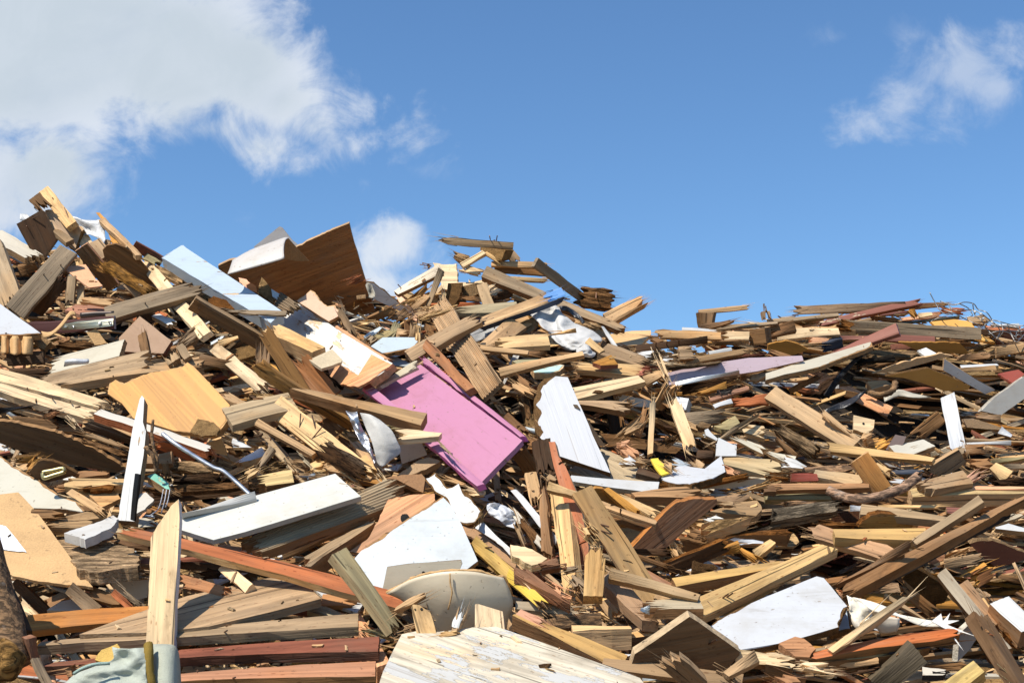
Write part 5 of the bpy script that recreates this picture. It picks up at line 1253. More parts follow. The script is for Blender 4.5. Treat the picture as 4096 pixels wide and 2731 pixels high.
P('I', 1290, 455, 2351, 425, 40, 3, 7, 'mr', 'plank', 'dull red plank behind the bare upright plank', 'h', 'cc')
P('I', 1640, 490, 2351, 530, 65, 4, 5, 'd', 'plank', 'dark plank under the dull red one', 'h', 'cb')
P('I', 1280, 400, 1760, 385, 50, 3, 6, 'p', 'splinter', 'pale split wood beside the bare upright plank', 'f', 'bb')
P('I', 1635, 610, 2100, 735, 100, 4, 8, (.40, .19, .09), 'plank', 'red-brown grained plank right of the bare upright plank', 'q', 'bb')
P('I', 2030, 490, 2290, 690, 100, 5, 9, 'p', 'block', 'short pale block leaning on the wide weathered plywood', 'q', 'cc')
P('I', 1800, 560, 2050, 550, 60, 3, 7, 'd', 'branch', 'mossy twig end with leaves left of the short pale block', 'f', 'bb', 'rotten')
G('I', [(985, 600), (1200, 585), (1370, 600), (1350, 780), (1220, 810), (1080, 740)], 2, 3, 'x', 'panel', 'white cracked panel in shade left of the bare upright plank', 'h', mat='laminate')
G('I', [(430, 900), (550, 820), (680, 785), (720, 830), (770, 910)], 2, 3, 'x', 'panel', 'white panel scrap in the dark gap below the tan hardboard', 'u', (0, 1), 'laminate')
P('I', 1000, 590, 1315, 870, 42, 3, 7, 'g', 'batten', 'grey splintered batten left of the bare upright plank', 'f', 'sb')
P('I', 630, 690, 880, 910, 130, 5, 6, 'a', 'beam', 'brown beam with a bright cut end in the dark gap', 'F', 'cc', ec='y')
P('I', 760, 700, 1140, 830, 105, 4, 6, 'b', 'board', 'brown plank with a frayed end beside the bright-cut beam', 'f', 'bb')
P('I', 1040, 720, 1200, 880, 70, 3, 6, 'rs', 'batten', 'orange-brown batten behind the grey splintered batten', 'f', 'cc')
P('I', 120, 640, 430, 940, 95, 3, 4, 'd', 'plank', 'dark plank in the gap under the tan hardboard', 'h', 'cc')
P('I', 150, 790, 340, 960, 70, 2, 4, 'p', 'board', 'pale board edge beside the rotten-ended log', 'u', 'bc')
P('I', 240, 1015, 1370, 920, 140, 4, 8, (.50, .225, .065), 'plank', 'orange plank left of the bare upright plank near the bottom', 'u', 'cc')
G('Z', [(182, 1456), (300, 1412), (430, 1368), (600, 1330), (672, 1315), (738, 1374), (620, 1405), (480, 1438), (330, 1452)], 3, 9, 't', 'board', 'wide weathered plywood with a swirling grain behind the bare plank', 't', (), 'wood', ec='g', grain=(1, -.25), jit=0)
G('I', [(1515, 20), (1570, -60), (1640, -120), (1650, 60), (1635, 300), (1612, 800), (1595, 1260), (1335, 1260), (1365, 750), (1385, 235), (1450, 115)], 3.5, 14, 'p', 'plank', 'bare upright pine plank with white painted edges at the lower left', 'f', (0, 1, 8, 9, 10), 'wood', ec='w', em='paint', grain=(.06, -1), jit=0, amp=.004)
pal_ = root('Z', 480, 1500, 8, 'pallet', 'broken wooden pallet with red and tan slats at the bottom left', 'pallet')
P('I', 360, 1205, 3290, 985, 80, 4.5, 10, 't', 'slat', None, 't', 'cc', ec='g', parent=pal_, jit=0, nails=[(500, 1190, 540, 1172), (2060, 1100, 2085, 1085)])
P('I', 410, 1395, 3481, 1200, 85, 4.5, 10, (.24, .085, .055), 'slat', None, 't', 'cc', ec=(.13, .06, .04), parent=pal_, jit=0, label_part='dark red slat')  # side colour darkened to look shaded, as on the other slats
P('I', 700, 1585, 3451, 1430, 85, 4.5, 10, (.46, .24, .15), 'slat', None, 't', 'cc', ec='b', parent=pal_, jit=0, nails=[(2130, 1525, 2160, 1515)])
P('I', 390, 1180, 480, 1640, 95, 8, 8, 's', 'stringer', None, 't', 'cc', parent=pal_, jit=0)
P('J', 905, 930, 1170, 1400, 110, 8, 8, 's', 'stringer', None, 't', 'cc', parent=pal_, jit=0)
P('J', 20, 1150, 60, 1400, 110, 8, 7, (.40, .24, .15), 'stringer', None, 't', 'cc', parent=pal_, jit=0)
P('I', 1800, 1250, 2351, 1240, 90, 4, 6, 'e', 'board', 'tan board visible between the pallet slats', 't', 'bc')
P('I', 1640, 1260, 1810, 1250, 70, 4, 7, 'b', 'block', 'dark block under the pallet right of the bare upright plank', 'F')
P('I', 1940, 1450, 2200, 1455, 60, 3, 7, 'p', 'block', 'pale block under the pallet slats', 'f')
P('J', -20, 1210, 280, 960, 130, 3, 6, 'gr', 'board', 'green-grey board visible through the pallet', 'u', 'cc')
P('J', 220, 1190, 520, 1180, 90, 4, 7, (.33, .24, .17), 'block', 'rusty stained block between the pallet slats', 'f', 'cc')
P('J', 700, 1160, 780, 1400, 70, 4, 7, 'y', 'block', 'yellow block under the right end of the pallet', 'f', 'bc')
P('J', 800, 1360, 920, 1330, 60, 3, 7, 'O', 'block', 'ochre block under the lowest pallet slat', 'f', 'bb')
P('J', 600, 800, 965, 795, 105, 3, 7, (.44, .24, .12), 'board', 'orange-tan board below the red-orange plank', 'u', 'cb')
G('J', [(530, 700), (720, 735), (900, 765), (980, 850), (930, 920), (700, 850)], 1, 6, 'w', 'panel', 'white panel beneath the orange-tan board', 't', (), 'laminate')
P('J', 500, 850, 800, 960, 80, 3, 7, (.42, .37, .26), 'plank', 'green-grey plank below the wide weathered plywood', 'u', 'cc')
P('J', 640, 840, 900, 930, 62, 4, 6, 'd', 'plank', 'dark plank right of the green-grey plank', 'h', 'bb')
P('J', 280, 900, 640, 950, 60, 3, 5, 'mr', 'plank', 'dark red plank in shade under the weathered plywood', 'h', 'cc')
P('J', 905, 1060, 1255, 1145, 40, 2, 10, 'gr', 'lath', 'mossy green lath right of the pallet', 'f', 'sb')
P('J', 1000, 1080, 1110, 1190, 70, 3, 9, 'b', 'block', 'dark splintered block under the mossy green lath', 'F', 'bb')
P('J', 765, 350, 1320, 1110, 118, 5, 13, (.36, .33, .22), 'plank', 'greenish weathered plank leaning over the red-orange plank', 'r', 'cb', ec=(.36, .30, .19), jit=0)
P('J', 740, 440, 800, 600, 70, 3, 9, 'd', 'block', 'dark splintered block behind the top of the greenish plank', 'F', 'bb', 'rotten')
P('J', 1225, 910, 1560, 740, 45, 3, 13, 'e', 'batten', 'short broken batten right of the greenish leaning plank', 'f', 'bb')
G('J', [(1205, 500), (1400, 475), (1700, 450), (1885, 438), (1892, 470), (1870, 530), (1700, 560), (1420, 625), (1290, 690), (1155, 740)], .8, 11, (.58, .51, .39), 'panel', 'flat cream panel with a small white-rimmed hole', 'h', (), 'laminate', ec='ch', em='chipboard', jit=0, holes=[(1538, 554, 14)])
LO('J', [[(1200, 745, -0.03), (1400, 625, -0.01), (1600, 565, 0.015), (1800, 540, 0.03), (2000, 545, 0.025), (2150, 575, 0.015), (2270, 600, -0.01)], [(1330, 800, -0.04), (1450, 740, -0.015), (1620, 690, 0.015), (1800, 680, 0.03), (2000, 680, 0.025), (2180, 690, 0.01), (2330, 720, -0.015)], [(1440, 900, -0.05), (1500, 860, -0.025), (1640, 830, 0.0), (1800, 820, 0.02), (2000, 820, 0.015), (2200, 830, 0.0), (2360, 850, -0.025)], [(1480, 1010, -0.08), (1560, 990, -0.05), (1660, 980, -0.025), (1800, 970, -0.01), (2000, 970, -0.015), (2180, 960, -0.025), (2320, 960, -0.05)], [(1500, 1120, -0.1), (1600, 1120, -0.08), (1680, 1110, -0.05), (1800, 1100, -0.05), (2000, 1090, -0.05), (2160, 1080, -0.06), (2300, 1080, -0.08)]], 11, (.62, .52, .36), 'panel', 'big bowed cream hardboard panel with a torn brown rim', 'laminate', th=.004, n='h')
TU('J', [(1200, 740, -0.025), (1400, 640, -0.005), (1440, 605, 0.0), (1600, 562, 0.02), (1800, 536, 0.035), (2000, 540, 0.03), (2110, 560, 0.02), (2200, 590, 0.015), (2280, 600, -0.005), (2310, 680, -0.01), (2351, 760, -0.02)], .006, 11, 'cb', 'torn_rim', 'ragged brown torn rim along the bowed cream panel', 'hardboard', wob=.45, cat='hardboard strip', n='h')
TU('J', [(1780, 560, .09), (1785, 660, .09), (1800, 740, .09), (1765, 890, .07)], .0028, 11.3, 'cb', 'splinter', 'thin peeled sliver hanging down the bowed cream panel', 'hardboard', wob=.3, n='h')
G('J', [(1425, 870), (1440, 845), (1500, 850), (1600, 920), (1630, 1000), (1665, 1155), (1480, 1130)], 5, 13, 'y', 'block', 'yellow pine block with two knot holes at the bottom centre', 'f', (0, 1), 'wood', holes=[(1462, 893, 8), (1520, 890, 12)], grain=(.3, 1))
P('J', 1480, 810, 1600, 900, 80, 3, 11, 'a', 'block', 'dark offcut behind the knot-holed pine block', 'F', 'bb')
P('J', 1400, 1080, 1480, 1060, 80, 4, 12, 'e', 'block', 'small tan chunk at the foot of the knot-holed pine block', 'f', 'bb')
P('J', 1905, 880, 1800, 1110, 65, 3, 13, 't', 'splinter', 'split stake with white paint at the bottom centre', 'f', 'bc', 'wood', cover=(.1, .8, 'lg'))
G('J', [(2012, 845), (2030, 838), (2265, 910), (2282, 1095), (2010, 1085)], 5, 12, 'p', 'block', 'upright pine block with white edge at the bottom centre', 'f', (), 'wood', ec='w', em='paint', grain=(.1, 1))
pb = G('Z', [(922, 1456), (960, 1448), (1010, 1450), (1086, 1440), (1140, 1438), (1250, 1476), (1350, 1512), (1470, 1556), (1520, 1620), (850, 1640), (880, 1540)], 3, 14, (.50, .49, .46), 'board', 'wide flat board with peeling white paint at the bottom edge', 't', (0, 1, 2, 3), 'flaked', ec='e', grain=(1, .33), jit=0)
P('Z', 1125, 1441, 1468, 1556, 9, 3, 14, 'k', 'tar_strip', None, 't', 'bb', 'laminate', parent=pb, lift=.014, jit=0)
P('J', 1660, 1120, 1900, 1110, 40, 2, 13, 'y', 'splinter', 'yellow splinters behind the wide peeling board', 'f', 'bb')
P('J', 1430, 1130, 1640, 1140, 60, 3, 12, (.25, .14, .12), 'block', 'purplish wood chunk behind the wide peeling board', 'f', 'bb')

# ---- log, cushion
lg = TU('I', [(-190, 250, .0), (-90, 620, .02), (20, 1000, .04), (110, 1400, .06)], .062, 13, (.28, .16, .075), 'log', 'fat log with a chewed rotten end in the lower left corner', 'bark', seg=18, wob=.10)
LO('I', [[(0, 1190, .075), (70, 1130, .10), (160, 1180, .10), (215, 1290, .07)], [(5, 1300, .09), (80, 1280, .13), (170, 1290, .12), (250, 1340, .06)], [(0, 1420, .08), (80, 1440, .12), (160, 1440, .11), (235, 1430, .05)], [(20, 1520, .05), (90, 1560, .08), (150, 1540, .07), (190, 1490, .05)]], 13, (.50, .30, .11), 'rotten_end', None, 'rotten', parent=lg, crumple=.03, fine=6)
P('I', -40, 430, 240, 1080, 110, 7, 12, 'd', 'beam', 'black weathered beam leaning along the fat log', 'u', 'cc', nails=[(130, 950, 160, 940)])
P('I', 290, 1150, 330, 1350, 85, 5, 12, (.28, .13, .08), 'block', 'red-brown beam end left of the pallet', 'R', 'cc')
P('I', 330, 1330, 480, 1640, 70, 2, 11, 'g', 'board', 'grey board sloping down at the bottom left corner', 'r', 'cc')
P('I', 240, 1180, 270, 1280, 40, 2, 11, 'lg', 'bracket', 'grey metal bracket by the red-brown beam end', 'f', 'cc', 'metal', cat='metal bracket')
P('I', 545, 1500, 660, 1470, 130, 7, 12, 'a', 'block', 'rough brown block under the torn cushion', 'F', 'bc', 'hardboard')
cu = root('I', 1300, 1400, 14, 'cushion', 'torn pale green padded cushion with yellow foam at the bottom left', 'cushion')
LO('I', [[(1390, 1225, -.03), (1450, 1222, .01), (1530, 1224, .01), (1580, 1228, -.01), (1605, 1245, -.05)], [(1392, 1260, .03), (1450, 1260, .06), (1540, 1262, .06), (1600, 1270, .03), (1626, 1290, -.04)], [(1395, 1400, .05), (1460, 1400, .08), (1550, 1400, .08), (1615, 1400, .04), (1640, 1400, -.04)], [(1400, 1640, .05), (1460, 1640, .08), (1560, 1640, .08), (1625, 1640, .04), (1652, 1640, -.04)]], 14, (.50, .52, .42), 'pad', None, 'cloth', parent=cu, fine=5, th=.01)
LO('I', [[(1060, 1235, .02), (1150, 1240, .05), (1250, 1238, .06), (1340, 1232, .04)], [(1060, 1330, .03), (1160, 1330, .02), (1260, 1340, .07), (1345, 1340, .06)], [(900, 1400, .03), (1050, 1410, .05), (1240, 1430, .04), (1350, 1440, .06)], [(700, 1480, .0), (900, 1470, .06), (1180, 1500, .03), (1360, 1520, .06)], [(600, 1570, .0), (850, 1560, .04), (1150, 1590, .06), (1370, 1600, .05)], [(560, 1660, .0), (850, 1660, .04), (1150, 1660, .06), (1375, 1660, .05)]], 14, (.50, .53, .44), 'cover', None, 'cloth', parent=cu, fine=10, crumple=.014, th=.003)
TU('I', [(1362, 1215, .06), (1365, 1300, .08), (1365, 1450, .09), (1385, 1560, .09), (1390, 1660, .08)], .014, 14, (.30, .20, .045), 'braid', None, 'cloth', parent=cu, wob=.12, seg=10)
G('I', [(870, 1352), (900, 1300), (932, 1262), (1000, 1238), (1075, 1205), (1112, 1270), (1066, 1300), (1082, 1392), (1020, 1385), (960, 1372)], 2, 14.6, (.80, .52, .15), 'foam', None, 'f', tuple(range(10)), 'cloth', em='cloth', parent=cu, amp=.010)
TU('I', [(680, 1480, .05), (760, 1430, .07), (870, 1395, .07), (1010, 1385, .06)], .005, 14.4, (.38, .50, .43), 'piping', None, 'cloth', parent=cu)

# ---- centre right
G('Z', [(1237, 884), (1250, 870), (1276, 864), (1304, 866), (1330, 925), (1362, 1000), (1402, 1086), (1340, 1066), (1284, 1047), (1240, 1005), (1228, 985), (1226, 930)], 3.5, 9, 'ch', 'board', 'white leaning board with grey streaks and a chipped left edge', 'f', (0, 10, 11, 9), 'chipboard', ec='e', em='chipboard', face=('streaked', (.51, .51, .51)), jit=0, rec=.03, grain=(.35, 1), amp=.010)
G('C', [(600, 1190), (640, 1250), (860, 1568), (800, 1568), (700, 1400)], 2.5, 7, 't', 'board', 'grey-tan board edge behind the white leaning board', 'R', (), 'hardboard')
P('C', 605, 1165, 1095, 1215, 62, 4, 7, 't', 'plank', 'brown tongued plank end right of the white leaning board', 'u', 'cb', ec='b')
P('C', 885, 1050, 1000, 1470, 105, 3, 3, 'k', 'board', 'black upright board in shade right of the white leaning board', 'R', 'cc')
P('C', 930, 1060, 1030, 1400, 30, 2, 4, 'b', 'lath', 'brown lath on the black upright board', 'F', 'bb')
P('C', 1300, 1120, 1268, 1640, 48, 4, 9, 'p', 'stake', 'slim pale stake standing upright right of the white leaning board', 'f', 'bc', cat='stake')
P('C', 1480, 1125, 1650, 1600, 105, 3, 9, 'p', 'board', 'knotty pale board standing at a slant in the middle right', 'f', 'bb')
G('C', [(1500, 1115), (1625, 1132), (1600, 1235), (1555, 1245)], 5, 6, 'w', 'block', 'white painted block behind the knotty pale board', 'q', (), 'paint')
P('C', 1480, 1000, 1340, 1235, 110, 3, 8, (.36, .2, .09), 'board', 'orange-brown board leaning above the slim pale stake', 'o', 'bc', ec='e')
P('C', 1520, 1050, 1400, 1195, 85, 5, 8, 'b', 'beam', 'dark beam end beside the leaning orange-brown board', 'h', 'bc')
P('C', 1215, 970, 1395, 890, 72, 3, 8, 'e', 'plank', 'short tan plank above the leaning orange-brown board', 'f', 'cc')
P('C', 1400, 880, 1450, 990, 55, 2, 9, 'p', 'splinter', 'white fibrous splinter above the leaning orange-brown board', 'f', 'bs')
P('C', 1590, 1330, 2000, 1290, 128, 9, 7, 'g', 'beam', 'heavy grey beam with a fibrous cut end in the middle right', 'h', 'cb', ec='e')
P('C', 1890, 1400, 2090, 1350, 90, 3, 4, 'gr', 'board', 'green-grey board below the heavy grey beam', 'u', 'cc')
P('C', 985, 1490, 1225, 1290, 80, 4, 6, 'e', 'plank', 'split tan plank left of the slim pale stake', 'f', 'bb')
P('C', 1150, 1480, 1250, 1200, 70, 3, 5, 'a', 'plank', 'brown plank standing behind the slim pale stake', 'F', 'cb')
P('C', 1400, 1545, 1500, 1475, 75, 4, 7, 'b', 'block', 'rough brown block right of the slim pale stake', 'f', 'bb', 'rotten')
P('C', 1000, 1550, 1120, 1545, 70, 4, 7, 's', 'block', 'pinkish cut block left of the slim pale stake foot', 'f')
P('C', 530, 1015, 835, 935, 45, 3, 6, 'mr', 'splinter', 'reddish splinter under the bright pale pine plank', 'F', 'bs', 'rotten')
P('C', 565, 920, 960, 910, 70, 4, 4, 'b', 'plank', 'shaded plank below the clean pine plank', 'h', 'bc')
P('C', 930, 1070, 1095, 1030, 46, 3, 4, 'bl', 'board', 'blue painted board end in the shade', 'u', 'cc', 'paint')
G('C', [(1015, 1100), (1275, 1150), (1270, 1215), (1100, 1205), (960, 1170)], 2, 4, 'x', 'panel', 'white panel underside below the bright pale pine plank', 'h', (), 'laminate')
P('C', 1030, 1190, 1125, 1145, 50, 5, 6, 'e', 'log', 'round stick end on the brown tongued plank', 'f', 'bb', cat='log')
P('C', 1160, 990, 1320, 1090, 60, 3, 6, 'a', 'splinter', 'bent splintered lath left of the leaning orange-brown board', 'f', 'bb')
P('C', 0, 990, 210, 1110, 62, 3, 7, 'e', 'board', 'flat tan board above the upper end of the pink panel rail', 'f', 'bb')
P('C', 40, 930, 210, 1070, 60, 3, 6, 'a', 'board', 'curled brown board left of the white leaning board', 'F', 'bb')
P('C', 100, 1080, 170, 1330, 55, 3, 5, 'a', 'splinter', 'splintered upright strip left of the white leaning board', 'f', 'bb', 'rotten')
P('C', -60, 1280, 140, 1460, 62, 4, 8, 'a', 'batten', 'brown batten end over the right rail of the pink panel', 'f', 'cb')
P('C', 165, 1530, 300, 1600, 105, 6, 8, 'a', 'block', 'dark beam end below the white leaning board', 'f', 'cb')
P('C', 1500, 1300, 1760, 1430, 50, 3, 6, 'e', 'board', 'tan board below the heavy grey beam', 'f', 'bb')
G('C', [(1690, 1380), (1740, 1340), (1830, 1370), (1800, 1410), (1720, 1400)], 3, 7, 't', 'block', 'twisted brown fragment under the heavy grey beam', 'f', (0, 1, 2, 3), 'rotten')
G('C', [(1770, 1420), (1800, 1408), (1890, 1500), (1880, 1520), (1780, 1470)], 2, 8, 'w', 'panel', 'curved white panel scrap below the heavy grey beam', 'f', (0, 1), 'laminate')
G('C', [(1875, 1568), (1895, 1490), (2040, 1560), (2060, 1660), (1870, 1660)], 3, 8, 'w', 'block', 'white painted block in the middle right debris', 'f', (), 'laminate')
P('C', 1800, 1568, 2351, 1215, 26, 3, 9, 'e', 'splinter', 'long thin red-brown splinter running up to the right', 'f', 'bs')
P('C', 2110, 1400, 2351, 1450, 90, 5, 8, 'p', 'board', 'pale board piece with plaster remains at middle right', 'f', 'bb')
P('C', 2010, 1470, 2340, 1620, 50, 2, 8, 'c', 'lath', 'cream splintered lath at middle right', 'u', 'bb', 'paint')
G('C', [(800, 1450), (1050, 1480), (1300, 1525), (1560, 1590), (1500, 1640), (900, 1560)], 2.5, 3, 'b', 'board', 'dark brown board lying behind the slim pale stake', 'h', (0,))
G('G', [(520, 220), (820, 25), (980, 85), (1150, 200), (1315, 345), (1000, 310), (700, 290)], 1.5, 4, (.50, .42, .30), 'board', 'broad grey-tan board under the white leaning board', 't', (), 'wood', grain=(1, .7))
P('G', 530, 290, 1345, 382, 78, 3, 8, 'w', 'board', 'long white moulded board below the white leaning board', 'u', 'cc', 'laminate', ec='x')
G('G', [(335, -40), (395, -40), (425, 90), (490, 185), (620, 500), (705, 930), (690, 1135), (622, 1135), (560, 880), (470, 480), (380, 180)], 3, 12, (.44, .165, .085), 'plank', 'long red-brown plank standing upright in the lower centre', 'q', (0,), 'wood', ec='p', grain=(.3, 1), jit=0)
P('G', 645, 395, 1310, 1440, 205, 4, 13, (.33, .225, .115), 'plank', 'wide grey-tan weathered plank slanting over the red-brown upright', 'f', 'cc', ec='e', nails=[(820, 720, 885, 740), (820, 778, 900, 805)], jit=0, bow=0)
P('G', 425, 400, 540, 1370, 145, 6, 10, 'y', 'post', 'tall pale pine post left of the red-brown upright plank', 'l', 'cb', cat='post')
P('K', 775, 265, 745, 770, 180, 9, 15, (.60, .42, .21), 'post', 'cracked pine post stub in front of the wide slanting plank', 'f', 'bc', cat='post')
P('G', 650, 715, 765, 825, 95, 6, 14, 'y', 'block', 'yellow offcut on top of the cracked pine post', 'f', 'bb')
P('G', 262, 160, 320, 1010, 78, 6, 11, (.36, .21, .11), 'post', 'reddish square post left of the tall pale pine post', 'q', 'sb', cat='post')
P('G', 165, 240, 235, 560, 112, 3, 9, 'e', 'board', 'short tan board under the bottom corner of the pink panel', 'f', 'cb')
P('G', 15, 400, 410, 880, 60, 2.5, 8, 'w', 'batten', 'white batten with flaking green paint behind the square post', 'l', 'cc', 'paint')
P('G', 265, -60, 320, 270, 170, 5, 9, 'd', 'board', 'dark stained board right of the pink panel corner', 'F', 'cb')
P('G', 60, 60, 200, 260, 150, 3, 6, 'b', 'board', 'dark brown board behind the pink panel corner', 'o', 'cc')
P('G', 330, 350, 600, 445, 62, 4, 14, 'y', 'batten', 'short yellow batten crossing the red-brown upright plank', 'f', 'cc')
P('G', 320, 280, 410, 330, 60, 4, 9, 'e', 'block', 'tan block behind the red-brown upright plank', 'f')
P('G', 40, 730, 145, 990, 42, 3, 10, 'e', 'batten', 'thin tan stick left of the reddish square post', 'f', 'bs')
P('G', -40, 560, 290, 930, 70, 4, 7, 'x', 'board', 'grey-white broken board behind the thin tan stick', 'l', 'bb', 'paint')
P('G', 60, 640, 280, 940, 70, 4, 8, 'a', 'splinter', 'crumbling brown splinter over the grey-white broken board', 'f', 'bb', 'rotten')
G('G', [(1095, 942), (1250, 770), (1420, 602), (1540, 512), (1700, 485), (1880, 488), (1888, 530), (1760, 640), (1640, 725), (1420, 930), (1250, 945)], 4, 12, (.30, .165, .10), 'board', 'big reddish-brown board jutting out with a torn top', (.15, -.93, -.33), (2, 3, 4, 5), 'wood', ec='rot', grain=(1, -.8), jit=0, amp=.012)
G('G', [(740, 400), (770, 388), (835, 392), (960, 480), (1205, 640), (1180, 655), (1000, 570), (800, 490)], 2, 9, 'O', 'board', 'orange veneered board underside right of the slanting plank top', 'o', (), 'wood')
P('G', 865, 385, 1180, 640, 62, 4, 10, 'n', 'batten', 'orange batten beside the veneered board underside', 'f', 'cb')  # orange is the batten's own colour
P('G', 800, 520, 1330, 705, 44, 4, 11, 'e', 'batten', 'long tan batten right of the wide slanting plank', 'u', 'cc')
P('G', 960, 440, 1400, 655, 62, 4, 9, 'y', 'plank', 'yellow splintered plank above the long tan batten', 'u', 'bb')
P('G', 1110, 445, 1740, 415, 78, 6, 9, (.44, .28, .16), 'beam', 'tan beam with a sawn left end under the white broken panel', 'u', 'cb', ec='a')
P('G', 880, 620, 1260, 770, 100, 4, 6, 'b', 'beam', 'dark rough beam in shade below the long tan batten', 'h', 'bb')
G('G', [(1320, 305), (1362, 265), (1530, 178), (1650, 190), (1770, 212), (1922, 92), (1942, 160), (1960, 240), (1840, 300), (1650, 358), (1500, 356)], 2.5, 9, 'ch', 'panel', 'bright white broken panel with a drooping lower edge', 't', (0, 1, 2, 8, 9, 10), 'chipboard', face=('laminate', 'w'), jit=0, amp=.012)
P('G', 1300, 345, 1650, 382, 40, 3, 9, 'rot', 'fragment', 'ragged brown chipboard rim under the bright white broken panel', 'F', 'bb', 'chipboard', cat='chipboard scrap')
P('G', 1640, 375, 2200, 262, 46, 3, 9, 'rot', 'fragment', 'longer ragged chipboard rim right of the bright white panel', 'F', 'bb', 'chipboard', cat='chipboard scrap')
G('G', [(1660, 405), (1850, 340), (2100, 285), (2330, 310), (2280, 350), (2000, 390), (1800, 395)], 1.5, 8, 'x', 'panel', 'cream panel underside below the ragged chipboard rim', 'o', (), 'laminate')
G('G', [(1275, 118), (1340, 110), (1400, 180), (1462, 240), (1370, 266), (1310, 190)], .8, 9, 'yl', 'sheet', 'bright yellow plastic scrap among offcuts', 'u', (1,), 'laminate')
P('G', 1385, 145, 1500, 225, 62, 3, 10, 'e', 'block', 'tan offcut lying across the bright yellow scrap', 'f', 'bb')
P('G', 1150, 220, 1360, 285, 48, 4, 9, 'd', 'batten', 'charred dark batten left of the bright white broken panel', 'u', 'cc')
P('G', 1010, 110, 1140, 170, 70, 1.5, 7, 'w', 'sheet', 'small white sheet scrap above the charred dark batten', 'u', 'bc', 'laminate')
P('G', 1135, 140, 1230, 165, 62, 3, 8, 'e', 'block', 'tan square offcut left of the bright yellow scrap', 'f')
P('G', 1010, 0, 1160, 110, 90, 3, 7, 's', 'board', 'pinkish torn board above the small white sheet scrap', 'f', 'bb')
P('G', 1440, 130, 1660, 190, 60, 2, 8, 'sg', 'panel', 'grey laminate scrap with torn chipboard by the yellow scrap', 'u', 'bb', 'laminate')
P('G', 1640, 110, 1750, 200, 85, 5, 8, 'e', 'block', 'tan offcut right of the grey laminate scrap', 'f', 'bc')
P('G', 1700, 70, 1850, 90, 75, 6, 8, 'd', 'block', 'dark rounded block end above the tan offcuts', 'F', 'cc')
P('G', 1935, 130, 2480, 225, 110, 6, 8, (.52, .42, .26), 'beam', 'thick pale beam with a broken end at the middle right', 'u', 'cb')
P('G', 1900, 190, 2060, 240, 60, 3, 9, 's', 'block', 'pinkish block below the thick pale beam', 'f', 'bb')
G('G', [(1870, -20), (2065, -20), (2060, 80), (1880, 80)], 3, 6, 'w', 'panel', 'white panel stub standing behind the thick pale beam', 'f', (), 'laminate')
P('G', 1725, 770, 2235, 635, 66, 7, 10, (.55, .37, .19), 'beam', 'crumbling beam with a furrowed top right of the big jutting board', 'u', 'bb', 'rotten', ec='e', em='wood')
P('G', 1725, 822, 2600, 775, 45, 8, 9, 'rot', 'beam', 'long beam with an orange rotten edge at the middle right', 'u', 'bb', 'rotten', ec='b', em='wood')
P('G', 1680, 480, 2195, 488, 58, 3, 8, 'a', 'plank', 'brown tongued plank above the knot board', 'u', 'bb', ec='e')
G('G', [(1815, 600), (1950, 560), (2120, 512), (2250, 500), (2295, 585), (2240, 640), (2000, 620)], 4, 8, (.38, .26, .15), 'board', 'brown board with a big knot right of the jutting board', 'u', (2, 3), 'wood')
P('G', 1880, 525, 2055, 535, 42, 3, 9, 'e', 'splinter', 'tan splinter on the brown board with a big knot', 'f', 'bb')
P('G', 2030, 445, 2360, 345, 32, 2, 9, 'y', 'splinter', 'long yellow splinter at middle right', 'f', 'sb')
P('G', 2250, 385, 2420, 385, 60, 3, 8, 'a', 'block', 'brown block end right of the long yellow splinter', 'u', 'bc')
P('G', 1780, 400, 2000, 430, 90, 2, 6, 'x', 'panel', 'soiled white panel in shade below the ragged rim', 'u', 'bb', 'laminate')
P('G', 1650, 720, 1830, 720, 36, 2, 9, 'y', 'splinter', 'small yellow splinter left of the crumbling beam', 'u', 'bb')
P('G', 1760, 650, 1950, 690, 75, 4, 8, 'lg', 'block', 'grey-white block above the crumbling beam', 'u', 'bb', 'paint')
P('G', 1600, 770, 1850, 860, 90, 4, 7, 'a', 'plank', 'brown plank under the crumbling beam', 'f', 'bc')
P('G', 1480, 910, 1580, 1060, 78, 3, 8, 'e', 'board', 'tan broken board in the dark gap below the jutting board', 'F', 'bb')
P('G', 1500, 900, 1780, 950, 110, 3, 6, 'b', 'board', 'dark board behind the tan broken board', 'o', 'bc')
P('G', 1135, 1005, 1450, 1120, 44, 3, 7, 'b', 'batten', 'brown batten in the dark gap below the jutting board', 'h', 'cb')
P('G', 1065, 965, 1460, 985, 60, 3, 6, 'd', 'plank', 'dark plank at the back of the gap below the jutting board', 'h', 'bb')
P('G', 1390, 1170, 2010, 900, 125, 3, 8, 'd', 'board', 'dark board with a frayed rotten upper edge', 'o', 'bb', 'wood', ec='rot', em='rotten')
P('G', 1980, 880, 2310, 885, 46, 1.5, 10, 'w', 'strip', 'curled white strip at the right of the frayed board', 'f', 'bc', 'laminate', cat='strip')
P('G', 2230, 990, 2400, 870, 70, 4, 10, 'y', 'plank', 'yellow plank end below the curled white strip', 'f', 'cc')
P('G', 2095, 940, 2290, 1065, 42, 3, 11, 'n', 'batten', 'honey batten of a broken frame below the curled strip', 'f', 'cb')
P('G', 1920, 980, 2100, 940, 70, 3, 9, 'O', 'board', 'ochre end board of the broken frame', 'o', 'cc')
P('G', 1665, 1110, 1890, 1150, 105, 7, 10, 'b', 'log', 'round chipboard-like stub behind the long square batten', 'F', 'cb', 'chipboard', cat='log')
P('G', 1485, 1245, 2470, 1075, 72, 6, 12, (.58, .40, .17), 'batten', 'long square pine batten above the long bright beam', 'u', 'cc', ec='a')
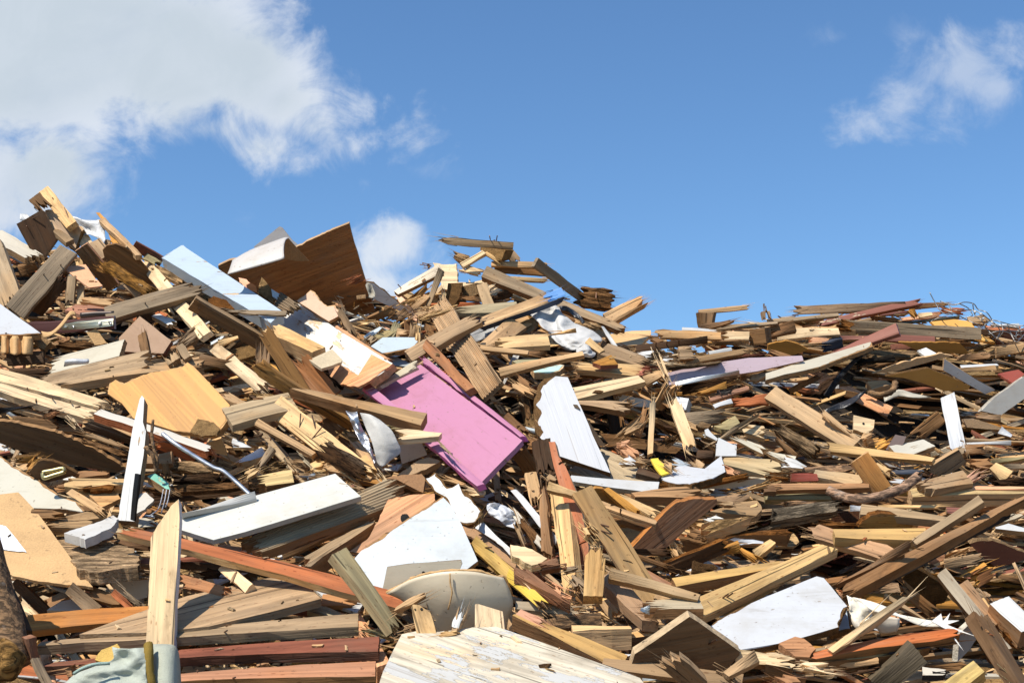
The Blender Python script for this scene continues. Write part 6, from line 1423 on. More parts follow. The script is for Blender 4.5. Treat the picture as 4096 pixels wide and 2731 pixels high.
P('Z', 1552, 1417, 1905, 1254, 36, 5, 13, (.66, .47, .23), 'beam', 'long bright pine beam with two rusty staples', 'u', 'cc', ec='y', jit=0, nails=[(1662, 1371, 1672, 1364), (1672, 1369, 1682, 1362)])
P('Z', 1650, 1408, 1800, 1322, 22, 4, 11, 'gr', 'plank', 'green-edged splintered plank below the long bright pine beam', 'f', 'bb')
P('G', 1600, 1260, 1860, 1290, 90, 2, 8, 'gr', 'sheet', 'dark green sheet scrap below the long square batten', 'f', 'bb', 'laminate')
P('G', 895, 1160, 1720, 1385, 82, 5, 14, (.38, .29, .19), 'beam', 'grey-tan weathered beam crossing right below the slanting plank', 'f', 'cc', jit=0)
P('G', 1185, 1455, 1740, 1435, 95, 5, 13, (.45, .40, .31), 'board', 'grey board with a metal clip at the lower centre right', 't', 'bc', ec='a')
P('K', 1180, 880, 1270, 890, 55, .6, 13.6, (.5, .52, .5), 'clip', 'small bent metal clip on the end of the grey board', 'f', 'cc', 'metal', cat='metal clip')
P('K', 870, 560, 1270, 1000, 150, 6, 12, (.42, .28, .18), 'plank', 'pinkish-brown thick plank in front of the wide slanting plank foot', 'u', 'cc')
P('K', 1150, 500, 1450, 690, 70, 4, 9, (.38, .20, .12), 'plank', 'reddish plank right of the wide slanting plank', 'u', 'cc')
P('K', 1330, 740, 1480, 820, 115, 3, 11, 'e', 'board', 'pale board below the crossing grey-tan beam', 'f', 'cc')
P('K', 850, 800, 990, 990, 130, 3, 9, 'e', 'board', 'tan board standing under the cracked pine post', 'f', 'cb')
P('K', 560, 540, 670, 700, 130, 4, 11, 't', 'board', 'rough tan board left of the cracked pine post', 'f', 'bb')
P('K', 440, 540, 620, 500, 40, 3, 11, 'g', 'splinter', 'grey splinter above the rough tan board', 'f', 'bb')
P('K', 260, 1010, 825, 975, 130, 9, 11, 'b', 'log', 'dark bark-covered log at the lower centre', 'F', 'bc', 'bark', cat='log')
P('K', 30, 840, 640, 925, 72, 4, 11, (.45, .39, .31), 'plank', 'whitened worn stick above the bark-covered log', 'f', 'cb')
P('K', 530, 880, 690, 880, 62, 4, 10, 'p', 'block', 'pale split block at the end of the worn stick', 'f', 'bb')
P('K', 45, 930, 1030, 1385, 105, 8, 13, (.56, .36, .14), 'beam', 'long square beam with red marks and a yellow end', 'u', 'cc', ec='a', cover=(0, .28, (.52, .27, .16)))
P('K', 550, 1060, 1090, 1050, 38, 10, 11, 'y', 'beam', 'pine beam with a bright narrow top at the lower centre', 't', 'cc', ec='e')
P('K', 1075, 1125, 1380, 1085, 50, 12, 10, 'y', 'beam', 'beam with a bright top and dark front left of the plywood panel', 't', 'cb', ec='d')  # sides in dark brown under a yellow top
P('K', 740, 1240, 1190, 1215, 90, 5, 8, 'd', 'plank', 'dark plank below the bright-topped beams', 'h', 'bb')
P('K', 925, 1325, 1120, 1300, 42, 2, 9, 'w', 'board', 'white board scrap right of the yellow-ended beam', 'u', 'cc', 'paint')
P('K', 830, 1380, 2120, 1545, 115, 4, 13, 't', 'plank', 'long grained grey-brown plank along the bottom', 'f', 'cc')
pl = G('K', [(1630, 958), (1700, 1000), (2095, 1278), (2090, 1312), (2000, 1420), (1890, 1492), (1700, 1500), (1400, 1440), (1095, 1410), (1130, 1300), (1195, 1258)], 3.5, 14, (.20, .125, .07), 'panel', 'dark plywood panel with pale layered edges at the lower right', 'o', (2, 3, 4), 'wood', ec=(.48, .38, .26), grain=(1, -.2), jit=0, nails=[(1810, 1205, 1875, 1170)])
P('K', 1400, 1340, 1730, 1620, 185, 5, 15, (.24, .15, .085), 'plank', 'dark plank end with a lit edge standing at the bottom right of centre', 'o', 'bc', ec='t', jit=0)  # lighter edge colour stands in for light on the edge
P('K', 1965, 1490, 2250, 1310, 92, 4, 15, 't', 'plank', 'short tan plank right of the dark plywood panel', 'f', 'cc')
P('K', 2050, 1330, 2600, 1360, 110, 5, 13, 'p', 'beam', 'pale broken beam below the big white panel', 'f', 'cb', ec='b')
P('K', 1930, 1460, 2000, 1500, 50, 3, 14, 'e', 'block', 'small tan chip under the short tan plank', 'f', 'bb')
G('Z', [(1618, 1442), (1690, 1400), (1790, 1358), (1876, 1324), (1892, 1328), (1946, 1392), (1925, 1432), (1928, 1440), (1800, 1476), (1702, 1492)], 2.5, 12, 'ch', 'panel', 'big white panel with a broken right edge at the lower right', 'u', (5, 6, 0), 'chipboard', face=('laminate', 'w'), jit=0)
G('L', [(560, 980), (690, 800), (720, 920), (752, 1065), (560, 1142)], 2, 10, 'ch', 'panel', 'narrow white panel scrap right of the big white panel', 'l', (0, 3), 'chipboard', face=('laminate', 'h'))
P('G', -40, 1165, 290, 1460, 95, 5, 12, (.62, .42, .06), 'plank', 'yellow painted plank left of the worn stick', 'l', 'cb', 'paint', ec='e')
P('G', 20, 1100, 535, 1455, 72, 6, 13, (.34, .17, .10), 'beam', 'red-brown moulded rail with a grooved side at the lower centre', 'u', 'bb')
G('G', [(-20, 905), (120, 925), (325, 1030), (260, 1080), (180, 1095), (0, 1005)], 3, 10, 'p', 'board', 'flaked pale board left of the tall pale pine post', 'u', (0, 1, 2, 3, 4), 'wood')
P('G', 220, 1120, 430, 1070, 85, 5, 12, (.28, .15, .09), 'beam', 'dark red splintered beam end left of the tall pine post', 'f', 'bc')
P('G', 110, 1260, 350, 1450, 62, 3, 12, 'p', 'splinter', 'pale split strip between the yellow plank and the moulded rail', 'f', 'bb')
P('G', 340, 1290, 450, 1340, 90, 2, 11, 's', 'sheet', 'pale pink torn sheet beside the tall pine post', 'f', 'bb', 'hardboard')
P('G', 350, 1400, 530, 1470, 90, 3, 11, 'a', 'board', 'torn brown board at the foot of the tall pine post', 'f', 'bb')
P('G', 590, 1380, 720, 1430, 60, 4, 9, 'b', 'block', 'shaded block under the cracked pine post', 'F', 'cc')

# ---- right, lower
TU('H', [(555, 290, 0), (640, 330, .02), (730, 362, .04), (860, 375, .06), (980, 360, .06), (1090, 330, .05), (1240, 270, .03), (1320, 210, .02), (1380, 160, 0)], .020, 9, (.42, .25, .15), 'branch', 'curved bark branch lying among the boards at the right', 'bark', seg=12, wob=.03)
P('H', 840, -10, 1050, 295, 185, 4, 10, (.46, .24, .085), 'board', 'orange board standing upright above the curved bark branch', 'h', 'cc', ec='e')
P('H', -30, 252, 930, 245, 52, 5, 8, (.44, .26, .15), 'batten', 'long reddish batten left of the curved bark branch', 'f', 'cc')
P('H', -30, 340, 580, 330, 80, 6, 6, 'gr', 'beam', 'shaded greenish beam below the long reddish batten', 'f', 'cc')
P('H', 1310, 310, 2420, 285, 70, 9, 8, (.55, .42, .22), 'beam', 'long pale varnished beam reaching the right edge', 'u', 'cc', ec='e')
P('H', 1700, 260, 2420, 265, 30, 3, 9, 's', 'lath', 'pinkish lath on top of the long varnished beam', 'u', 'bc')
P('H', 425, 120, 870, 205, 92, 4, 8, (.50, .41, .29), 'plank', 'grey-cream plank left of the upright orange board', 'u', 'cc')
P('H', 1540, 140, 1790, -20, 150, 3, 10, 'g', 'board', 'grey-brown board leaning above the long varnished beam', 'o', 'cc', ec='e')
P('H', 1380, 260, 1840, 165, 115, 5, 9, 't', 'beam', 'pale weathered beam with bolts right of the curved branch', 'u', 'bc', nails=[(1440, 215, 1490, 175)])
P('H', 1765, 245, 1955, 115, 72, 3, 10, (.50, .30, .22), 'plank', 'pink weathered batten right of the bolted beam', 'f', 'cb')
P('H', 2065, 60, 2205, 170, 112, 3, 8, 'y', 'board', 'yellow offcut at the upper right of the bolted beam', 'f', 'cc')
P('H', 1840, 40, 2080, 45, 80, 4, 8, 'a', 'board', 'brown bark-edged board near the right edge', 'f', 'bb')
P('H', 2050, 20, 2400, -20, 30, 3, 8, 'gr', 'batten', 'dark green batten near the right edge', 'f', 'cc')
P('H', 2160, 70, 2400, 75, 40, 3, 7, 'g', 'batten', 'grey rounded batten near the right edge', 'F', 'cc')
P('H', 2050, 210, 2400, 215, 60, 4, 7, 'd', 'splinter', 'charred splintered strip near the right edge', 'f', 'bb', 'rotten')
P('H', 215, 170, 460, 172, 72, 4, 8, 'r', 'block', 'red painted block left of the grey-cream plank', 'F', 'cc', 'paint', ec='mr', em='paint')
P('H', 180, 110, 780, 78, 55, 3, 8, 'a', 'splinter', 'long bark strip above the red painted block', 'f', 'bb', 'bark')
P('H', -20, 150, 210, 185, 60, 3, 8, 'rot', 'splinter', 'shredded reddish wood left of the red painted block', 'f', 'bb', 'rotten')
P('H', 110, 10, 340, 80, 80, 2, 8, 'w', 'board', 'white board end above the long bark strip', 'u', 'bc', 'paint')
P('H', 980, 40, 1130, 150, 70, 3, 8, 'y', 'splinter', 'frayed yellow board right of the upright orange board', 'f', 'bb')
P('H', 1130, 120, 1420, 125, 40, 4, 8, (.12, .12, .125), 'strip', 'dark grey profiled strip right of the frayed yellow board', 'f', 'cc', 'metal', cat='strip')
P('H', 1110, 210, 1270, 215, 46, 3, 7, 'w', 'log', 'white painted knotted stick above the curved branch', 'f', 'bb', 'paint', cat='log')
P('H', -10, 540, 665, 425, 110, 8, 10, (.42, .36, .29), 'log', 'charred black and white log at the right of centre', 'f', 'bb', 'rotten', cat='log')
P('H', 130, 420, 470, 400, 50, 3, 8, 'a', 'splinter', 'brown bark splinter above the charred log', 'f', 'bb', 'bark')
P('H', 600, 545, 960, 540, 120, 5, 6, (.20, .09, .05), 'block', 'dark red chipboard block right of the charred log', 'F', 'cc', 'chipboard')
P('H', 750, 450, 860, 455, 50, 2, 9, 'w', 'bracket', 'small white bracket left of the cleanly cut tan plank', 'F', 'cc', 'paint', cat='bracket')
P('H', 1010, 440, 1610, 440, 30, 2, 7, 'y', 'lath', 'yellow lath behind the cleanly cut tan plank', 'f', 'cb')
P('H', 850, 460, 1700, 560, 70, 5, 10, 'e', 'plank', 'cleanly cut tan plank lying right of the red chipboard block', 'u', 'cb')
G('H', [(828, 632), (870, 580), (945, 522), (1030, 505), (1150, 515), (1350, 560), (1335, 610), (1310, 655), (1000, 640)], 3, 9, (.44, .26, .08), 'board', 'curved amber plywood underside below the cleanly cut plank', 'o', (0, 1, 2), 'wood', ec='rot', em='rotten', jit=0)
P('H', 1385, 600, 1560, 640, 80, 5, 8, (.52, .24, .12), 'block', 'orange sawn block right of the amber plywood', 'f', 'cc')
P('H', 430, 590, 830, 610, 45, 4, 9, 'rot', 'splinter', 'orange rotten strip above the wide pinkish plank', 'f', 'bb', 'rotten')
P('H', 355, 640, 1200, 895, 135, 5, 11, (.46, .29, .18), 'plank', 'wide pinkish plank with a smashed left end', 'q', 'bb', ec='e')
P('H', 605, 680, 1460, 690, 92, 6, 12, (.60, .41, .18), 'plank', 'clean yellow plank with a sawn end on the wide pinkish plank', 'u', 'cc')
P('H', 665, 1235, 2380, 330, 75, 6, 15, (.31, .19, .105), 'beam', 'very long weathered rail rising to the right edge', 'u', 'bb', ec='b', jit=0, bow=0)
P('H', 955, 1140, 2230, 480, 42, 4, 14, (.30, .15, .08), 'batten', 'lower edge strip of the very long rail with orange lit rim', 'u', 'bb', ec='k', jit=0, bow=0)
P('H', 1340, 770, 1960, 365, 68, 5, 16, 'e', 'batten', 'tan batten lying on the very long rail', 'q', 'cc', jit=0, bow=0)
P('H', 600, 1170, 1330, 775, 40, 4, 14, 'a', 'batten', 'thin dark batten left of the very long rail', 'q', 'bb', jit=0)
P('H', 2090, 570, 2340, 490, 70, 4, 13, 'x', 'plank', 'whitish weathered plank end behind the long rail', 'f', 'cb')
P('H', 1640, 470, 1880, 490, 60, 3, 7, 'mr', 'plank', 'dark red plank behind the long rail', 'f', 'cc', 'paint')
P('H', 2095, 600, 2400, 660, 50, 3, 9, 'w', 'bracket', 'white metal channel with a hole at the right edge', 'u', 'cc', 'paint', cat='metal channel')
P('H', 1870, 690, 2170, 760, 80, 4, 9, 'e', 'board', 'tan board below the long rail at the right', 'h', 'bb')
G('H', [(1430, 920), (1425, 870), (1620, 800), (1625, 985), (1500, 970)], 3, 8, (.42, .24, .16), 'board', 'hanging pinkish board below the long rail', 'h', (3, 4))
P('H', 1640, 900, 1920, 780, 80, 4, 9, 'e', 'splinter', 'shredded tan plank end below the long rail', 'f', 'bs')
P('H', 1620, 970, 1990, 915, 85, 4, 8, 't', 'plank', 'tan plank in shade below the shredded one', 'h', 'cb')
G('L', [(1850, 290), (1920, 265), (2060, 258), (2200, 310), (2390, 385), (2390, 420), (2250, 470), (2100, 512), (1960, 400)], 2.5, 9, (.14, .05, .035), 'panel', 'dark red coated chipboard panel with a crumbly top at the right', 'o', (1, 2, 3), 'laminate', ec='e', em='chipboard', jit=0)
P('L', 1860, 640, 2090, 525, 150, 7, 10, (.28, .13, .055), 'block', 'red-brown block with a bright broken end at the right', 'h', 'bb', ec='n')
G('L', [(1230, 610), (1330, 500), (1450, 560), (1625, 690), (1662, 760), (1620, 830), (1545, 845), (1540, 900), (1400, 780), (1300, 700)], 4, 8, (.19, .115, .05), 'board', 'dark chipboard lump in the right hollow', 'o', (5, 6, 7, 8), 'chipboard')
P('L', 1210, 660, 1550, 960, 105, 4, 9, 'b', 'plank', 'dark brown plank in front of the dark chipboard lump', 'h', 'bb')
P('L', 860, 705, 1210, 690, 85, 5, 9, 'a', 'beam', 'short brown beam below the long rail', 'h', 'bc')
P('L', 730, 730, 1080, 810, 62, 4, 10, 'O', 'plank', 'orange split stick above the torn cream sheet', 'h', 'bb', nails=[])
P('L', 1070, 750, 1450, 985, 26, 2, 10, 'e', 'lath', 'thin lath behind the diagonal pale batten', 'f', 'cc')
P('L', 570, 1270, 1400, 685, 72, 5, 15, 'p', 'batten', 'clean pale batten standing diagonally at the lower right', 'f', 'cs', jit=0)
P('L', 640, 120 + 480, 900, 480, 70, 4, 6, 'd', 'plank', 'dark plank deep in the right hollow', 'h', 'bb')
LO('L', [[(715, 770, .0), (790, 785, .03), (870, 800, .0), (900, 850, .02)], [(730, 860, .02), (800, 870, .0), (880, 870, .03), (930, 930, .0)], [(740, 950, .0), (810, 990, .02), (870, 960, .0), (940, 980, .02)], [(800, 1050, .0), (830, 1070, .0), (890, 1050, .02), (930, 1040, .0)]], 11, (.74, .68, .56), 'sheet', 'torn cream sheet right of the narrow white scrap', 'laminate', crumple=.02)
LO('L', [[(765, 790, .03), (940, 820, .05), (1080, 870, .04), (1180, 935, .03), (1380, 970, .02), (1490, 990, .02), (1600, 1000, .0)], [(860, 840, .04), (960, 905, .05), (1080, 925, .05), (1200, 965, .03), (1380, 1030, .02), (1500, 1050, .02), (1610, 1060, .0)]], 12, (.78, .74, .64), 'sheet', 'long torn cream facing sheet curling to the right', 'laminate', crumple=.012)
LO('L', [[(985, 1050, .02), (1080, 960, .05), (1210, 975, .04)], [(1010, 1080, .0), (1100, 1040, .03), (1205, 1040, .03)], [(1040, 1115, -.02), (1110, 1110, .0), (1180, 1100, .0)]], 11, (.70, .60, .46), 'sheet', 'rolled cream flap under the diagonal pale batten', 'laminate')
G('L', [(1590, 928), (1606, 1000), (1640, 960), (1672, 922), (1650, 990), (1756, 990), (1645, 1030), (1920, 1142), (1660, 1065), (1800, 1275), (1640, 1075), (1500, 1000)], .3, 13, (.78, .74, .66), 'sheet', 'star-shaped torn paper facing above the red-orange lower plank', 'f', (), 'film')
P('L', 375, 1320, 1800, 1085, 82, 4, 12, (.48, .16, .06), 'plank', 'red-orange painted plank at the lower right', 'u', 'bb', ec='b')
P('L', 395, 1385, 1500, 1205, 62, 6, 11, (.46, .34, .17), 'plank', 'yellow plank with black paint under the red-orange lower plank', 'u', 'bb', ec='b', cover=(.62, .97, 'k'))
P('L', 1590, 540, 2190, 1270, 105, 5, 12, (.42, .38, .32), 'plank', 'whitened brown plank sloping down at the right', 'q', 'cc', ec='b')
P('L', 1760, 665, 2120, 1020, 115, 4, 11, (.52, .33, .20), 'plank', 'tan sawn plank right of the whitened brown plank', 'r', 'cc', ec='e')
P('L', 1930, 890, 2390, 1620, 95, 6, 13, (.17, .105, .06), 'plank', 'dark bark-edged plank at the lower right edge', 'r', 'bc')
G('L', [(1910, 1030), (1960, 1020), (2060, 1130), (2145, 1300), (2100, 1338), (2020, 1310), (1985, 1240), (1930, 1170)], 6, 13, (.32, .15, .055), 'fragment', 'red-brown crumbling chipboard lump at the lower right', 'q', (0, 1, 2, 3, 4, 5, 6, 7), 'chipboard', amp=.014, cat='chipboard scrap')
P('L', 2120, 800, 2420, 1080, 165, 10, 11, 'w', 'beam', 'white painted beam with a bare brown end at the right edge', 'u', 'cc', 'paint', ec='a')
P('L', 2150, 1060, 2351, 1180, 80, 6, 9, 'rot', 'splinter', 'crumbling orange wood under the white painted beam', 'f', 'bb', 'rotten')
P('L', 1960, 790, 2110, 980, 50, 3, 10, 'y', 'batten', 'pale batten left of the white painted beam', 'f', 'cc')
P('L', 1920, 690, 2080, 850, 80, 3, 8, 't', 'board', 'shaded tan board above the pale batten', 'h', 'bb')
P('L', 2255, 460, 2400, 780, 34, 3, 11, 't', 'lath', 'thin pale lath at the right edge', 'l', 'cc')
P('L', 2110, 580, 2351, 640, 50, 4, 8, 'b', 'batten', 'dark brown batten right of the red-brown block', 'h', 'cc')
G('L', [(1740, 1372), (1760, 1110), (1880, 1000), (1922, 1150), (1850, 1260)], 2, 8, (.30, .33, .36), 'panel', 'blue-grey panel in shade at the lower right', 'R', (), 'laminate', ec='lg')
P('L', -20, 1335, 260, 1370, 112, 6, 13, 'p', 'beam', 'pale smashed beam end below the big white panel', 'u', 'cb', ec='b')
P('L', 220, 1390, 600, 1430, 70, 4, 12, 'p', 'splinter', 'pale splinters of the smashed beam end', 'f', 'bb')
G('L', [(100, 1200), (250, 1140), (330, 1160), (440, 1250), (380, 1330), (250, 1320)], 3, 11, (.44, .23, .12), 'board', 'red-brown split board under the big white panel', 'u', (2, 3))
P('L', 60, 1490, 350, 1600, 115, 4, 13, (.46, .25, .13), 'board', 'torn reddish board at the bottom below the smashed beam', 'u', 'bb')
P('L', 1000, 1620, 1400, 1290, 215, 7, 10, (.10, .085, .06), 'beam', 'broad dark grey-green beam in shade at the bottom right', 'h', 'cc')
P('L', 400, 1500, 640, 1480, 75, 4, 10, 'e', 'splinter', 'brown broken plank end right of the smashed beam', 'h', 'bb')
P('L', 620, 1420, 1020, 1370, 50, 3, 10, 'e', 'plank', 'tan plank in shade under the yellow and black plank', 'h', 'bc')
P('L', 700, 1510, 1000, 1440, 50, 3, 9, 'd', 'splinter', 'dark splinter at the bottom right', 'h', 'sb')
P('L', 1390, 1430, 1860, 1410, 62, 4, 9, 'b', 'plank', 'dark plank behind the pine block at the bottom right', 'h', 'bb')
P('L', 1415, 1450, 1680, 1470, 66, 3, 12, 'x', 'board', 'chipped white and black board left of the bottom pine block', 'u', 'cb', 'peeling', ec='k')
P('L', 1640, 1640, 1940, 1410, 150, 9, 14, (.60, .47, .20), 'beam', 'square pine beam end showing its rings at the bottom right', 'q', 'cc', ec=(.56, .42, .18))
P('L', 2190, 1500, 2300, 1600, 80, 3, 11, 'gr', 'board', 'green and brown painted scrap in the bottom right corner', 'f', 'bb')
P('L', 2050, 250, 2100, 200, 60, 2, 6, 'y', 'splinter', 'small ochre splinter above the dark red coated panel', 'f', 'bb')

# ---- tangled fence wire on the right skyline
wr = root('D', 1950, 330, 7, 'tangled_wire', 'tangled grey fence wire with white insulators on the right skyline', 'wire')
rw = random.Random(5)
for k_, pts in enumerate([[(1485, 45, .0), (1530, 130, .0), (1600, 230, .02), (1700, 250, .04)], [(1580, 125, 0), (1700, 160, .03), (1800, 135, .05), (1890, 150, .02), (1930, 200, 0), (2010, 230, .04), (2060, 300, .0)],
                          [(1560, 160, .03), (1650, 190, 0), (1750, 210, .05), (1860, 205, .0), (1960, 240, .05), (2040, 300, .0), (2120, 350, .04), (2240, 400, 0), (2351, 400, .02)],
                          [(1600, 200, .0), (1720, 240, .05), (1830, 300, .02), (1900, 330, .04), (2000, 370, .0), (2100, 360, .05), (2200, 350, .0), (2290, 370, .03), (2330, 450, .0), (2280, 470, .03), (2290, 400, .0), (2351, 370, .02)],
                          [(1880, 145, .03), (1900, 250, 0), (1960, 300, .05), (2010, 380, .02), (2080, 450, .04), (2170, 520, 0)], [(1990, 350, .04), (2050, 300, 0), (2150, 320, .05), (2250, 345, .0), (2351, 350, .03)],
                          [(2020, 430, .02), (2120, 400, .05), (2220, 420, 0), (2280, 500, .03), (2351, 430, 0)], [(2100, 470, .03), (2130, 400, .0), (2080, 330, .04), (2000, 300, 0)],
                          [(2250, 500, .0), (2300, 430, .04), (2351, 470, .0), (2400, 420, .03)], [(1640, 140, .0), (1690, 200, .04), (1650, 240, .02)], [(1760, 150, .04), (1840, 190, .0), (1880, 250, .03)],
                          [(2140, 330, .0), (2160, 400, .03), (2120, 460, 0)], [(2200, 340, .03), (2230, 420, .0), (2270, 450, .04)], [(1480, 320, .02), (1600, 270, .05), (1740, 290, .02), (1880, 260, .05)]]):
    TU('D', pts, .0032, 7, (.30, .29, .27), 'wire', None, parent=wr, seg=5)
for (ix, iy) in ((1900, 225), (1955, 245), (1975, 285)):
    TU('D', [(ix - 8, iy, .05), (ix, iy, .05), (ix + 8, iy + 2, .05)], .010, 7, 'w', 'insulator', None, 'laminate', parent=wr, fine=2)

# ================================================================== loose splinters and offcuts filling the gaps (nobody could count them)
class Pile:
    def __init__(self):
        self.v, self.f, self.m, self.t, self.g = [], [], [], [], []
    def add(self, M, L, W, th, tint, mat, rng, jag):
        mc = 3 if W > .025 else 1
        base = len(self.v)
        off = Vector((rng.uniform(-60, 60), rng.uniform(-60, 60), rng.uniform(-60, 60)))
        e0 = [rng.random() ** 1.5 * jag for _ in range(mc + 1)]
        e1 = [rng.random() ** 1.5 * jag for _ in range(mc + 1)]
        tp = rng.uniform(.45, 1.0) if rng.random() < .35 else 1.0
        bow = rng.uniform(-.03, .03) * L
        for lay in (0, 1):
            for i in range(3):
                t = i / 2
                for j in range(mc + 1):
                    q = j / mc - .5
                    x = -L / 2 + e0[j] + (L - e0[j] - e1[j]) * t
                    y = q * W * (1 + (tp - 1) * t) + rng.uniform(-.002, .002)
                    z = -th * lay + (bow if i == 1 else 0) + rng.uniform(-.001, .001)
                    p = Vector((x, y, z))
                    self.v.append(tuple(M @ p))
                    self.g += list(p + off)
        R = mc + 1
        B = base + 3 * R
        def face(*a):
            self.f.append(a); self.m.append(mat); self.t.append(tint)
        for i in range(2):
            for j in range(mc):
                a = base + i * R + j
                face(a, a + R, a + R + 1, a + 1)
                b_ = B + i * R + j
                face(b_, b_ + 1, b_ + R + 1, b_ + R)
            a, b_ = base + i * R, B + i * R
            face(a, b_, b_ + R, a + R)
            a, b_ = a + mc, b_ + mc
            face(a, a + R, b_ + R, b_)
        for j in range(mc):
            a, b_ = base + j, B + j
            face(a, a + 1, b_ + 1, b_)
            a, b_ = base + 2 * R + j, B + 2 * R + j
            face(a, b_, b_ + 1, a + 1)
    def build(self, name, label, cat):
        me = bpy.data.meshes.new(name)
        me.from_pydata(self.v, [], self.f)
        me.polygons.foreach_set('material_index', self.m)
        ga = me.attributes.new('gco', 'FLOAT_VECTOR', 'POINT')
        ga.data.foreach_set('vector', self.g)
        ta = me.attributes.new('tint', 'FLOAT_COLOR', 'CORNER')
        buf = []
        for p, cc in zip(me.polygons, self.t):
            buf += [cc[0], cc[1], cc[2], 1.0] * p.loop_total
        ta.data.foreach_set('color', buf)
        for m_ in ('wood', 'rotten', 'chipboard', 'laminate', 'peeling'):
            me.materials.append(MATS[m_])
        o = link(name, me, Matrix.Identity(4))
        tag(o, label, cat, None, 'stuff')
FILLC = [('e', 20), ('t', 16), ('y', 12), ('p', 9), ('a', 14), ('b', 14), ('g', 9), ('d', 9), ('mr', 3), ('rs', 2), ('s', 4), ('O', 4), ('x', 2)]
names_, wts_ = zip(*FILLC)
def scatter(pile, count, rng, size, lift, span=(-4.6, 5.2), spread=None):
    n_ = 0
    while n_ < count:
        x = rng.uniform(*span)
        yc = crest_y(x)
        y = rng.uniform(3.9, yc + .05)
        if abs(x) > .40 * y + .9:
            continue
        n_ += 1
        e = .03
        kk = sstep(0, 1.1, yc - y)
        hl = hollow(x, y) * kk
        if rng.random() < min(.62, hl * .95):
            continue
        z = surf(x, y)
        nx, ny = -(surf(x + e, y) - z) / e, -(surf(x, y + e) - z) / e
        nrm = Vector((nx, ny, 1)).normalized()
        nrm = (nrm + Vector((rng.gauss(0, .26), rng.gauss(0, .30), rng.gauss(0, .24)))).normalized()
        an = rng.gauss(0, .40) + rng.choice((.12, -.25)) if x > .7 else rng.gauss(-.35, .6)
        if spread:
            an = rng.gauss(.03, spread)
            nrm = (nrm + Vector((0, .25, .35))).normalized()
        a = Vector((math.cos(an), math.sin(an) * .62, math.sin(an) * .5))
        a = (a - nrm * a.dot(nrm)).normalized()
        b_ = nrm.cross(a)
        L, W, th, jag = size(rng)
        up = rng.uniform(*lift)
        if up < 0:
            up *= .35 + .65 * kk
        else:
            up *= kk
        c0 = Vector((x, y, z)) + Vector((0, -.62, .78)) * (up - hl * .8 * (.6 + .4 * rng.random()))
        M = Matrix(((a.x, b_.x, nrm.x, c0.x), (a.y, b_.y, nrm.y, c0.y), (a.z, b_.z, nrm.z, c0.z), (0, 0, 0, 1)))
        poke = False
        for s_ in (-.5, .5):
            q = c0 + a * (L * s_)
            fx, fy = proj(q)
            for (u0, v0), (u1, v1) in zip(CREST, CREST[1:]):
                if u0 <= fx * 2352 / 4096 < u1:
                    lim = v0 + (v1 - v0) * (fx * 2352 / 4096 - u0) / (u1 - u0)
                    poke = poke or fy * 2352 / 4096 < lim - 7
        if poke:
            continue
        cc = rng.choices(names_, wts_)[0]
        r_ = rng.random()
        mt = 0 if r_ < .74 else 1 if r_ < .88 else 2 if r_ < .95 else 3
        tint = PAL[cc]
        if mt == 3:
            tint = rng.choice([PAL['w'], PAL['c'], PAL['h'], PAL['fg'], PAL['s']])
        if mt == 2:
            tint = PAL['cb']
        pile.add(M, L, W, th, vary(rng, tint, .2), mt, rng, jag)
rng = random.Random(42)
pile = Pile()
def big_size(r):
    L = min(1.1, max(.15, r.lognormvariate(-.85, .5)))
    return L, min(.13, max(.02, r.lognormvariate(-2.95, .5))), r.choice([.006, .010, .015, .02, .03]), .05 if r.random() < .6 else .004
scatter(pile, 2100, rng, big_size, (-.52, -.12))
def mid_size(r):
    return min(.55, max(.05, r.lognormvariate(-1.75, .55))), min(.06, max(.006, r.lognormvariate(-3.9, .55))), r.uniform(.004, .018), .05
scatter(pile, 4000, rng, mid_size, (-.46, -.06))
def lath_size(r):
    return min(.8, max(.12, r.lognormvariate(-1.25, .45))), r.uniform(.006, .03), r.uniform(.004, .014), .09
scatter(pile, 1800, rng, lath_size, (-.36, -.02))
def slat_size(r):
    return min(1.3, max(.4, r.lognormvariate(-.35, .35))), r.uniform(.03, .10), r.uniform(.008, .024), .07
scatter(pile, 420, rng, slat_size, (-.16, -.01), (.7, 5.0), .17)
pile.build('wood_debris', 'loose broken offcuts and splintered laths filling the gaps between the boards', 'wood debris')
pile = Pile()
def chip_size(r):
    return min(.2, max(.02, r.lognormvariate(-2.8, .5))), r.uniform(.002, .012), r.uniform(.001, .006), .02
scatter(pile, 5000, rng, chip_size, (-.18, .12))
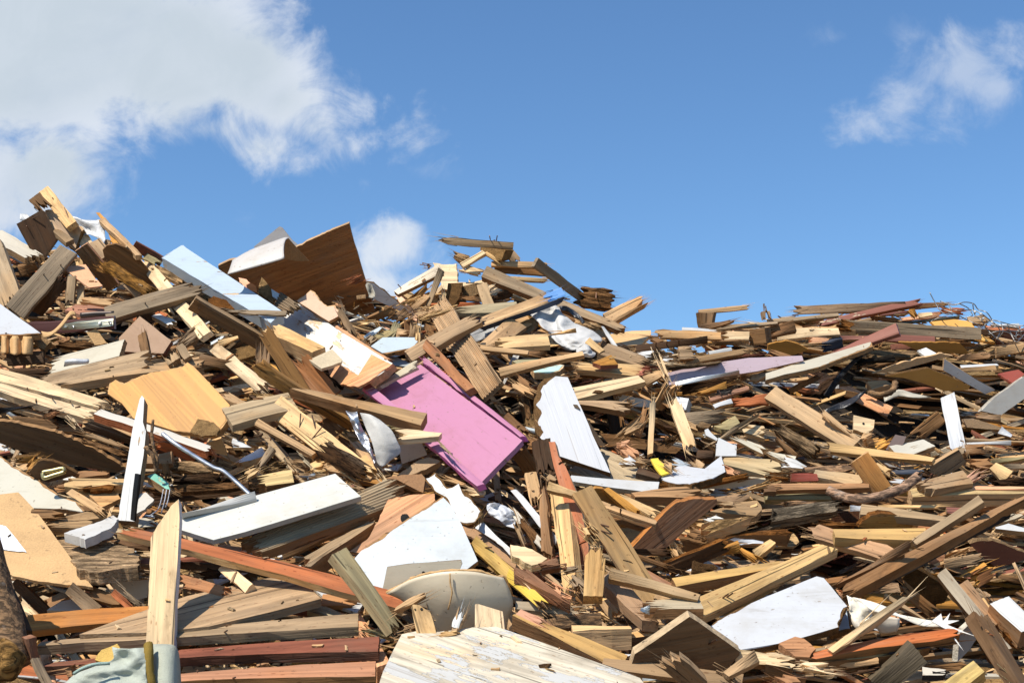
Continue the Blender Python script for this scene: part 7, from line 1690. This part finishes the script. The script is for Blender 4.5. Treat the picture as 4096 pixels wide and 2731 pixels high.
# chips and slivers that have come to rest on whatever lies on top
from mathutils.bvhtree import BVHTree
bv, bf, bo = [], [], []
for ob in list(COL.objects):
    if ob.type == 'MESH' and ob.name.split('.')[0] not in ('ground',):
        M_ = MW[ob.name]
        k0 = len(bv)
        bv += [M_ @ v.co for v in ob.data.vertices]
        slick = ob.data.materials[0].name in ('laminate', 'paint', 'film', 'cloth', 'metal', 'veneer', 'streaked')
        for p_ in ob.data.polygons:
            bf.append([k0 + i for i in p_.vertices])
            bo.append(.008 if slick else 1.0 if 'wood_' in ob.name else .07)
tree = BVHTree.FromPolygons(bv, bf)
n_ = 0
fall = Vector((.12, .30, -.95)).normalized()
while n_ < 16000:
    x, y = rng.uniform(-4.2, 4.6), rng.uniform(4.2, 10.2)
    if abs(x) > .40 * y + .6 or y > crest_y(x) - .05:
        continue
    n_ += 1
    hit, nrm, idx, dist = tree.ray_cast(Vector((x, y, surf(x, y))) - fall * 2.2, fall)
    if hit is None or nrm.z < .30 or rng.random() > bo[idx]:
        continue
    nrm = (nrm + Vector((rng.gauss(0, .12), rng.gauss(0, .12), 0))).normalized()
    an = rng.uniform(0, 6.28)
    a = Vector((math.cos(an), math.sin(an), 0))
    a = (a - nrm * a.dot(nrm)).normalized()
    b_ = nrm.cross(a)
    big_ = rng.random()
    L = min(.16 if bo[idx] == 1.0 else .06, rng.lognormvariate(-3.75, .6))
    W, th = max(.002, L * rng.uniform(.05, .28)), rng.uniform(.0015, .006)
    c0 = hit + nrm * (th + .001)
    M = Matrix(((a.x, b_.x, nrm.x, c0.x), (a.y, b_.y, nrm.y, c0.y), (a.z, b_.z, nrm.z, c0.z), (0, 0, 0, 1)))
    pile.add(M, L, W, th, vary(rng, PAL[rng.choice(('y', 'p', 'e', 'e', 't', 'a', 'b', 'd', 'rs'))], .2), rng.choice((0, 0, 0, 1, 2)), rng, L * .3)
pile.build('wood_splinters', 'fine pale wood splinters and chips scattered over the heap', 'splinters')
if __name__ == "__main__":
    for k_, v_ in LABELS.items():
        if len(v_) > 1 or not 4 <= len(k_.split()) <= 16:
            print('LABEL', k_, v_)
